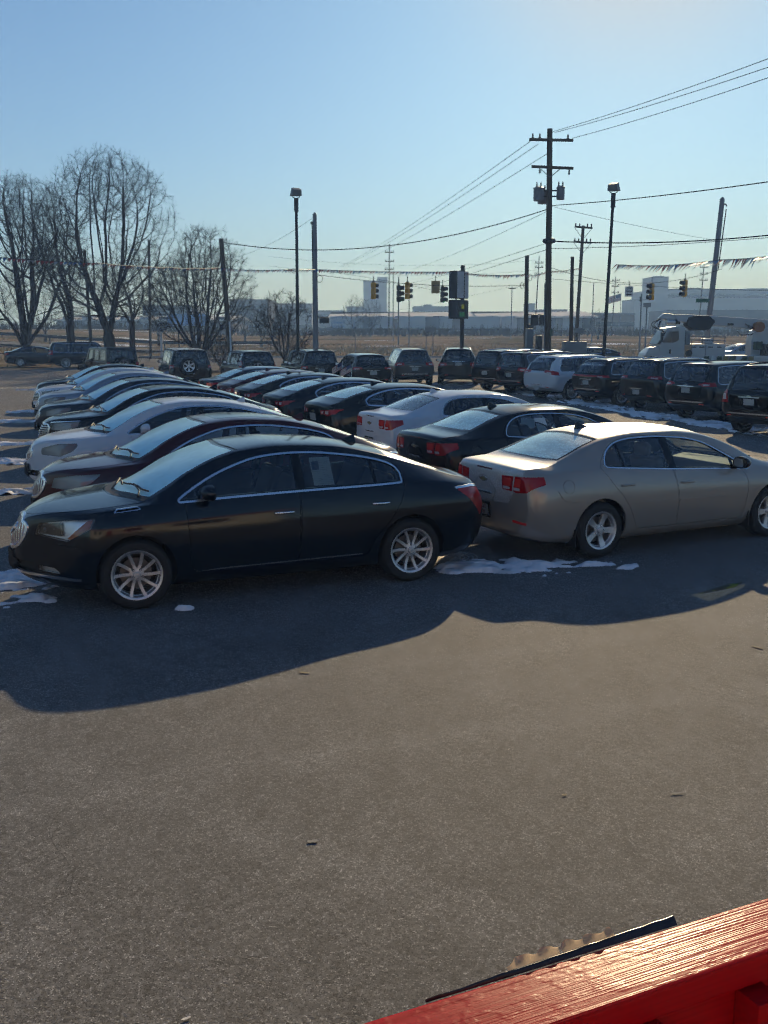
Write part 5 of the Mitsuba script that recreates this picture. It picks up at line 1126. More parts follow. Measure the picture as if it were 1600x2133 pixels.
def spec_mid_sedan():
    sp = dict(
        x=[.955, .93, .88, .80, .70, .58, .42, .25, .05, -.15, -.40, -.75, -1.05, -1.45, -1.95, -2.40, -2.75, -3.10, -3.38, -3.53, -3.65, -3.72, -3.76],
        zb=[.33, .28, .24, .22, .21, .20, .195, .19, .185, .185, .185, .185, .185, .185, .185, .185, .19, .20, 0.22, 0.24, 0.27, 0.3, 0.34],
        wr=[.28, .40, .52, .64, .73, .80, .845, .862, .868, .87, .87, .87, .87, .87, .87, .87, .872, .87, 0.86, 0.84, 0.8, 0.75, 0.7],
        zr=[.40, .35, .32, .30, .29, .285, .28, .275, .27, .27, .27, .27, .27, .27, .27, .27, .275, .285, 0.31, 0.34, 0.37, 0.4, 0.44],
        wm=[.34, .45, .57, .69, .78, .85, .90, .92, .926, .926, .926, .926, .926, .926, .927, .928, .928, .924, 0.912, 0.892, 0.86, 0.82, 0.775],
        zm=[.50, .50, .51, .52, .53, .54, .55, .56, .565, .57, .57, .57, .57, .57, .58, .59, .61, .63, 0.62, 0.6, 0.59, 0.58, 0.57],
        wc=[.33, .44, .56, .675, .76, .83, .88, .904, .912, .913, .914, .914, .914, .914, .914, .914, .912, .905, 0.89, 0.868, 0.835, 0.795, 0.75],
        zc=[.57, .60, .63, .66, .69, .715, .74, .755, .765, .77, .778, .785, .795, .805, .82, .84, .86, .87, 0.87, 0.865, 0.85, 0.835, 0.82],
        wb=[.31, .42, .535, .64, .72, .775, .815, .83, .84, .845, .85, .853, .855, .857, .858, .858, .852, .835, 0.81, 0.79, 0.768, 0.742, 0.705],
        zbe=[.61, .665, .725, .77, .805, .835, .86, .88, .895, .905, .915, .932, .945, .965, .99, 1.015, 1.033, 1.035, 1.018, 1.008, 0.995, 0.98, 0.955],
        w6=[.27, .37, .48, .57, .63, .67, .705, .725, .735, .725, .688, .635, .60, .582, .575, .585, .602, .628, 0.655, 0.66, 0.655, 0.64, 0.61],
        z6=[.625, .685, .755, .81, .848, .878, .905, .928, .952, .995, 1.12, 1.268, 1.345, 1.388, 1.392, 1.358, 1.275, 1.155, 1.085, 1.075, 1.066, 1.055, 1.03],
        zt=[.63, .695, .775, .835, .875, .908, .935, .958, .985, 1.075, 1.18, 1.33, 1.41, 1.452, 1.462, 1.43, 1.345, 1.215, 1.115, 1.1, 1.094, 1.083, 1.055],
        dense=0.085, k7=.85, m7=.64, rail=.075, belt=.5, reach_f=.02, reach_b=.02, bow=.10,
        tyre=(.330, .214, .225), wb_len=2.737, track=1.575, arch=.370, arch_up=.012, rim=(5, "five"))
    top = [(-.40, .912), (-.50, .975), (-.93, 1.205), (-1.15, 1.283), (-1.339, 1.318), (-1.726, 1.348), (-2.1, 1.347), (-2.34, 1.318), (-2.535, 1.23), (-2.655, 1.075)]
    bot = [(-2.63, 1.058), (-2.1, 1.015), (-1.532, .977), (-.95, .945), (-.40, .905)]
    dlo = rpoly(np.vstack([cr(top, 5), cr(bot, 3)[:-1]]), .008); sp["dlo"] = dlo
    strip = lambda x0, x1: shapely.box(x0, .8, x1, 1.5); glass = dlo.buffer(-.012)
    sp["panes"] = [glass.intersection(strip(-1.585, -.66)), glass.intersection(strip(-2.36, -1.69)), glass.intersection(strip(-2.75, -2.385)), glass.intersection(strip(-.635, -.3))]
    sp["dlo_trim"] = .010
    sp["windscreen"] = (rpoly([*cr([(-.02, .70), (.06, .45), (.115, .2), (.13, 0), (.115, -.2), (.06, -.45), (-.02, -.70)], 5), *cr([(-.50, -.64), (-.985, -.555)], 5), *cr([(-.95, -.3), (-.93, 0), (-.95, .3)], 4), *cr([(-.985, .555), (-.50, .64)], 5)], .02), .86)
    sp["rear_glass"] = (rpoly([*cr([(-2.545, .53), (-2.585, .2), (-2.585, -.2), (-2.545, -.53)], 5), *cr([(-2.95, -.575), (-3.17, -.60)], 3), *cr([(-3.24, -.40), (-3.275, 0), (-3.24, .40)], 5), *cr([(-3.17, .60), (-2.95, .575)], 3)], .02), .98, "z")
    sp["band"] = .04
    hood = sym(rpoly([*cr([(.83, 0), (.79, .35), (.66, .58), (.40, .69), (.10, .725), (-.02, .73)], 5), *cr([(.02, .715), (.10, .5), (.155, .25), (.175, 0)], 5)]))
    tl = sym(rpoly([*cr([(-3.30, 0), (-3.265, .42), (-3.19, .635), (-3.42, .668), (-3.60, .66)], 4), (-4.2, .655), (-4.2, 0)]))
    # the lid's rear face: between the lamps, down to the bumper
    fx = symx(rpoly([(0, 1.3), (.70, 1.3), (.70, 1.0), (.575, .995), (.555, .80), (.47, .66), (.0, .645)]))
    P = uni([prism_z(tl, .998, 1.3), prism_x(fx, -4.2, -3.55) ^ prism_z(shapely.box(-4.2, -.665, -3.5, .665), .5, 1.3)])
    ti, fi = tl.buffer(-.0035, join_style=2), fx.buffer(-.0035, join_style=2)
    Q = uni([prism_z(ti, .998, 1.3), prism_x(fi, -4.2, -3.55) ^ prism_z(shapely.box(-4.2, -.6615, -3.5, .6615), .5, 1.3)])
    dt = lambda x: float(np.interp(x, [-2.72, -2.535, -2.34, -2.1, -1.726, -1.339, -.93, -.60, -.50], [1.09, 1.262, 1.342, 1.37, 1.37, 1.342, 1.232, 1.06, 1.0]))
    fd = rpoly([(-.60, 1.05), *[(x, dt(x)) for x in np.linspace(-.62, -1.63, 10)], (-1.64, .98), (-1.59, .66), (-1.58, .33), (-1.57, .30), *cr([(-.70, .30), (-.52, .31), (-.485, .40)], 3), *cr([(-.455, .62), (-.455, .79), (-.50, .88)], 3)], .012)
    rd = rpoly([(-1.65, dt(-1.65)), *[(x, dt(x)) for x in np.linspace(-1.72, -2.68, 10)], *cr([(-2.735, 1.06), (-2.60, .88), (-2.42, .68), (-2.30, .50), (-2.22, .345)], 4), (-2.19, .305), (-1.59, .30), (-1.60, .66), (-1.65, .98)], .012)
    sp["panels"] = [("hood", hood, "z", .60, 1.3, "paint"), ("trunk_lid", None, "m", P, Q, "paint_top"), ("front_door", fd, "y", .50, 1.3, "paint"), ("rear_door", rd, "y", .50, 1.3, "paint"),
                    ("roof_panel", rpoly([*cr([(-.995, .552), (-.96, .3), (-.94, 0), (-.96, -.3), (-.995, -.552)], 4), *cr([(-1.5, -.560), (-2.0, -.552), (-2.53, -.535)], 4), *cr([(-2.572, -.2), (-2.572, .2), (-2.53, .535)], 4), *cr([(-2.0, .552), (-1.5, .560)], 4)]), "z", 1.2, 1.7, "paint_top")]
    lampo = rpoly([(.86, .995), (.575, .985), (.55, .815), (.61, .80), (.745, .812), (.84, .90)], .012)     # seen from behind (|y|, z)
    lampi = rpoly([(.548, .984), (.355, .978), (.37, .822), (.525, .812)], .012)
    bx = lambda g: prism_x(g, -4.2, -3.50)
    sp["lamps"] = [("tail_lamp", bx(lampo), .03, "red_lamp", None, False, .006), ("tail_lamp", bx(lampi), .03, "red_lamp", None, False, .005),
                   ("headlamp", obl([(.86, .60), (.80, .745), (.55, .82), (.28, .862), (.36, .76), (.60, .66)], 52, .5, 1.7, .012), .05, "lens", "lamp_chrome", False, .001)]
    sp["recess"] = [("grille_backing", prism_x(symx(rpoly([(0, .655), (.36, .64), (.40, .60), (.38, .555), (0, .55)], .01)), .6, 1.3), "black", True, .03),
                    ("lower_intake", prism_x(symx(rpoly([(0, .535), (.40, .53), (.44, .48), (.38, .36), (0, .35)], .015)), .6, 1.3), "black", True, .03)]
    lamp_in = lambda g: rpoly(g, .01)
    sp["trims"] = [("tail_lamp__lamp_square", bx(lamp_in([(.665, .965), (.575, .962), (.565, .872), (.66, .868)])), "red_bright", False, .0085), ("tail_lamp__reversing_lens", bx(lamp_in([(.655, .858), (.565, .862), (.56, .828), (.65, .828)])), "lamp_clear", False, .009),
                   ("tail_lamp__lamp_square", bx(lamp_in([(.515, .965), (.37, .96), (.38, .872), (.505, .868)])), "red_bright", False, .0075), ("tail_lamp__reversing_lens", bx(lamp_in([(.50, .86), (.38, .863), (.385, .832), (.49, .83)])), "lamp_clear", False, .008),
                   ("grille__grille_surround", prism_x(symx(rpoly([(0, .67), (.38, .655), (.425, .60), (.40, .54), (0, .535)], .01)).difference(symx(rpoly([(0, .655), (.36, .64), (.40, .60), (.38, .555), (0, .55)], .01))), .6, 1.3), "chrome", True, .006),
                   ("bumper_reflector", bx(lamp_in([(.74, .47), (.55, .485), (.55, .455), (.735, .44)])), "red_bright", False, .004),
                   ("brake_lamp_strip", bx(rpoly([(-.16, 1.035), (.16, 1.035), (.16, 1.018), (-.16, 1.018)])), "red_dark", True, .003),
                   ("door_moulding", prism_y(rpoly([(-.62, .585), (-1.575, .60), (-1.575, .622), (-.62, .606)], .005), .5, 1.3), "paint", False, .008),
                   ("door_moulding", prism_y(rpoly([(-1.60, .60), (-2.28, .612), (-2.27, .634), (-1.60, .622)], .005), .5, 1.3), "paint", False, .008),
                   ("lid_handle", bx(rpoly([(-.17, .735), (.17, .735), (.15, .752), (-.15, .752)], .004)), "chrome", True, .012),
                   ("cowl_panel", prism_z(sym(rpoly([*cr([(-.03, .715), (.05, .48), (.09, .22), (.11, 0)], 5), (.172, 0), *cr([(.152, .25), (.095, .5), (.015, .72)], 5)])), .85, 1.2), "black", True, .002)]
    c = Point(-3.215, .872).buffer(.078, quad_segs=10)
    sp["grooves"] = [prism_y(c.difference(c.buffer(-.005)), -1.3, -.5),
                     lambda L: prism_y(LineString(cr([(-3.36, .83), (-3.27, .715), (-3.18, .695), (-3.02, .695), (-2.96, .67)], 4)).buffer(.0035), .5, 1.3),
                     lambda L: prism_x(LineString([(0, .71), (.42, .715), (.62, .79)]).buffer(.0035), -4.2, -3.6)]
    sp["handles"] = [(-1.38, -1.60, 0, .815, "paint"), (-2.25, -2.47, 0, .838, "paint")]
    sp["handles"] = [(-1.36, -1.56, 0, .82, "handle_paint"), (-2.28, -2.48, 0, .845, "handle_paint")]
    sp["mirror"] = (-.60, 1.00, "mirror_paint", .83)
    sp["cabin"] = dict(seat_x=-1.22, rear_x=-2.18, dash_x=-.38, dash_z=.92, mir=(-.62, 1.22), z0=.47, back=.64, mat="trim_car")
    def flaps(M, Lf):
        for xa in (-.40, -2.737 - .375):
            M.adds("mud_flap", rbox(xa, .83, .27, .02, .17, .22, .008, 6), "black", True)
    def lamp_g(M, Lf):
        M.adds("headlamp__projector", m3.Manifold.sphere(.045, 16).translate([.70, .60, .70]), "lamp_glass", True, 60)
    # the pressed shield on the boot lid
    crease = symx(rpoly([(0, .665), (.20, .665), (.25, .79), (.10, .93), (0, .95)])).difference(symx(rpoly([(-.01, .67), (.19, .673), (.238, .79), (.095, .92), (-.01, .94)])))
    sp["trims"].append(("trunk_lid__pressed_edge", bx(crease), "paint", True, .004))
    sp["extras"] = [wipers(.07, 0, 0), fin(-2.36, 1.4), flaps, lamp_g, bowtie(-3.7, .895, .16), lettering("MALIBU", -.20, .70, .028, -4.1, -3.6), plate(-3.795, .545, lean=4), plate_text(-3.797, .545, [("DRIVE", .012, .042), ("AUTO", -.052, .036)], "plate_red")]
    return sp

def spec_fastback():
    """newer mid-size saloon with a long sloping rear window and a rounded rear quarter light"""
    sp = spec_mid_sedan()
    xo = np.array(sp["x"]); k = len(xo)
    z6 = [.625, .685, .755, .81, .848, .878, .905, .928, .952, .995, 1.12, 1.268, 1.345, 1.390, 1.398, 1.372, 1.318, 1.235, 1.155, 1.11, 1.08, 1.06, 1.03]
    zt = [.63, .695, .775, .835, .875, .908, .935, .958, .985, 1.075, 1.18, 1.33, 1.41, 1.452, 1.462, 1.440, 1.388, 1.30, 1.205, 1.145, 1.11, 1.09, 1.06]
    sp["z6"], sp["zt"] = z6, zt
    top = [(-.40, .912), (-.50, .975), (-.93, 1.205), (-1.15, 1.283), (-1.339, 1.318), (-1.726, 1.348), (-2.1, 1.345), (-2.45, 1.30), (-2.75, 1.215), (-2.88, 1.14)]
    bot = [(-2.87, 1.075), (-2.78, 1.055), (-2.1, 1.02), (-1.532, .977), (-.95, .945), (-.40, .905)]
    dlo = rpoly(np.vstack([cr(top, 5), cr(bot, 3)[:-1]]), .02); sp["dlo"] = dlo; glass = dlo.buffer(-.014)
    strip = lambda x0, x1: shapely.box(x0, .8, x1, 1.5)
    sp["panes"] = [glass.intersection(strip(-1.585, -.66)), glass.intersection(strip(-2.42, -1.69)), glass.intersection(strip(-3.0, -2.445)), glass.intersection(strip(-.635, -.3))]
    sp["dlo_trim"] = .026
    sp["rear_glass"] = (rpoly([*cr([(-2.56, .53), (-2.60, .2), (-2.60, -.2), (-2.56, -.53)], 5), *cr([(-3.0, -.565), (-3.30, -.60)], 3), *cr([(-3.37, -.40), (-3.41, 0), (-3.37, .40)], 5), *cr([(-3.30, .60), (-3.0, .565)], 3)], .02), .98, "z")
    tl = sym(rpoly([*cr([(-3.44, 0), (-3.40, .42), (-3.32, .62), (-3.46, .65), (-3.60, .645)], 4), (-4.2, .64), (-4.2, 0)]))
    fx = symx(rpoly([(0, 1.3), (.70, 1.3), (.70, .998), (.50, .998), (.48, .80), (.44, .66), (.0, .645)]))
    def lid(d): return uni([prism_z(tl.buffer(-d, join_style=2), .998, 1.3), prism_x(fx.buffer(-d, join_style=2), -4.2, -3.5) ^ prism_z(shapely.box(-4.2, -.645 + d, -3.45, .645 - d), .5, 1.3)])
    roof = [q for q in sp["panels"] if q[0] == "roof_panel"][0]
    fd = [q for q in sp["panels"] if q[0] == "front_door"][0]
    dt = lambda x: float(np.interp(x, [-2.75, -2.45, -2.1, -1.726], [1.25, 1.335, 1.375, 1.372]))
    rd = rpoly([(-1.65, 1.368), *[(x, dt(x)) for x in np.linspace(-1.72, -2.60, 9)], *cr([(-2.66, 1.10), (-2.60, .90), (-2.42, .68), (-2.30, .50), (-2.22, .345)], 4), (-2.19, .305), (-1.59, .30), (-1.60, .66), (-1.65, .98)], .012)
    sp["panels"] = [sp["panels"][0], ("trunk_lid", None, "m", lid(0), lid(.0035), "paint_top"), fd, ("rear_door", rd, "y", .50, 1.3, "paint"), roof]
    bx = lambda g: prism_x(g, -4.2, -3.44)
    sp["lamps"] = [("tail_lamp", bx(rpoly([(.83, .985), (.52, .955), (.50, .86), (.62, .83), (.80, .885)], .014)), .03, "red_lamp", None, False, .006), ("tail_lamp", bx(rpoly([(.495, .95), (.33, .94), (.36, .86), (.475, .86)], .012)), .03, "red_lamp", None, False, .005)] + sp["lamps"][2:]
    sp["trims"] = [("tail_lamp__lamp_square", bx(rpoly([(.66, .945), (.545, .935), (.535, .875), (.65, .87)], .01)), "lamp_clear", False, .0085), ("tail_lamp__reversing_lens", bx(rpoly([(.47, .93), (.38, .925), (.39, .88), (.46, .88)], .01)), "lamp_clear", False, .008)] + [t for t in sp["trims"] if t[0] in ("grille__grille_surround", "bumper_reflector", "cowl_panel", "lid_handle")]
    sp["grooves"] = sp["grooves"][1:]
    sp["rim"] = (10, "many")
    sp["extras"] = [sp["extras"][0], fin(-2.30, 1.4), sp["extras"][3], bowtie(-3.7, .91, .15), plate(-3.795, .79, lean=8, frame=False)]
    return sp

def spec_other_sedan(kind):
    """the other saloons of the left-hand row, seen from the front: variations on the large saloon"""
    sp = spec_large_sedan()
    sp["extras"] = [sp["extras"][0], fin(-2.45, 1.4)]
    for k in ("trims", "recess", "lamps"): sp[k] = list(sp[k])
    drop = lambda key, names: sp.__setitem__(key, [t for t in sp[key] if not any(t[0].startswith(n) for n in names)])
    drop("recess", ["fender_vent"]); drop("trims", ["fender_vent"])
    gx = lambda g: prism_x(g, .55, 1.3)
    if kind == "oval":        # small round-topped grille, big almond lamps
        drop("recess", ["grille"]); drop("trims", ["grille", "sill", "chin"]); drop("lamps", ["head"])
        g = symx(rpoly([*cr([(0, .80), (.13, .79), (.20, .745), (.19, .66), (.12, .60), (0, .585)], 4)]))
        sp["recess"].append(("grille_backing", gx(g), "black", True, .03))
        sp["trims"] += [("grille__grille_bars", gx(shapely.union_all([shapely.box(y - .008, .5, y + .008, .9) for y in np.linspace(-.17, .17, 9)]).intersection(g)), "chrome", True, .002), ("grille__grille_surround", gx(g.buffer(.012).difference(g.buffer(-.006))), "chrome", True, .006)]
        sp["lamps"].append(("headlamp", obl([(.86, .69), (.84, .79), (.62, .872), (.30, .892), (.42, .77), (.60, .68)], 58, .45, 1.7, .03), .05, "lens_milky", "lamp_chrome", False, .001))
        def am(M, Lf): M.addn("headlamp__amber_reflector", get((Lf.solid(-.004) - Lf.solid(-.02)) ^ obl([(.58, .685), (.44, .77), (.36, .885), (.48, .875), (.60, .76)], 58, .45, 1.7)(Lf)), "amber", True)
        def pm(M, Lf): M.adds("front_plate_mount", slab(1.04, 1.065, -.16, .16, .40, .52), "black")
        sp["extras"] += [am, pm]
    elif kind == "wide":       # broad grille and squarer lamps with a bright upper edge
        drop("recess", ["grille"]); drop("trims", ["grille", "sill", "chin"]); drop("lamps", ["head"])
        g = symx(rpoly([(0, .82), (.30, .80), (.34, .74), (.30, .58), (0, .56)], .02))
        sp["recess"].append(("grille_backing", gx(g), "black", True, .03))
        sp["trims"] += [("grille__grille_bars", gx(shapely.union_all([shapely.box(-.4, z - .006, .4, z + .006) for z in np.linspace(.59, .80, 6)]).intersection(g)), "chrome", True, .002), ("grille__grille_surround", gx(g.buffer(.02).difference(g.buffer(-.006))), "chrome", True, .01)]
        sp["lamps"].append(("headlamp", obl([(.84, .70), (.80, .835), (.55, .872), (.36, .885), (.40, .79), (.60, .71)], 58, .45, 1.7, .02), .05, "lens_milky", "lamp_chrome", False, .001))
        sp["trims"].append(("headlamp__bright_edge", obl([(.84, .84), (.55, .878), (.34, .892), (.34, .905), (.55, .893), (.84, .858)], 58, .45, 1.7), "chrome", False, .006))
        def am(M, Lf): M.addn("headlamp__amber_reflector", get((Lf.solid(-.004) - Lf.solid(-.02)) ^ obl([(.52, .74), (.42, .79), (.40, .85), (.52, .85)], 58, .45, 1.7)(Lf)), "amber", True)
        sp["extras"].append(am)
    elif kind == "clear":      # same car as the first with a clearer lamp and glazed roof
        drop("lamps", ["head"])
        sp["lamps"].append(("headlamp", obl([(.865, .69), (.825, .81), (.60, .868), (.30, .895), (.43, .79), (.60, .675)], 58, .45, 1.7, .012), .05, "lens_milky", "lamp_chrome", False, .001))
        def am(M, Lf): M.addn("headlamp__side_marker", get((Lf.solid(-.004) - Lf.solid(-.02)) ^ obl([(.55, .73), (.42, .79), (.40, .815), (.55, .79)], 58, .45, 1.7)(Lf)), "red_bright", True)
        def pm(M, Lf): M.adds("front_plate_mount", slab(1.05, 1.075, -.16, .16, .40, .52), "black")
        roof = rpoly([(-1.22, .42), (-1.20, 0), (-1.22, -.42), (-1.95, -.42), (-1.95, .42)], .03)
        sp["trims"].append(("glass_roof", prism_z(roof, 1.3, 1.7), "gloss_black", True, .002))
        sp["extras"] += [am, pm]
    return sp

def rear_wiper(z, w=.34):
    def f(M, Lf):
        sp = Lf.sp; xt = sp["x"][-1]
        x = xt + .02 + (z - 1.0) * .30 - .02
        M.adds("rear_wiper", tube([(x, .02, z), (x - .015, -.12, z + .035), (x, -w, z + .02)], [.018, .012, .008], 6), "black", False, 50)
    return f
def rails(H, y, x0, x1):
    def f(M, Lf):
        xs = np.linspace(x0, x1, 9); z = np.array([Lf.top_z(x, y) for x in xs]); bow = np.array([-.01, .035, .045, .05, .05, .05, .045, .035, -.01])
        M.adds("roof_rail", tube(np.c_[xs, np.full(9, y), z + bow], .017, 6), "rail", True, 60)
    return f
def spare(z, tr, rr, y=0.0, style=(5, "five"), off=.02):
    def f(M, Lf):
        W = wheel_parts(tr, rr, .22, style, 28); x = Lf.sp["x"][-1] - .10 - off
        for n, (m, s) in W.items():
            if n in ("tyre", "rim", "wheel_back", "hub_cap"):
                v, fc = arr(m); v2 = np.stack([x - v[:, 1], y + v[:, 0], z + v[:, 2]], 1)
                M.adds(f"spare_wheel__{n}", (v2, fc), s, False, 32)
    return f

def spec_suv(L=4.74, wb=2.825, W=1.93, H=1.70, fo=.95, belt=1.05, roof_w=.60, slope=.34, tyre=(.37, .25, .25), lamp=None, lamp_z=(.98, 1.10), lamp_y=(.45, .86), boxy=0.0,
             railx=True, rim=(5, "five"), glass_rear="glass_dark", trim_dlo=.012, bar=None, chrome_low=None, plate_z=.80, plate_slot="plate", extras=(), lamp_poly=None, spare_w=None, wiper=True, hood=1.06, dark_low=.42, flip=True):
    xt = fo - L; h = W / 2; m2 = (xt + 1.25 - 1.7) / 2
    S = lambda f, b: b + (f - b)
    A0 = .10 - .25 * boxy; A1 = -1.02 + .40 * boxy            # windscreen foot and head
    x = [fo, fo - .03, fo - .10, fo - .22, fo - .40, fo - .60, .16 if fo - .60 > .2 else fo - .68, A0 - .02, A0 - .22, (A0 + A1) / 2, A1 + .1, A1 - .18, -1.7, m2, xt + 1.25, xt + .80, xt + slope + .10, xt + slope, xt + slope * .72, xt + slope * .42, xt + slope * .22, xt + slope * .13, xt + slope * .05, xt]
    n = len(x); X = np.array(x)
    t = np.clip((fo - X) / .65, 0, 1); nose = (1 - (1 - t) ** (2.2 + 1.6 * boxy)) ** .5
    u = np.clip((X - xt) / .45, 0, 1); tail = (1 - (1 - u) ** 3.0) ** .4
    plan = np.minimum(nose * .55 + .45, tail * .17 + .83)
    wm = (h - .005) * plan; bot = np.interp(X, [xt, xt + .3, xt + .6, fo - .4, fo - .1, fo], [.48, .36, .27, .25, .29, .40])
    zr = bot + .10; wr = wm - .055
    zm = np.full(n, .68); wc = wm - .008; zc = np.full(n, .93) - np.clip((X - .2) / 3, 0, .2)
    hoodz = np.interp(X, [A0 - .02, fo - .40, fo - .22, fo - .10, fo - .03, fo], [hood + .03, hood - .01, hood - .06, hood - .14, hood - .28, hood - .36])
    zbe = np.interp(X, [xt, xt + .05, xt + .3, -1.5, A0 - .2], [1.02, 1.06, belt + .02, belt, belt - .04]); zbe = np.where(X > A0 - .22, np.minimum(hoodz - .05, belt - .04), zbe)
    wbe = wm - .05 - .02 * (1 - boxy)
    rw = roof_w
    z6 = np.interp(-X, [-A0 + .22, -(A0 + A1) / 2, -A1 - .1, -A1 + .18, 1.7, -m2, -xt - 1.25, -xt - .8, -xt - slope - .1, -xt - slope, -xt - slope * .72, -xt - slope * .42, -xt - slope * .22, -xt - slope * .13, -xt - slope * .05, -xt],
                   [belt + .08, (belt + H) / 2 + .03, H - .10, H - .055, H - .045, H - .047, H - .055, H - .07, H - .085, H - .10, H - .22, (H + 1.15) / 2 - .04, 1.20, 1.12, 1.085, 1.05])
    z6 = np.where(X > A0 - .22, hoodz - .012, z6)
    zt = np.interp(-X, [-A0 + .02, -A0 + .22, -(A0 + A1) / 2, -A1 - .1, -A1 + .18, 1.7, -m2, -xt - 1.25, -xt - .8, -xt - slope - .1, -xt - slope, -xt - slope * .72, -xt - slope * .42, -xt - slope * .22, -xt - slope * .13, -xt - slope * .05, -xt],
                   [hood + .04, hood + .17, (hood + H) / 2 + .09, H - .045, H - .005, H, H - .002, H - .01, H - .025, H - .04, H - .055, H - .19, (H + 1.15) / 2 - .02, 1.215, 1.13, 1.09, 1.055])
    zt = np.where(X > A0 - .02, hoodz, zt)
    w6 = np.interp(-X, [-A0 + .02, -(A0 + A1) / 2, -A1 + .18, -m2, -xt - .8, -xt - slope, -xt - slope * .42, -xt], [h - .15, (h - .15 + rw) / 2 + .02, rw, rw, rw + .005, rw - .005, rw + .05, min(rw + .12, h - .16)])
    w6 = np.where(X > A0 - .02, (h - .17) * (nose * .5 + .5), w6); w6 = np.minimum(w6, wbe - .03)
    sp = dict(x=x, zb=bot, wr=wr, zr=zr, wm=wm, zm=zm, wc=wc, zc=zc, wb=wbe, zbe=zbe, w6=w6, z6=np.maximum(z6, zbe + .008), zt=np.maximum(zt, np.maximum(z6, zbe + .008) + .003), dense=.07, k7=.86, m7=.6, rail=.10 + .02 * boxy, belt=.4,
              reach_f=.02, reach_b=.015, bow=.06, tyre=tyre, wb_len=wb, track=W - .27, arch=tyre[0] + .05, arch_up=.015, rim=rim, tall=True, nx=90)
    top = H - .12
    # side glass: A pillar foot, roof line, D pillar
    dlo = rpoly([(A0 - .45 + .1 * boxy, belt + .005), (A0 - .30, belt + .05), (A1 + .02 + .1 * (1 - boxy), top - .04), (A1 - .25, top + .005), (-2.0, top + .012), (xt + slope + .35, top - .01), (xt + slope + .16 - .10 * boxy, top - .05), (xt + .42 - .15 * boxy, belt + .10), (xt + .50 - .15 * boxy, belt + .04), (-1.5, belt + .01)], .025)
    sp["dlo"] = dlo; g = dlo.buffer(-.012); ix = -1.02 - .30
    strip = lambda a, b: shapely.box(a, .8, b, 2.2)
    xb = -1.15 + .1 * boxy; xc = -wb + .62
    sp["panes"] = [g.intersection(strip(xb + .04, 9)), g.intersection(strip(xc + .04, xb - .05)), g.intersection(strip(-9, xc - .06))]
    sp["pane_slots"] = ["glass_side", glass_rear, glass_rear]
    sp["dlo_trim"] = trim_dlo
    sp["windscreen"] = (rpoly([(A0 - .15, h - .25), (A0 - .03, .4), (A0 - .0, 0), (A0 - .03, -.4), (A0 - .15, -h + .25), (A1 + .06, -rw + .05), (A1 + .03, 0), (A1 + .06, rw - .05)], .03), hood - .02)
    sp["rear_glass"] = (rpoly([(-rw + .05, H - .115), (rw - .05, H - .115), (rw + .02, 1.14), (rw - .04, 1.11), (-rw + .04, 1.11), (-rw - .02, 1.14)], .04), xt - .2, "x")
    gatep = rpoly([(-rw + .01, H - .075), (rw - .01, H - .075), (rw + .06, 1.14), (lamp_y[0] + .10, .98), (lamp_y[0] + .06, .62), (-lamp_y[0] - .06, .62), (-lamp_y[0] - .10, .98), (-rw - .06, 1.14)], .02)
    doors = []
    for nm, a, b in (("front_door", A0 - .50, xb), ("rear_door", xb - .01, xc - .10)):
        d = shapely.box(b, .40, a, H - .085)
        if nm == "front_door": d = d.intersection(Polygon([(b, .3), (a, .3), (a, belt + .06), (A1 + .12, H - .08), (b, H - .06)]))
        else: d = d.difference(Point(-wb, tyre[0]).buffer(tyre[0] + .10))
        doors.append((nm, rpoly(np.asarray(d.exterior.coords)[:-1], .02), "y", .45, 1.4, "paint"))
    roofp = rpoly([(A1 + .03, rw - .05), (A1 + .0, 0), (A1 + .03, -rw + .05), (xt + slope + .02, -rw + .055), (xt + slope + .02, rw - .055)], .02)
    sp["panels"] = [("tailgate", gatep, "x", xt - .3, xt + slope + .18, "paint")] + doors + [("roof_panel", roofp, "z", H - .2, H + .2, "paint_top")]
    bx = lambda q: prism_x(q, xt - .3, xt + .75)
    y0, y1 = lamp_y; z0, z1 = lamp_z
    lp = rpoly(lamp_poly, .012) if lamp_poly else rpoly([(y0, z0 + .02), (y1 + .1, z0 - .01), (y1 + .1, z1), (y0, z1 - .01)], .012)
    bl = lambda q: prism_x(q, xt - .3, xt + .30)
    sp["lamps"] = [("tail_lamp", bl(lp), .03, "red_lamp", None, False, .006), ("headlamp", obl([(fo - .12, hood - .30), (fo - .14, hood - .17), (fo - .50, hood - .10), (fo - .48, hood - .22)], 50, .4, 2.0, .02), .05, "lens", "lamp_chrome", False, .001)]
    if bar: sp["lamps"].append(("tail_lamp_bar", bx(shapely.box(-y0 - .01, bar[0], y0 + .01, bar[1])), .02, "red_lamp", None, True, .006))
    gr = symx(rpoly([(0, hood - .16), (.46, hood - .18), (.44, hood - .36), (0, hood - .38)], .02))
    sp["recess"] = [("grille_backing", prism_x(gr, fo - .5, fo + .2), "black", True, .03), ("plate_recess", bx(rpoly([(-.24, plate_z - .095), (.24, plate_z - .095), (.22, plate_z + .095), (-.22, plate_z + .095)], .02)), "paint", True, .02)]
    lens2 = affinity.scale(lp, .42, .45).intersection(lp.buffer(-.012))
    sp["trims"] = [("tail_lamp__lamp_clear_lens", bx(affinity.translate(lens2, -.03, -.01)), "lamp_clear", False, .0085),
                   ("bumper_reflector", bx(rpoly([(.66, .52), (.50, .53), (.50, .50), (.66, .49)], .008)), "red_bright", False, .005),
                   ("lower_cladding", (slab(xt - .2, fo + .2, -1.3, 1.3, 0, dark_low)), "cladding", True, .003),
                   ("gate_handle", bx(shapely.box(-.30, plate_z + .105, .30, plate_z + .128)), "chrome" if chrome_low is None else chrome_low, True, .012)]
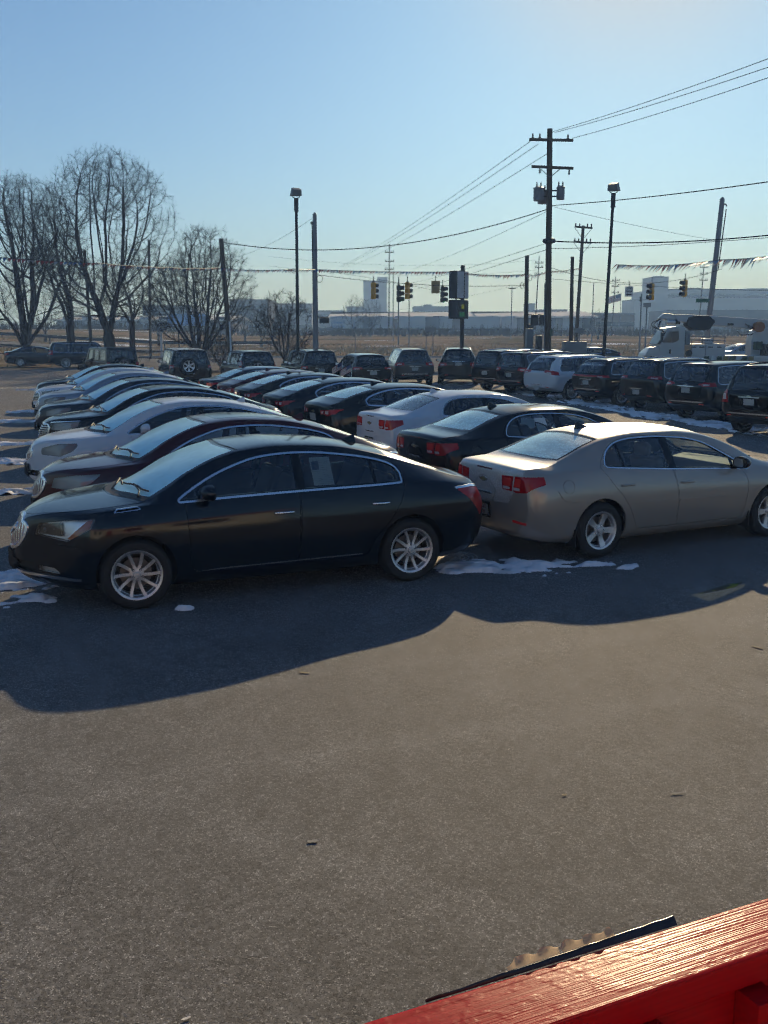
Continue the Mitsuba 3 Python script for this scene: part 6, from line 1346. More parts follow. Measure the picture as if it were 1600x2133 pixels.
    if chrome_low: sp["trims"].append(("bumper_trim", bx(shapely.box(-.62, .555, .62, .585)), "chrome", True, .010))
    sp["handles"] = [(-.96, -1.14, 0, .93, "handle_paint"), (xc + .13, xc - .05, 0, .95, "handle_paint")]
    sp["mirror"] = (A0 - .45, belt + .06, "mirror_paint", h - .10)
    sp["cabin"] = dict(seat_x=-1.25, rear_x=-2.15, dash_x=A0 - .45, dash_z=belt - .02, mir=(A1 + .35, H - .26), z0=.66, back=.66)
    ex = [plate(xt - .005, plate_z, plate_slot, 3, frame=False)]
    if railx: ex.append(rails(H, rw - .05, A1 - .15, xt + slope + .15))
    if wiper and not spare_w: ex.append(rear_wiper(1.17))
    if spare_w: ex.append(spare(*spare_w))
    sp["extras"] = ex + list(extras)
    sp["glass"] = None; sp["band"] = .03
    return sp

def build_jeep():
    """square off-roader built from pressed panels: upright glass, hung fenders, spare wheel on the tailgate"""
    M = Model(); B = lambda *a: slab(*a)
    def add(n, m, s, both_=False, ang=40): M.adds(n, m, s, both_, ang)
    tub = rbox(-1.62, 0, .86, 3.05, 1.60, .62, .05) - uni([m3.Manifold.cylinder(1.4, .45, .45, 30).rotate([90, 0, 0]).translate([-2.947, y, .40]) for y in (1.4 + .45, -.45)])
    inner = B(-3.05, -.20, -.70, .70, .75, 2.0)
    add("body", tub - inner, "paint")
    add("hood", m3.Manifold.batch_hull([m3.Manifold.sphere(.05, 10).translate(list(p)) for p in [(.42, .50, 1.04), (.42, -.50, 1.04), (-.15, .66, 1.12), (-.15, -.66, 1.12), (.42, .50, .72), (.42, -.50, .72), (-.15, .66, .72), (-.15, -.66, .72)]]), "paint")
    gr = rbox(.50, 0, .90, .08, 1.16, .48, .03) - uni([rbox(.54, y, .93, .06, .055, .30, .02) for y in np.linspace(-.30, .30, 7)])
    add("grille", gr, "paint")
    add("headlamp", uni([m3.Manifold.cylinder(.03, .085, .085, 24).rotate([0, 90, 0]).translate([.53, .46, .95])]), "lamp_chrome", True)
    fen = lambda x0, x1, x2, x3, z: uni([m3.Manifold.batch_hull([m3.Manifold.sphere(.025, 8).translate([x, y, zz]) for y in (.66, .93)]  if False else [m3.Manifold.sphere(.025, 8).translate([xx, y, zz2]) for xx, zz2 in ((x, zz), (xb, zb)) for y in (.66, .93)]) for (x, zz), (xb, zb) in (((x0, z - .22), (x1, z)), ((x1, z), (x2, z)), ((x2, z), (x3, z - .25)))])
    add("fender", fen(.50, .38, -.30, -.50, .93), "black", True)
    add("fender", fen(-2.947 + .52, -2.947 + .35, -2.947 - .30, -2.947 - .42, .93), "black", True)
    add("front_bumper", rbox(.68, 0, .56, .16, 1.60, .20, .04), "black"); add("rear_bumper", rbox(-3.22, 0, .52, .14, 1.50, .20, .04), "black")
    # hard top: pillars, roof, window openings
    top = m3.Manifold.batch_hull([m3.Manifold.sphere(.05, 10).translate(list(p)) for p in [(-.22, .72, 1.18), (-.22, -.72, 1.18), (-.55, .66, 1.76), (-.55, -.66, 1.76), (-3.08, .72, 1.18), (-3.08, -.72, 1.18), (-2.98, .66, 1.78), (-2.98, -.66, 1.78)]])
    hol = m3.Manifold.batch_hull([m3.Manifold.sphere(.05, 10).translate(list(p)) for p in [(-.28, .67, 1.0), (-.28, -.67, 1.0), (-.58, .61, 1.71), (-.58, -.61, 1.71), (-3.03, .67, 1.0), (-3.03, -.67, 1.0), (-2.94, .61, 1.73), (-2.94, -.61, 1.73)]])
    side = [rpoly(q, .03) for q in ([(-.42, 1.24), (-.62, 1.68), (-1.12, 1.69), (-1.12, 1.24)], [(-1.27, 1.24), (-1.27, 1.69), (-1.92, 1.69), (-1.92, 1.24)], [(-2.07, 1.24), (-2.07, 1.69), (-2.84, 1.68), (-2.88, 1.24)])]
    back = rpoly([(-.58, 1.26), (.58, 1.26), (.54, 1.66), (-.54, 1.66)], .04); front = rpoly([(-.60, 1.22), (.60, 1.22), (.54, 1.68), (-.54, 1.68)], .04)
    cut = uni([both(prism_y(g, .3, 1)) for g in side] + [prism_x(back, -3.4, -2.6), prism_x(front, -.9, 0)])
    add("hard_top", top - hol - cut, "paint_top")
    mid = m3.Manifold.batch_hull([m3.Manifold.sphere(.05, 10).translate(list(p)) for p in [(-.25, .695, 1.1), (-.25, -.695, 1.1), (-.565, .635, 1.74), (-.565, -.635, 1.74), (-3.055, .695, 1.1), (-3.055, -.695, 1.1), (-2.96, .635, 1.755), (-2.96, -.635, 1.755)]])
    thin = mid - mid.scale([.995, .992, .998])
    for k, g in enumerate(side): add("side_window", thin ^ prism_y(g, .3, 1), "glass_side" if k == 0 else "glass_dark", True)
    add("rear_window", thin ^ prism_x(back, -3.4, -2.6), "glass_dark"); add("windscreen", thin ^ prism_x(front, -.9, 0), "glass_front")
    dg = [rpoly(q, .03) for q in ([(-.45, .62), (-.45, 1.14), (-1.18, 1.14), (-1.18, .62)], [(-1.22, .62), (-1.22, 1.14), (-2.0, 1.14), (-2.0, 1.0), (-2.35, .70), (-2.35, .62)])]
    for n, g in zip(("front_door", "rear_door"), dg): add(n, prism_y(g.buffer(-.006), .795, .815), "paint", True); add("door_handle", lozenge(g.bounds[0] + .1, g.bounds[0] + .26, .815, 1.05, .03, .02), "black", True, 50)
    add("door_mirror", rbox(-.40, .98, 1.22, .10, .17, .20, .03), "black", True)
    add("tail_lamp", rbox(-3.14, .70, 1.02, .06, .14, .24, .02), "red_lamp", True)
    add("seat", uni([seat(-1.1, s * .36, .80, .5) for s in (1, -1)] + [seat(-2.0, 0, .82, 1.1, .5, False)]), "trim")
    sp = dict(x=[.6, -3.16], tyre=(.40, .23, .25), wb_len=2.947, track=1.60, rim=(5, "five"), wheel_kw=(.40, .23, .25, (5, "five"), 26))
    class L_: pass
    L_.sp = sp; spare(1.02, .39, .23, .05)(M, L_); M.sp = sp
    return M

# ---------------------------------------------------------------- white boom truck on the street
plast("truck_white", (0.60, 0.61, 0.62), .06); plast("truck_orange", (0.45, 0.16, 0.03), .2); princ("boot_black", (0.014, 0.014, 0.016), .8); princ("hose", (0.02, 0.02, 0.02), .5); metal("bright_steel", (.55, .55, .55), .2)
def boom_truck(D):
    k = thing("boom_truck", "white utility truck with a long stowed boom waiting on the street", "truck"); s = D / 2100 * 1.0
    X = lambda u: _x(u, 715, D); Z = lambda v: zof(v, D); y0, y1 = D - 1.2, D + 1.2
    rb = lambda u0, u1, v0, v1, ya=y0, yb=y1, r=.06: rbox((X(u0) + X(u1)) / 2, (ya + yb) / 2, (Z(v0) + Z(v1)) / 2, abs(X(u1) - X(u0)), yb - ya, abs(Z(v1) - Z(v0)), r, 8)
    H = lambda pts, ya=y0, yb=y1, r=.05: m3.Manifold.batch_hull([m3.Manifold.sphere(r, 8).translate([X(u), y, Z(v)]) for u, v in pts for y in (ya + r, yb - r)])
    cabm = H([(1381, 685), (1404, 681), (1414, 683), (1367, 718), (1366, 752), (1414, 752)])
    win = prism_y(rpoly([(X(1369), Z(713)), (X(1374), Z(705)), (X(1384), Z(690)), (X(1402), Z(688)), (X(1403), Z(708)), (X(1394), Z(713))], .05), y0 - .2, y0 + .25)
    cab = cabm - win - rbox(X(1392), D, Z(705), 1.0, 2.0, .9, .1)
    put(k + "__cab", plys(cab, 40), "truck_white")
    put(k + "__door_window", plys(cabm ^ prism_y(rpoly([(X(1369), Z(713)), (X(1374), Z(705)), (X(1384), Z(690)), (X(1402), Z(688)), (X(1403), Z(708)), (X(1394), Z(713))], .05), y0 + .02, y0 + .06)), "glass_side")
    put(k + "__windscreen", plys(H([(1378, 688), (1381, 688), (1361, 716), (1364, 716)], y0 + .15, y1 - .15, .02)), "gloss_black")
    put(k + "__hood", plys(H([(1368, 725), (1354, 728), (1342, 738), (1339, 752), (1368, 752)], y0 + .2, y1 - .2, .12), 50), "truck_white")
    put(k + "__fender", plys(H([(1362, 724), (1346, 727), (1338, 740), (1366, 742)], y0 - .02, y0 + .5, .10), 50), "truck_white")
    for u in (1352, 1490, 1520):
        t = move(revolve([(.05, -.15), (.30, -.15), (.50, -.13), (.52, 0), (.50, .13), (.05, .15)], 28, "y"), (X(u), y0 + .12, .52)); put(k + "__wheel", plys(t, 40), "rubber")
        t = move(revolve([(.02, -.12), (.26, -.16), (.29, -.13), (.02, -.05)], 20, "y"), (X(u), y0 + .12, .52)); put(k + f"__wheel_hub", plys(t, 40), "alloy")
    put(k + "__door_handle", plys(rb(1384, 1388, 727, 736, y0 - .03, y0 + .05, .02)), "black"); put(k + "__door_mirror", plys(rb(1362, 1367, 692, 712, y0 - .45, y0 - .28, .03)), "black")
    put(k + "__mirror_arm", plys(tube([(X(1368), y0, Z(694)), (X(1365), y0 - .36, Z(693))], .02, 5)), "black")
    put(k + "__frame", plys(rb(1360, 1600, 752, 760, D - .5, D + .5, .03)), "pole_dark")
    for a, b, v0, v1 in ((1416, 1426, 690, 718), (1430, 1458, 716, 752), (1459, 1499, 716, 752)): put(k + "__locker", plys(rb(a, b, v0, v1, y0 - .03, y1, .03)), "truck_white" if a != 1416 else "grey_steel")
    for u in (1434, 1450, 1468, 1486): put(k + "__locker_vent", plys(rb(u - 5, u + 5, 721, 724, y0 - .05, y0 + .0, .01)), "grey_steel")
    put(k + "__body_rail", plys(join([tube([(X(1428), y0 + .1, Z(v)), (X(1500), y0 + .1, Z(v + 2))], .03, 5) for v in (700, 708)] + [tube([(X(u), y0 + .1, Z(716)), (X(u), y0 + .1, Z(698))], .025, 5) for u in (1430, 1452, 1474, 1498)])), "grey_steel")
    put(k + "__fuel_cap", plys(m3.Manifold.cylinder(.05, .22, .22, 20).rotate([90, 0, 0]).translate([X(1424), y0 - .02, Z(735)])), "black")
    for i, u in enumerate(range(1456, 1560, 13)): put(k + "__outrigger_pad", plys(rb(u, u + 10, 741, 749, y0 - .12, y0 - .02, .02)), ("green_old", "trailer_white", "green_old", "sign_back")[i % 4])
    put(k + "__tow_winch", plys(rb(1462, 1480, 704, 716, D - .5, D + .3, .05)), "truck_white")
    # boom: tip over the cab, root above the pedestal
    put(k + "__boom", plys(H([(1400, 656), (1470, 659), (1600, 668), (1660, 672), (1660, 690), (1536, 682), (1440, 672), (1408, 668)], D - .32, D + .32, .05), 40), "truck_white")
    put(k + "__boom_boot", plys(H([(1430, 665), (1442, 661), (1470, 662), (1480, 670), (1470, 684), (1440, 685), (1428, 676)], D - .44, D + .44, .12), 50), "boot_black")
    put(k + "__winch_drum", plys(m3.Manifold.cylinder(.5, .33, .33, 26).rotate([90, 0, 0]).translate([X(1572), D - .28, Z(681)])), "truck_orange"); put(k + "__winch_hub", plys(m3.Manifold.cylinder(.1, .10, .10, 16).rotate([90, 0, 0]).translate([X(1572), D - .76, Z(681)])), "truck_orange")
    put(k + "__boom_badge", plys(rb(1510, 1522, 673, 678, D - .35, D - .30, .015)), "lamp_dark")
    put(k + "__boom_cable", plys(join([tube([(X(1545), D - .4, Z(674)), (X(1556), D - .5, Z(680 + j * 2)), (X(1563), D - .45, Z(684 + j * 3))], .02, 5) for j in range(3)] + [tube([(X(1530), D - .4, Z(690)), (X(1537), D - .4, Z(698)), (X(1560), D - .4, Z(697)), (X(1568), D - .4, Z(690))], .03, 5)])), "hose")
    put(k + "__tip_motor", plys(tube([(X(1385), D - .2, Z(671)), (X(1402), D - .2, Z(671))], [.16, .17], 14), 40), "bright_steel"); put(k + "__tip_motor", plys(tube([(X(1402), D - .2, Z(671)), (X(1412), D - .2, Z(672))], [.17, .10], 12), 40), "pole_dark")
    put(k + "__boom_tip", plys(H([(1371, 662), (1380, 655), (1402, 656), (1404, 664), (1384, 665)], D - .25, D + .25, .05), 40), "truck_white")
    g = np.linspace(0, 1, 14)
    for j in range(3):
        q = np.c_[[X(1380 - 14 * math.sin(math.pi * t) * (1 + .3 * j) - 6 * t) for t in g], np.full(14, D - .3 + .1 * j), [Z(662 + 26 * t) for t in g]]; put(k + "__hose", plys(tube(q, .028, 5, False), 70), "hose" if j else "trailer_white")
    put(k + "__auger_arm", plys(tube([(X(1374), D, Z(668)), (X(1368), D - .1, Z(683)), (X(1378), D, Z(688))], .06, 6)), "pole_dark")
    put(k + "__boom_rest", plys(rb(1416, 1422, 684, 716, D - .4, D + .4, .03)), "truck_white")
    put(k + "__pedestal", plys(H([(1566, 690), (1590, 684), (1610, 684), (1610, 752), (1562, 752), (1560, 712)], D - .55, D + .55, .06), 40), "truck_white")
    put(k + "__control_seat", plys(rb(1560, 1574, 711, 728, y0 - .1, y0 + .4, .03)), "green_old")
    put(k + "__rear_bed", plys(rb(1500, 1640, 740, 752, y0, y1, .03)), "truck_white")
    put(k + "__rear_lockers", plys(rb(1578, 1640, 716, 740, y0, y1, .03)), "pole_dark")
    put(k + "__roof_beacon", plys(m3.Manifold.cylinder(.12, .08, .06, 12).translate([X(1405), D, Z(682)])), "amber")
boom_truck(66.0)

# ---------------------------------------------------------------- cabinets, fences, posts
def cabinet(name, label, u0, u1, v0, D, depth, mat_):
    k = thing(name, label, "cabinet"); x0, x1, z1 = _x(u0, v0, D), _x(u1, v0, D), zof(v0, D)
    put(k + "__housing", plys(rbox((x0 + x1) / 2, D, z1 / 2, x1 - x0, depth, z1, .03, 6), 40), mat_)
    put(k + "__door", plys(rbox((x0 + x1) / 2, D - depth / 2 - .01, z1 / 2, (x1 - x0) * .84, .03, z1 * .86, .01, 6), 40), mat_)
    put(k + "__handle", plys(rbox((x0 + x1) / 2 + (x1 - x0) * .3, D - depth / 2 - .04, z1 * .5, .03, .04, .2, .01, 6), 40), "black")
cabinet("signal_cabinet", "grey metal signal cabinet between the kerbside pole and the utility pole", 1096, 1110, 684, 58, .6, "grey_steel")
cabinet("signal_cabinet", "narrow dark cabinet just left of the utility pole foot", 1117, 1129, 698, 57, .5, "pole_dark")
cabinet("utility_box", "wide low grey utility box right of the utility pole", 1173, 1220, 711, 60, .9, "grey_steel")
k = thing("crossing_sign", "small square sign on a short post above the grey utility box", "sign"); x, y, z = P_(1207, 690, 61)
put(k + "__post", plys(tube([(x, y, 0), (x, y, z)], .04, 6)), "grey_steel"); put(k + "__panel", plys(box(x - .26, x + .26, y - .05, y - .03, z - .12, z + .18)), "grey_steel")
def fence(label, pts, hgt, step, mat_="pole_dark", mids=(.52, .98)):
    k = thing("rail_fence", label, "fence"); p = np.array(pts, float)
    for a, b in zip(p[:-1], p[1:]):
        n = max(1, int(np.linalg.norm(b - a) / step)); q = a + (b - a) * np.linspace(0, 1, n + 1)[:, None]; zz = [float(hz(*w)) for w in q]
        for w, z in zip(q, zz): put(k + "__post", plys(tube([(w[0], w[1], z - .1), (w[0], w[1], z + hgt)], .045, 6)), mat_)
        for m in mids: put(k + "__rail", plys(tube(np.c_[q, np.array(zz) + hgt * m], .032, 5)), mat_)
fence("low dark metal rail fence at the far left edge of the lot", [(_x(-60, 720, 88), 88), (_x(112, 720, 84), 84)], 1.25, 3.2)
fence("low dark metal rail fence behind the dark off-roader", [(_x(245, 720, 78), 78), (_x(470, 725, 70), 70), (_x(560, 728, 68), 68)], 1.15, 4.2)
k = thing("guard_rail", "long dark guard rail along the climbing side road", "guard rail"); xs = np.linspace(-110, -14, 40); q = np.c_[xs, 135 + (xs + 6) * .05, hz(xs, 135 + xs * 0) + .95]
put(k + "__beam", plys(join([(np.concatenate([q + [0, 0, -.2], q + [0, 0, .2], q + [0, .06, .2], q + [0, .06, -.2]]), np.vstack([np.stack([np.arange(39) + a * 40, np.arange(39) + 1 + a * 40, np.arange(39) + 1 + ((a + 1) % 4) * 40, np.arange(39) + ((a + 1) % 4) * 40], 1) for a in range(4)]))])), "pole_dark")
for w in q[::3]: put(k + "__post", plys(box(w[0] - .08, w[0] + .08, w[1] + .06, w[1] + .2, w[2] - 1.2, w[2] + .15)), "pole_dark")
for (u, v, D, mt, lb) in ((335, 690, 80, "trailer_white", "pale round post standing behind the dark off-roader"), (372, 692, 82, "pole_dark", "thin dark post left of the white-roofed off-roader"), (408, 700, 90, "trailer_white", "short pale post in the grass left of the fan-shaped tree")):
    x, y, z = P_(u, v, D); k = thing("marker_post", lb, "post"); put(k + "__shaft", plys(tube([(x, y, 0), (x, y, z)], .09 if mt != "pole_dark" else .05, 10)), mt); put(k + "__cap", plys(tube([(x, y, z), (x, y, z + .06)], [.10, .03], 10)), mt)

# ---------------------------------------------------------------- far flag, flags clipped to cars
plast("flag_red", (0.42, 0.05, 0.06), .3); plast("flag_white", (0.55, 0.55, 0.57), .3); plast("flag_blue", (0.03, 0.05, 0.18), .3)
def flag(k, o, w, h, dirx, wave, drop=.0):
    """striped flag with a starred canton; o = upper corner at the staff"""
    d = np.array([dirx[0], dirx[1], 0.0]); d /= np.linalg.norm(d); nrm = np.array([-d[1], d[0], 0])
    def cloth(a0, a1, b0, b1, off=0):
        n = 10; s = np.linspace(a0, a1, n); V = []
        for b in (b0, b1):
            for t in s: V.append(np.array(o) + d * t * w * (1 - .08 * drop) + nrm * (wave * math.sin(t * 5) * t + off) - np.array([0, 0, b * h + drop * t * w]))
        V = np.array(V); i = np.arange(n - 1); f = np.stack([i, i + 1, i + n + 1, i + n], 1); f = np.vstack([f[:, [0, 1, 2]], f[:, [0, 2, 3]]])
        return np.vstack([V, V + nrm * .004]), np.vstack([f, f[:, ::-1] + 2 * n])
    for c, rows in (("flag_red", range(0, 13, 2)), ("flag_white", range(1, 13, 2))):
        for r in rows: put(k + "__stripe", plym(cloth(0 if r > 6 else .4, 1, r / 13, (r + 1) / 13)), c)
    put(k + "__canton", plym(cloth(0, .4, 0, 7 / 13)), "flag_blue")
k = thing("flagpole", "distant flagpole flying a striped flag left of the one way sign", "flagpole"); x, y, z = P_(1294, 610, 300)
put(k + "__staff", plys(tube([(x, y, 0), (x, y, z)], [.12, .07], 8)), "grey_steel"); flag(k, (x, y, z - .2), 3.6, 2.0, (-1, .2), .25, .25)
def car_flag(label, u, v, D, left):
    k = thing("clip_flag", label, "flag", None); x, y, z = P_(u, v, D)
    put(k + "__staff", plys(tube([(x, y, z - .55), (x + (.02 if left else .04), y, z)], .007, 6)), "trailer_white"); flag(k, (x, y, z - .03), .34, .21, (-1, .25), .04, .55)

# ---------------------------------------------------------------- red porch railing in front of the camera, the porch and the office behind
def red_tex(p, n, uv):
    u = p.x * .907 + p.y * .42; w = -p.x * .42 + p.y * .907
    g = fbm(u * 4, w * 240, p.z * 240, 3); chip = smoothstep(.78, .83, fbm(u * 24, w * 90, p.z * 90, 4))
    return mix(mix([0.27, 0.002, 0.006], [0.38, 0.006, 0.012], g), [0.20, 0.10, 0.08], chip * .8)
def red_bump(p, n, uv):
    u = p.x * .907 + p.y * .42; w = -p.x * .42 + p.y * .907
    return 0.00050 * fbm(u * 2.2, w * 420, p.z * 420, 3) + 0.00030 * noise(u * 3.5, w * 900, p.z * 900) + 0.00022 * smoothstep(.45, .7, fbm(u * 50 + 4, w * 110, p.z * 60, 3))
scene["red_wood_base"] = {"type": "principled", "base_color": proc(red_tex), "roughness": .30, "specular": .07}
scene["red_wood"] = {"type": "bumpmap", "arbitrary": proc(red_bump, eps=.0005), "scale": 1.0, "b": {"type": "ref", "id": "red_wood_base"}}
RZ = 1.896; ra, rb_ = np.array([-.030, .944]), np.array([.493, 1.186]); rd_ = (rb_ - ra) / np.linalg.norm(rb_ - ra); rn = np.array([rd_[1], -rd_[0]])       # rn points to the camera side
RW = .089
def along(s0, s1, o0, o1, z0, z1, r=.004):
    m = rbox((s0 + s1) / 2, (o0 + o1) / 2, (z0 + z1) / 2, s1 - s0, o1 - o0, z1 - z0, r, 8)
    return m.transform(np.array([[rd_[0], rn[0], 0, ra[0]], [rd_[1], rn[1], 0, ra[1]], [0, 0, 1, 0.0]]))
k = thing("porch_railing", "red painted wooden railing across the lower right foreground", "railing")
put(k + "__handrail", plys(along(-1.3, 2.4, 0, RW, RZ - .038, RZ, .005).refine_to_length(.4), 40), "red_wood")
put(k + "__under_rail", plys(along(-1.3, 2.4, .022, RW - .012, RZ - .127, RZ - .039, .004), 40), "red_wood")
put(k + "__bottom_rail", plys(along(-1.3, 2.4, .026, RW - .026, 1.06, 1.15, .004), 40), "red_wood")
for s in np.arange(-1.1, 2.3, .155): put(k + "__baluster", plys(along(s, s + .038, RW - .012, RW + .026, 1.0, RZ - .042, .003), 40), "red_wood")
k = thing("porch_deck", "grey wooden porch floor under the viewer", "deck"); diffuse("deck_grey", (0.20, 0.17, 0.15))
for i in range(16): put(k + "__board", plys(box(-3, 4, -2.35 + i * .145, -2.35 + i * .145 + .138, .92, .95)), "deck_grey")
put(k + "__joist", plys(box(-3, 4, -.06, 0, .05, .91)), "deck_grey")
k = thing("sales_office", "white sales office with a red fascia behind the viewer", "building"); diffuse("siding", (0.62, 0.60, 0.55)); plast("red_fascia", (0.42, 0.03, 0.03), .3)
for i in range(19): 
    z = .5 + i * .16; put(k + "__siding_board", plys((np.array([[-9, -2.42, z], [9, -2.42, z], [9, -2.45, z + .165], [-9, -2.45, z + .165], [-9, -2.6, z], [9, -2.6, z], [9, -2.6, z + .165], [-9, -2.6, z + .165]]), np.array([[0, 1, 2, 3], [5, 4, 7, 6], [3, 2, 6, 7], [1, 0, 4, 5]]))), "siding")
put(k + "__fascia", plys(box(-9.3, 9.3, -2.7, -2.2, 3.54, 3.95)), "red_fascia"); put(k + "__wall", plys(box(-9, 9, -9, -2.61, 0, 3.53)), "siding"); put(k + "__plinth", plys(box(-9, 9, -2.6, -2.46, 0, .49)), "concrete")
for x in (-6.2, -3.2, 4.0, 6.6):
    put(k + "__window", plys(box(x - .7, x + .7, -2.41, -2.38, 1.7, 2.9)), "far_glass"); put(k + "__window__frame", plys(join([box(x - .78, x + .78, -2.41, -2.36, 2.9, 2.98), box(x - .78, x + .78, -2.41, -2.36, 1.62, 1.7), box(x - .78, x - .7, -2.41, -2.36, 1.7, 2.9), box(x + .7, x + .78, -2.41, -2.36, 1.7, 2.9)])), "red_fascia")
put(k + "__door", plys(box(-.5, .5, -2.41, -2.37, .96, 3.0)), "red_fascia")
# torn weather strip lying along the far edge of the handrail
def strip_at(s, o, z): return np.array([ra[0] + rd_[0] * s + rn[0] * o, ra[1] + rd_[1] * s + rn[1] * o, z])
rg = np.random.default_rng(8)
k = thing("torn_weather_strip", "torn black rubber strip with tan backing along the railing's far edge", "weather strip")
S = np.linspace(.085, .432, 60); tt = (S - S[0]) / (S[-1] - S[0]); hgt = .0005 + .0055 * tt**1.2 + .002 * meshkit.noise(np.c_[S * 60, S * 0, S * 0], 3); roll = .35 + .5 * tt
rows = []
for a in range(7):
    f = a / 6; rows.append(np.array([strip_at(s, -.004 - .013 * (f if f < .7 else 1.4 - f) * (.15 + 1.3 * t), RZ - .004 + (h + .003) * math.sin(math.pi * min(f * 1.15, 1)) * .8) for s, t, h in zip(S, tt, hgt)]))
V = np.vstack(rows); i = np.arange(59); f = np.vstack([np.stack([i + a * 60, i + 1 + a * 60, i + 61 + a * 60, i + 60 + a * 60], 1) for a in range(6)])
princ("strip_black", (0.016, 0.018, 0.022), .28); scene["strip_tan"] = {"type": "principledthin", "base_color": rgb(.58, .47, .34), "roughness": .6, "diff_trans": 1.1, "spec_trans": 0.0, "eta": 1.3}
put(k + "__rubber", plys((V, f), 60), "strip_black")
for s0, s1, hh, sd in ((.192, .262, .0075, 1), (.266, .340, .0075, 5)):
    n = 40; s = np.linspace(s0, s1, n); e = np.clip(np.minimum((s - s0) / .006, (s1 - s) / .01), 0, 1); top_ = hh * np.interp(s, np.linspace(s0, s1, 8), np.random.default_rng(sd).uniform(.45, 1.0, 8)) * np.minimum((s - s0) / .012, 1)
    lo = np.array([strip_at(a, -.008, RZ - .002 + .009 * (a - .085) / .35) for a in s]); mid = np.array([strip_at(a, -.012, RZ + .000 + .009 * (a - .085) / .35 + b * .6) for a, b in zip(s, top_)]); hi_ = np.array([strip_at(a, -.015 + .004 * math.sin(a * 200), RZ + .000 + .009 * (a - .085) / .35 + b) for a, b in zip(s, top_)])
    V = np.vstack([lo, mid, hi_]); i = np.arange(n - 1); f = np.vstack([np.stack([i + a * n, i + 1 + a * n, i + n + 1 + a * n, i + n + a * n], 1) for a in range(2)]); put(k + "__tan_backing", plys((V, f), 60), "strip_tan")

# ---------------------------------------------------------------- drain cover
dx_, dy_ = (0.773, 11.479)
k = thing("drain_cover", "round iron drain cover with frosty rings behind the navy sedan's rear wheel", "drain cover"); princ("frost_iron", (.30, .31, .33), .7)
put(k + "__lid", plys(move(revolve([(.005, .001), (.34, .001), (.34, .006), (.005, .006)], 40), (dx_, dy_, 0))), "iron")
for i in range(6): r = .06 + .05 * i; put(k + "__ring", plys(move(revolve([(r, .005), (r + .014, .005), (r + .014, .011), (r, .011)], 40), (dx_, dy_, 0))), "frost_iron")

# ---------------------------------------------------------------- litter on the asphalt
diffuse("leaf_dry", (0.34, 0.29, 0.20)); diffuse("paper_scrap", (0.55, 0.54, 0.50)); diffuse("cardboard", (0.33, 0.24, 0.13)); diffuse("stone_pale", (0.30, 0.29, 0.26))
def scrap(name, label, cat, x, y, L, W_, ang, mt, seed, curl=.0015):
    rg = np.random.default_rng(seed); n = 9; t = np.linspace(-1, 1, n); w = W_ / 2 * np.sqrt(np.clip(1 - t**2, .02, 1)) * (1 + .25 * rg.normal(0, 1, n)); c, s = math.cos(ang), math.sin(ang); V = []
    for a, b in zip(t, w):
        for q in (-1, 0, 1): X_, Y_ = a * L / 2, q * b; V.append((x + X_ * c - Y_ * s, y + X_ * s + Y_ * c, .006 + curl * abs(q) * (1 + .6 * rg.normal()) * .6 + curl * a * a))
    V = np.array(V); V[:, 2] = np.maximum(V[:, 2], .003); i = (np.arange(n - 1)[:, None] * 3 + np.arange(2)[None]).ravel(); f = np.stack([i, i + 3, i + 4, i + 1], 1); f = np.vstack([f[:, [0, 1, 2]], f[:, [0, 2, 3]]])
    V2 = np.vstack([V, V + [0, 0, .0015]]); k = thing(name, label, cat); put(k, plys((V2, np.vstack([f[:, ::-1], f + len(V)])), 60), mt)
for (u, v, L, W_, a, mt, lb) in ((635, 1403, .085, .035, -.3, "leaf_dry", "curled dry leaf on the asphalt below the dark sedan's shadow"), (1577, 1350, .11, .03, -.9, "leaf_dry", "narrow dry leaf on the asphalt at the right edge"), (1060, 1563, .03, .012, 1.2, "paper_scrap", "tiny white scrap on the open asphalt right of centre"), (652, 1755, .06, .03, .2, "stone_pale", "flat pale stone fragment on the asphalt left of centre"), (1176, 1658, .03, .02, .5, "leaf_dry", "small tan scrap on the asphalt right of centre"), (388, 2133 - 8, .04, .015, .6, "paper_scrap", "tiny pale scrap at the bottom edge of the asphalt"), (912, 1182, .17, .07, .1, "cardboard", "flattened cardboard piece behind the dark sedan's rear wheel"), (1253, 1148, .05, .025, .4, "paper_scrap", "small pale scrap on the shaded asphalt beside the gold sedan's rear wheel"), (1410, 1655, .08, .02, .1, "stone_pale", "pale scuffed flake on the asphalt at the right")):
    dv = .1782 + math.atan((v - 1066.5) / 2100); g = (_x(u, v, CAM_H / math.tan(dv)), CAM_H / math.tan(dv)); scrap("litter", lb, "litter", g[0], g[1], L, W_, a, mt, int(u))

# ---------------------------------------------------------------- vehicles in place
car_paint("paint_burgundy", (0.095, 0.008, 0.014)); car_paint("paint_white", (0.76, 0.77, 0.79)); car_paint("paint_black", (0.004, 0.0055, 0.009)); car_paint("paint_charcoal", (0.010, 0.014, 0.021)); car_paint("paint_blueblack", (0.005, 0.010, 0.024))
car_paint("paint_silver", (0.42, 0.45, 0.50), .5, .3); car_paint("paint_maroon", (0.12, 0.010, 0.012)); car_paint("paint_grey", (0.10, 0.11, 0.12), .45, .3); car_paint("paint_green", (0.007, 0.012, 0.013)); car_paint("paint_slate", (0.035, 0.05, 0.075))
def PT(n, **k): return {"paint": n, "mirror_paint": n, "antenna": n, "paint_top": n, "handle_paint": n, "trim_car": "trim", "cladding": "black", "rail": "pole_dark", **k}
G1, G2, G3 = "saloons nosed to the left in the near row", "saloons parked tail to tail in the second row", "off-roaders and crossovers parked along the far side of the lot"
A = build(spec_large_sedan(), True); AC = build(spec_other_sedan("clear"), True); AO = build(spec_other_sedan("oval"), True); AW = build(spec_other_sedan("wide"), False); AP = build(spec_other_sedan("oval"), False)
Y1 = 3.541
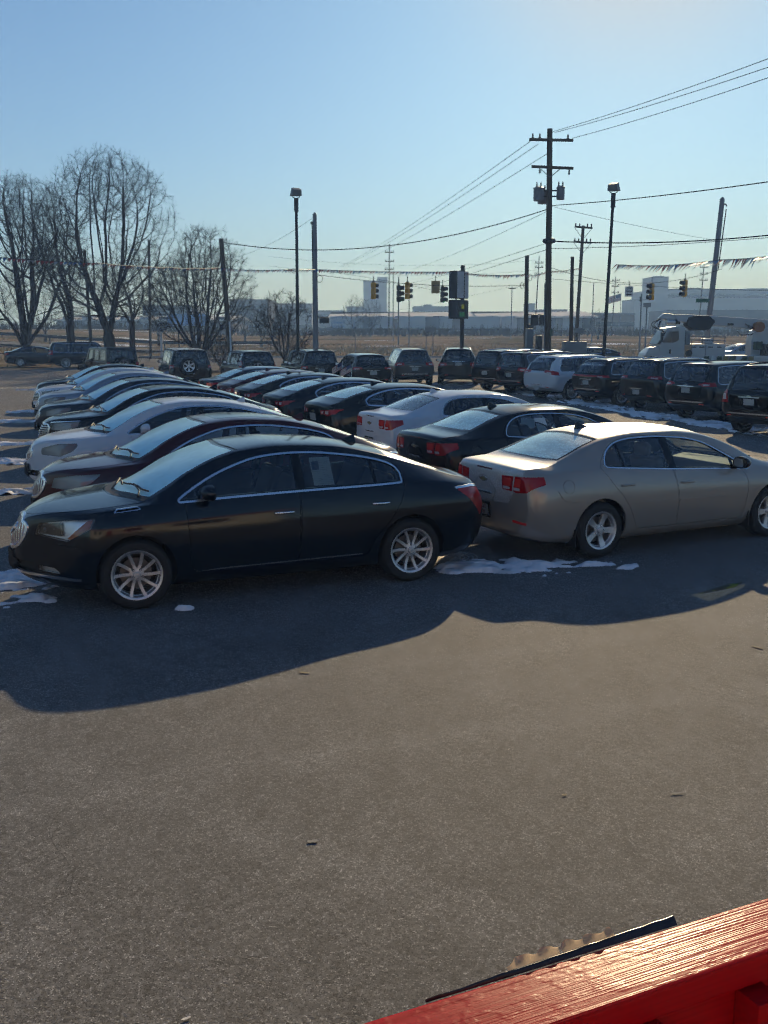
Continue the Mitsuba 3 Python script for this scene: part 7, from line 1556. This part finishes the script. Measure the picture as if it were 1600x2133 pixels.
place(A, "parked_car", -2.672, 10.079, Y1, PT("paint_navy"), "nearest dark navy saloon with ten-spoke wheels, nose to the left", "car", G1, steer=-.049)
place(AC, "parked_car", -3.48, 13.05, Y1, PT("paint_burgundy"), "dark red saloon with a glass roof right behind the nearest navy one", "car", G1)
place(AO, "parked_car", -4.75, 16.45, Y1, PT("paint_white"), "white saloon with a small oval grille, third from the front of its row", "car", G1)
place(AW, "parked_car", -5.85, 20.3, Y1, PT("paint_black"), "black saloon with square lamps beyond the white oval-grille one", "car", G1)
place(AP, "parked_car", -7.1, 23.8, Y1, PT("paint_slate"), "slate blue saloon, fifth in the near row", "car", G1)
place(AP, "parked_car", -8.4, 27.6, Y1, PT("paint_silver"), "pale silver saloon, sixth in the near row", "car", G1)
place(AW, "parked_car", -9.5, 30.6, Y1, PT("paint_white"), "white saloon, seventh in the near row", "car", G1)
place(AP, "parked_car", -10.6, 34.0, Y1, PT("paint_charcoal"), "charcoal saloon at the far end of the near row", "car", G1)
B = build(spec_mid_sedan(), True); C = build(spec_fastback(), False)
Y2 = .4736; bx0, by0 = 4.54, 13.495
place(B, "parked_car", bx0, by0, Y2, PT("paint_gold", paint_top="paint_gold_frost", trim_car="trim_light", antenna="gloss_black", mirror_paint="gloss_black", glass_front="glass_side"), "frosted gold saloon with red square tail lamps at the right", "car", G2)
place(B, "parked_car", bx0 - .72, by0 + 3.46, Y2, PT("paint_black", glass_front="glass_side"), "black saloon with red square tail lamps beside the gold one", "car", G2)
place(B, "parked_car", bx0 - 1.45, by0 + 7.28, Y2, PT("paint_white", glass_rear="glass_dark", glass_side="glass_dark"), "white saloon with red square tail lamps and dark windows", "car", G2)
place(C, "parked_car", bx0 - 2.70, by0 + 10.0, Y2, PT("paint_green"), "black fastback saloon next to the white square-lamp one", "car", G2)
place(C, "parked_car", bx0 - 3.95, by0 + 12.7, Y2, PT("paint_blueblack"), "blue-black fastback saloon, fifth in the second row", "car", G2)
place(C, "parked_car", bx0 - 5.1, by0 + 15.7, Y2, PT("paint_black"), "black fastback saloon with flags clipped to its windows", "car", G2)
place(C, "parked_car", bx0 - 5.95, by0 + 18.0, Y2, PT("paint_maroon"), "maroon saloon near the far end of the second row", "car", G2)
place(B, "parked_car", bx0 - 7.0, by0 + 20.8, Y2, PT("paint_slate"), "dark blue saloon at the far end of the second row", "car", G2)
# far row: (model, tail-centre ground point, heading, paint, label)
def row3(M, tx, ty, deg, slots, label, name="parked_suv", cat="car", group=G3, **k):
    slots = {'glass_rear': 'glass_dark', 'glass_front': 'glass_dark', **slots}; a = math.radians(deg); xt = -M.sp["x"][-1] if M.sp["x"][-1] < 0 else 3.2
    return place(M, name, tx + xt * math.cos(a), ty + xt * math.sin(a), a, slots, label, cat, group, **k)
J = build_jeep()
row3(J, -12.3, 48.0, 125, PT("paint_black"), "dark square off-roader with three side windows at the left end of the far row")
FJ = build(spec_suv(L=4.67, wb=2.69, W=1.90, H=1.83, boxy=1.0, slope=.16, roof_w=.70, spare_w=(1.08, .38, .24, .12, (6, "five")), railx=False, lamp_y=(.74, .90), lamp_z=(.98, 1.12), belt=1.14, tyre=(.39, .24, .26)), False)
row3(FJ, -8.45, 44.6, 109, PT("paint_black", paint_top="paint_white"), "dark off-roader with a white roof and a spare wheel on its back")
RV = build(spec_suv(L=4.40, wb=2.66, W=1.82, H=1.70, boxy=.6, slope=.22, roof_w=.64, spare_w=(.92, .34, .22, .1, (5, "five")), railx=False, lamp_y=(.74, .88), lamp_z=(.95, 1.25), lamp_poly=[(.72, .92), (.95, .92), (.95, 1.30), (.78, 1.30)]), False)
row3(RV, -5.75, 46.8, 112, PT("paint_charcoal"), "dark crossover with a low spare wheel right of the white-roofed off-roader")
LB = build(spec_suv(L=4.5, wb=2.65, W=1.84, H=1.74, boxy=.8, slope=.18, roof_w=.66, lamp_y=(.66, .90), lamp_z=(.88, 1.02), chrome_low="chrome", railx=True), False)
row3(LB, -2.85, 46.6, 110, PT("paint_black", rail="black"), "black square-backed off-roader with roof rails and a chrome tailgate bar")
XO = build(spec_suv(L=4.3, wb=2.67, W=1.78, H=1.62, slope=.42, boxy=0.0, lamp_y=(.50, .88), lamp_z=(.95, 1.06), railx=False, chrome_low=None), False)
row3(XO, -.45, 43.8, 106, PT("paint_black"), "low dark crossover with slim red lamps left of the grey off-roader")
GC = build(spec_suv(L=4.82, wb=2.915, W=1.94, H=1.76, slope=.26, boxy=.4, lamp_y=(.52, .92), lamp_z=(.96, 1.12), chrome_low="chrome", railx=True), False)
row3(GC, 1.48, 48.4, 97, PT("paint_grey", rail="grey_steel"), "grey off-roader with a chrome tailgate strip beside the gap")
EX = build(spec_suv(L=5.0, wb=2.86, W=1.98, H=1.78, slope=.26, boxy=.3, lamp_y=(.56, .92), lamp_z=(.94, 1.10), railx=True, plate_z=1.03), False)
row3(EX, 3.55, 48.6, 86, PT("paint_black", rail="chrome"), "black off-roader seen squarely from behind just right of the gap")
FR = build(spec_suv(L=4.82, wb=2.79, W=1.92, H=1.80, slope=.24, boxy=.6, lamp_y=(.70, .95), lamp_z=(1.0, 1.25), chrome_low="chrome", railx=True), False)
row3(FR, 4.35, 44.0, 42, PT("paint_black", rail="chrome"), "tall black off-roader with a glinting roof rail, second right of the gap")
row3(GC, 5.15, 42.0, 36, PT("paint_blueblack", rail="grey_steel"), "black off-roader with a red right lamp left of the white crossover")
MX = build(spec_suv(L=4.74, wb=2.825, W=1.93, H=1.70, slope=.48, lamp_poly=[(.40, 1.06), (.95, .95), (.95, 1.06), (.80, 1.12), (.40, 1.14)], railx=False, rim=(10, "many"), tyre=(.385, .27, .25), plate_z=.47, dark_low=.34), False)
row3(MX, 5.80, 38.6, 32, PT("paint_white"), "white crossover among the dark far row on the right")
MK = build(spec_suv(L=4.55, wb=2.69, W=1.86, H=1.65, bar=(1.0, 1.07), lamp_z=(.99, 1.075), slope=.50, rim=(10, "many"), chrome_low="chrome", railx=True), False)
row3(MK, 7.15, 36.0, 30, PT("paint_charcoal", rail="chrome"), "dark crossover with a full-width red light bar right of the white one")
CH = build(spec_suv(L=4.62, wb=2.70, W=1.86, H=1.71, slope=.42, lamp_y=(.46, .90), lamp_z=(1.05, 1.15), railx=True, plate_z=.62), False)
row3(CH, 8.30, 33.4, 31, PT("paint_charcoal", rail="chrome"), "dark crossover with high slim lamps and shiny roof rails")
EQ = build(spec_suv(L=4.65, wb=2.725, W=1.84, H=1.71, slope=.44, lamp_poly=[(.40, 1.08), (.62, 1.02), (.96, 1.02), (.96, 1.13), (.62, 1.14)], railx=False, plate_z=.90, chrome_low="chrome", extras=[fin(-2.75, 1.6), bowtie(-3.7, 1.06, .15)], rim=(10, "many")), False)
row3(EQ, 8.80, 29.6, 33, PT("paint_charcoal"), "dark crossover with a pale licence plate and a roof fin, second from the right")
TV = build(spec_suv(L=4.71, wb=2.857, W=1.88, H=1.80, slope=.34, boxy=.25, lamp_poly=[(.62, .82), (.95, .82), (.95, 1.14), (.70, 1.14)], railx=True, plate_z=.86, chrome_low="chrome", extras=[bowtie(-3.76, 1.0, .15)]), False)
row3(TV, 9.05, 25.1, 34, PT("paint_black", rail="black"), "black crossover with tall red lamps cut by the right edge")
# street and far left
RR = build(spec_suv(L=5.0, wb=2.92, W=1.98, H=1.84, slope=.34, boxy=.45, roof_w=.66, lamp_y=(.66, .92), lamp_z=(.95, 1.25), railx=False, rim=(10, "many"), tyre=(.39, .28, .26), dark_low=.34), False)
row3(RR, -23.6, 71.6, 20, PT("paint_charcoal", glass_side="glass_dark"), "dark tall off-roader parked far left behind the lot", group=None)
row3(B, -27.9, 75.0, 22, PT("paint_blueblack"), "dark saloon parked far left beside the tall off-roader", "parked_car", group=None)
row3(C, 17.0, 74.0, 186, PT("paint_charcoal"), "dark saloon with a rear wing on the street behind the right street light", "street_car", group=None)
row3(AP, 12.2, 62.0, 172, PT("paint_white"), "pale saloon mostly hidden behind the white crossover on the street", "street_car", group=None)
row3(XO, 29.2, 78.5, 196, PT("paint_silver"), "silver crossover beyond the boom truck on the street", "street_car", group=None)
car_flag("striped flag clipped to a black fastback's near window", 731, 756, 29.3, False); car_flag("striped flag clipped to a black fastback's far window", 712, 752, 31.0, True)

# sheets taped inside side windows
diffuse("sheet_paper", proc(lambda p, n, uv: mi.Color3f(.50, .56, .56) * (1 - .45 * smoothstep(.35, .25, dr.abs(dr.sin(p.z * 190))) * smoothstep(.4, .6, noise(p.x * 40 + p.y * 40, p.z * 60))))); diffuse("sheet_photo", proc(lambda p, n, uv: mix([.03, .06, .16], [.22, .26, .30], fbm(p.x * 50, p.y * 50, p.z * 50, 3))))
def sheet_in(M, x, y, yaw, side, lx, lz, w, h, label, photo=False, tilt=0.0):
    Lf = M.Lf; k = thing("price_sheet", label, "paper sheet"); n = 8; P = []
    for b in np.linspace(0, h, n):
        yy_ = Lf.side_y(lx, lz + b) - .022 - b * tilt; P.append((b, yy_))
    b = np.array(P); c = np.polyfit(b[:, 0], b[:, 1], 1); F = T().translate([x, y, 0]).rotate([0, 0, 1], math.degrees(yaw))
    def patch(a0, a1, b0, b1, off): 
        V = np.array([[lx + a, side * (np.polyval(c, q) + off), lz + q] for a in (a0, a1) for q in (b0, b1)]); V2 = np.vstack([V, V - [0, side * .0006, 0]]); f = np.array([[0, 1, 3], [0, 3, 2]]); return V2, np.vstack([f, f[:, ::-1] + 4])
    put(k, plym(patch(-w / 2, w / 2, 0, h, 0)), "sheet_paper", F)
    if photo: put(k + "__picture", plym(patch(.02, w / 2 - .012, h * .55, h * .86, .0012)), "sheet_photo", F)
sheet_in(A, -2.672, 10.079, Y1, 1, -1.90, 1.075, .215, .265, "price sheet with a dark picture in the navy saloon's rear side window", True)
sheet_in(AC, -3.48, 13.05, Y1, 1, -1.95, 1.16, .26, .15, "pale sheet at the top of the dark red saloon's rear side window")
sheet_in(B, bx0 - .72, by0 + 3.46, Y2, -1, -1.95, 1.03, .20, .26, "pale sheet in the black square-lamp saloon's rear side window")
sheet_in(C, bx0 - 3.95, by0 + 12.7, Y2, -1, -1.95, 1.05, .20, .25, "pale sheet in the fifth second-row saloon's side window")

# snow left along the rows
for (g, L, W_, a, sd, lb) in (((-3.878, 10.277), 1.5, 1.1, .4, 1, "dirty snow in front of the nearest navy saloon's bumper"), ((-3.873, 9.607), 1.3, .7, .2, 12, "thin snow remains at the left edge below the navy saloon's nose"), ((-6.063, 16.442), 1.7, .8, .25, 2, "pointed snow heap ahead of the dark red saloon"), ((-7.414, 20.210), 2.4, 1.0, .1, 3, "snow heap ahead of the white oval-grille saloon"), ((-8.461, 23.443), 2.4, .9, .1, 4, "broken snow ahead of the black square-lamp-front saloon"), ((-10.347, 29.366), 2.4, .9, .1, 5, "low snow ahead of the slate blue saloon"), ((-11.410, 32.882), 2.0, .9, .1, 6, "low snow ahead of the pale silver saloon"), ((-15.224, 45.282), 2.4, 1.2, .1, 7, "sunlit snow ahead of the far white saloon"),
        ((1.508, 11.019), 2.7, .95, .08, 8, "melting snow strip between the navy saloon and the gold saloon"), ((-1.893, 9.261), .28, .16, .0, 9, "small lump of ice under the navy saloon's side")):
    snow(g[0], g[1], L, W_, a, sd, lb, .05, .30)
pts = [(5.966, 44.199), (6.835, 40.043), (7.569, 35.420), (8.246, 32.114), (8.949, 29.366), (9.636, 27.316), (10.142, 25.293), (10.534, 23.443)]
for i, (a, b) in enumerate(zip(pts[:-1], pts[1:])):
    d = np.hypot(b[0] - a[0], b[1] - a[1]); snow((a[0] + b[0]) / 2, (a[1] + b[1]) / 2, d * 1.5, 1.7, math.atan2(b[1] - a[1], b[0] - a[0]), 20 + i, "stretch of old snow behind the right-hand crossovers, number %s from the left" % ("one two three four five six seven".split()[i]), .05, .30, 2.5)
snow((4.986, 50.195)[0], (4.986, 50.195)[1], 4.5, 1.6, .3, 31, "snow behind the black off-roaders at the gap", .05, .32)
snow((3.087, 50.195)[0], (3.087, 50.195)[1], 3.5, 1.3, .1, 32, "snow in the gap between the two halves of the far row", .05, .34)
snow((-61.347, 167.351)[0] + 3, 74, 9, 1.6, .0, 33, "bright snow along the lot edge at the far left", .08, .32)
snow((-54.218, 238.066)[0] + 8, 70, 5, 1.2, .0, 34, "snow beside the pale post behind the dark off-roader", .08, .32)

# ---------------------------------------------------------------- haze
scene["haze_air"] = {"type": "homogeneous", "albedo": rgb(.84, .93, .99), "sigma_t": rgb(.00055, .00085, .00130)}
k = thing("haze", "thin blue morning haze over the whole place", "haze", None, "stuff")
scene[k] = {"type": "cube", "to_world": T().translate([0, 420, 27]).scale([1000, 800, 29]), "bsdf": {"type": "null"}, "interior": {"type": "ref", "id": "haze_air"}}
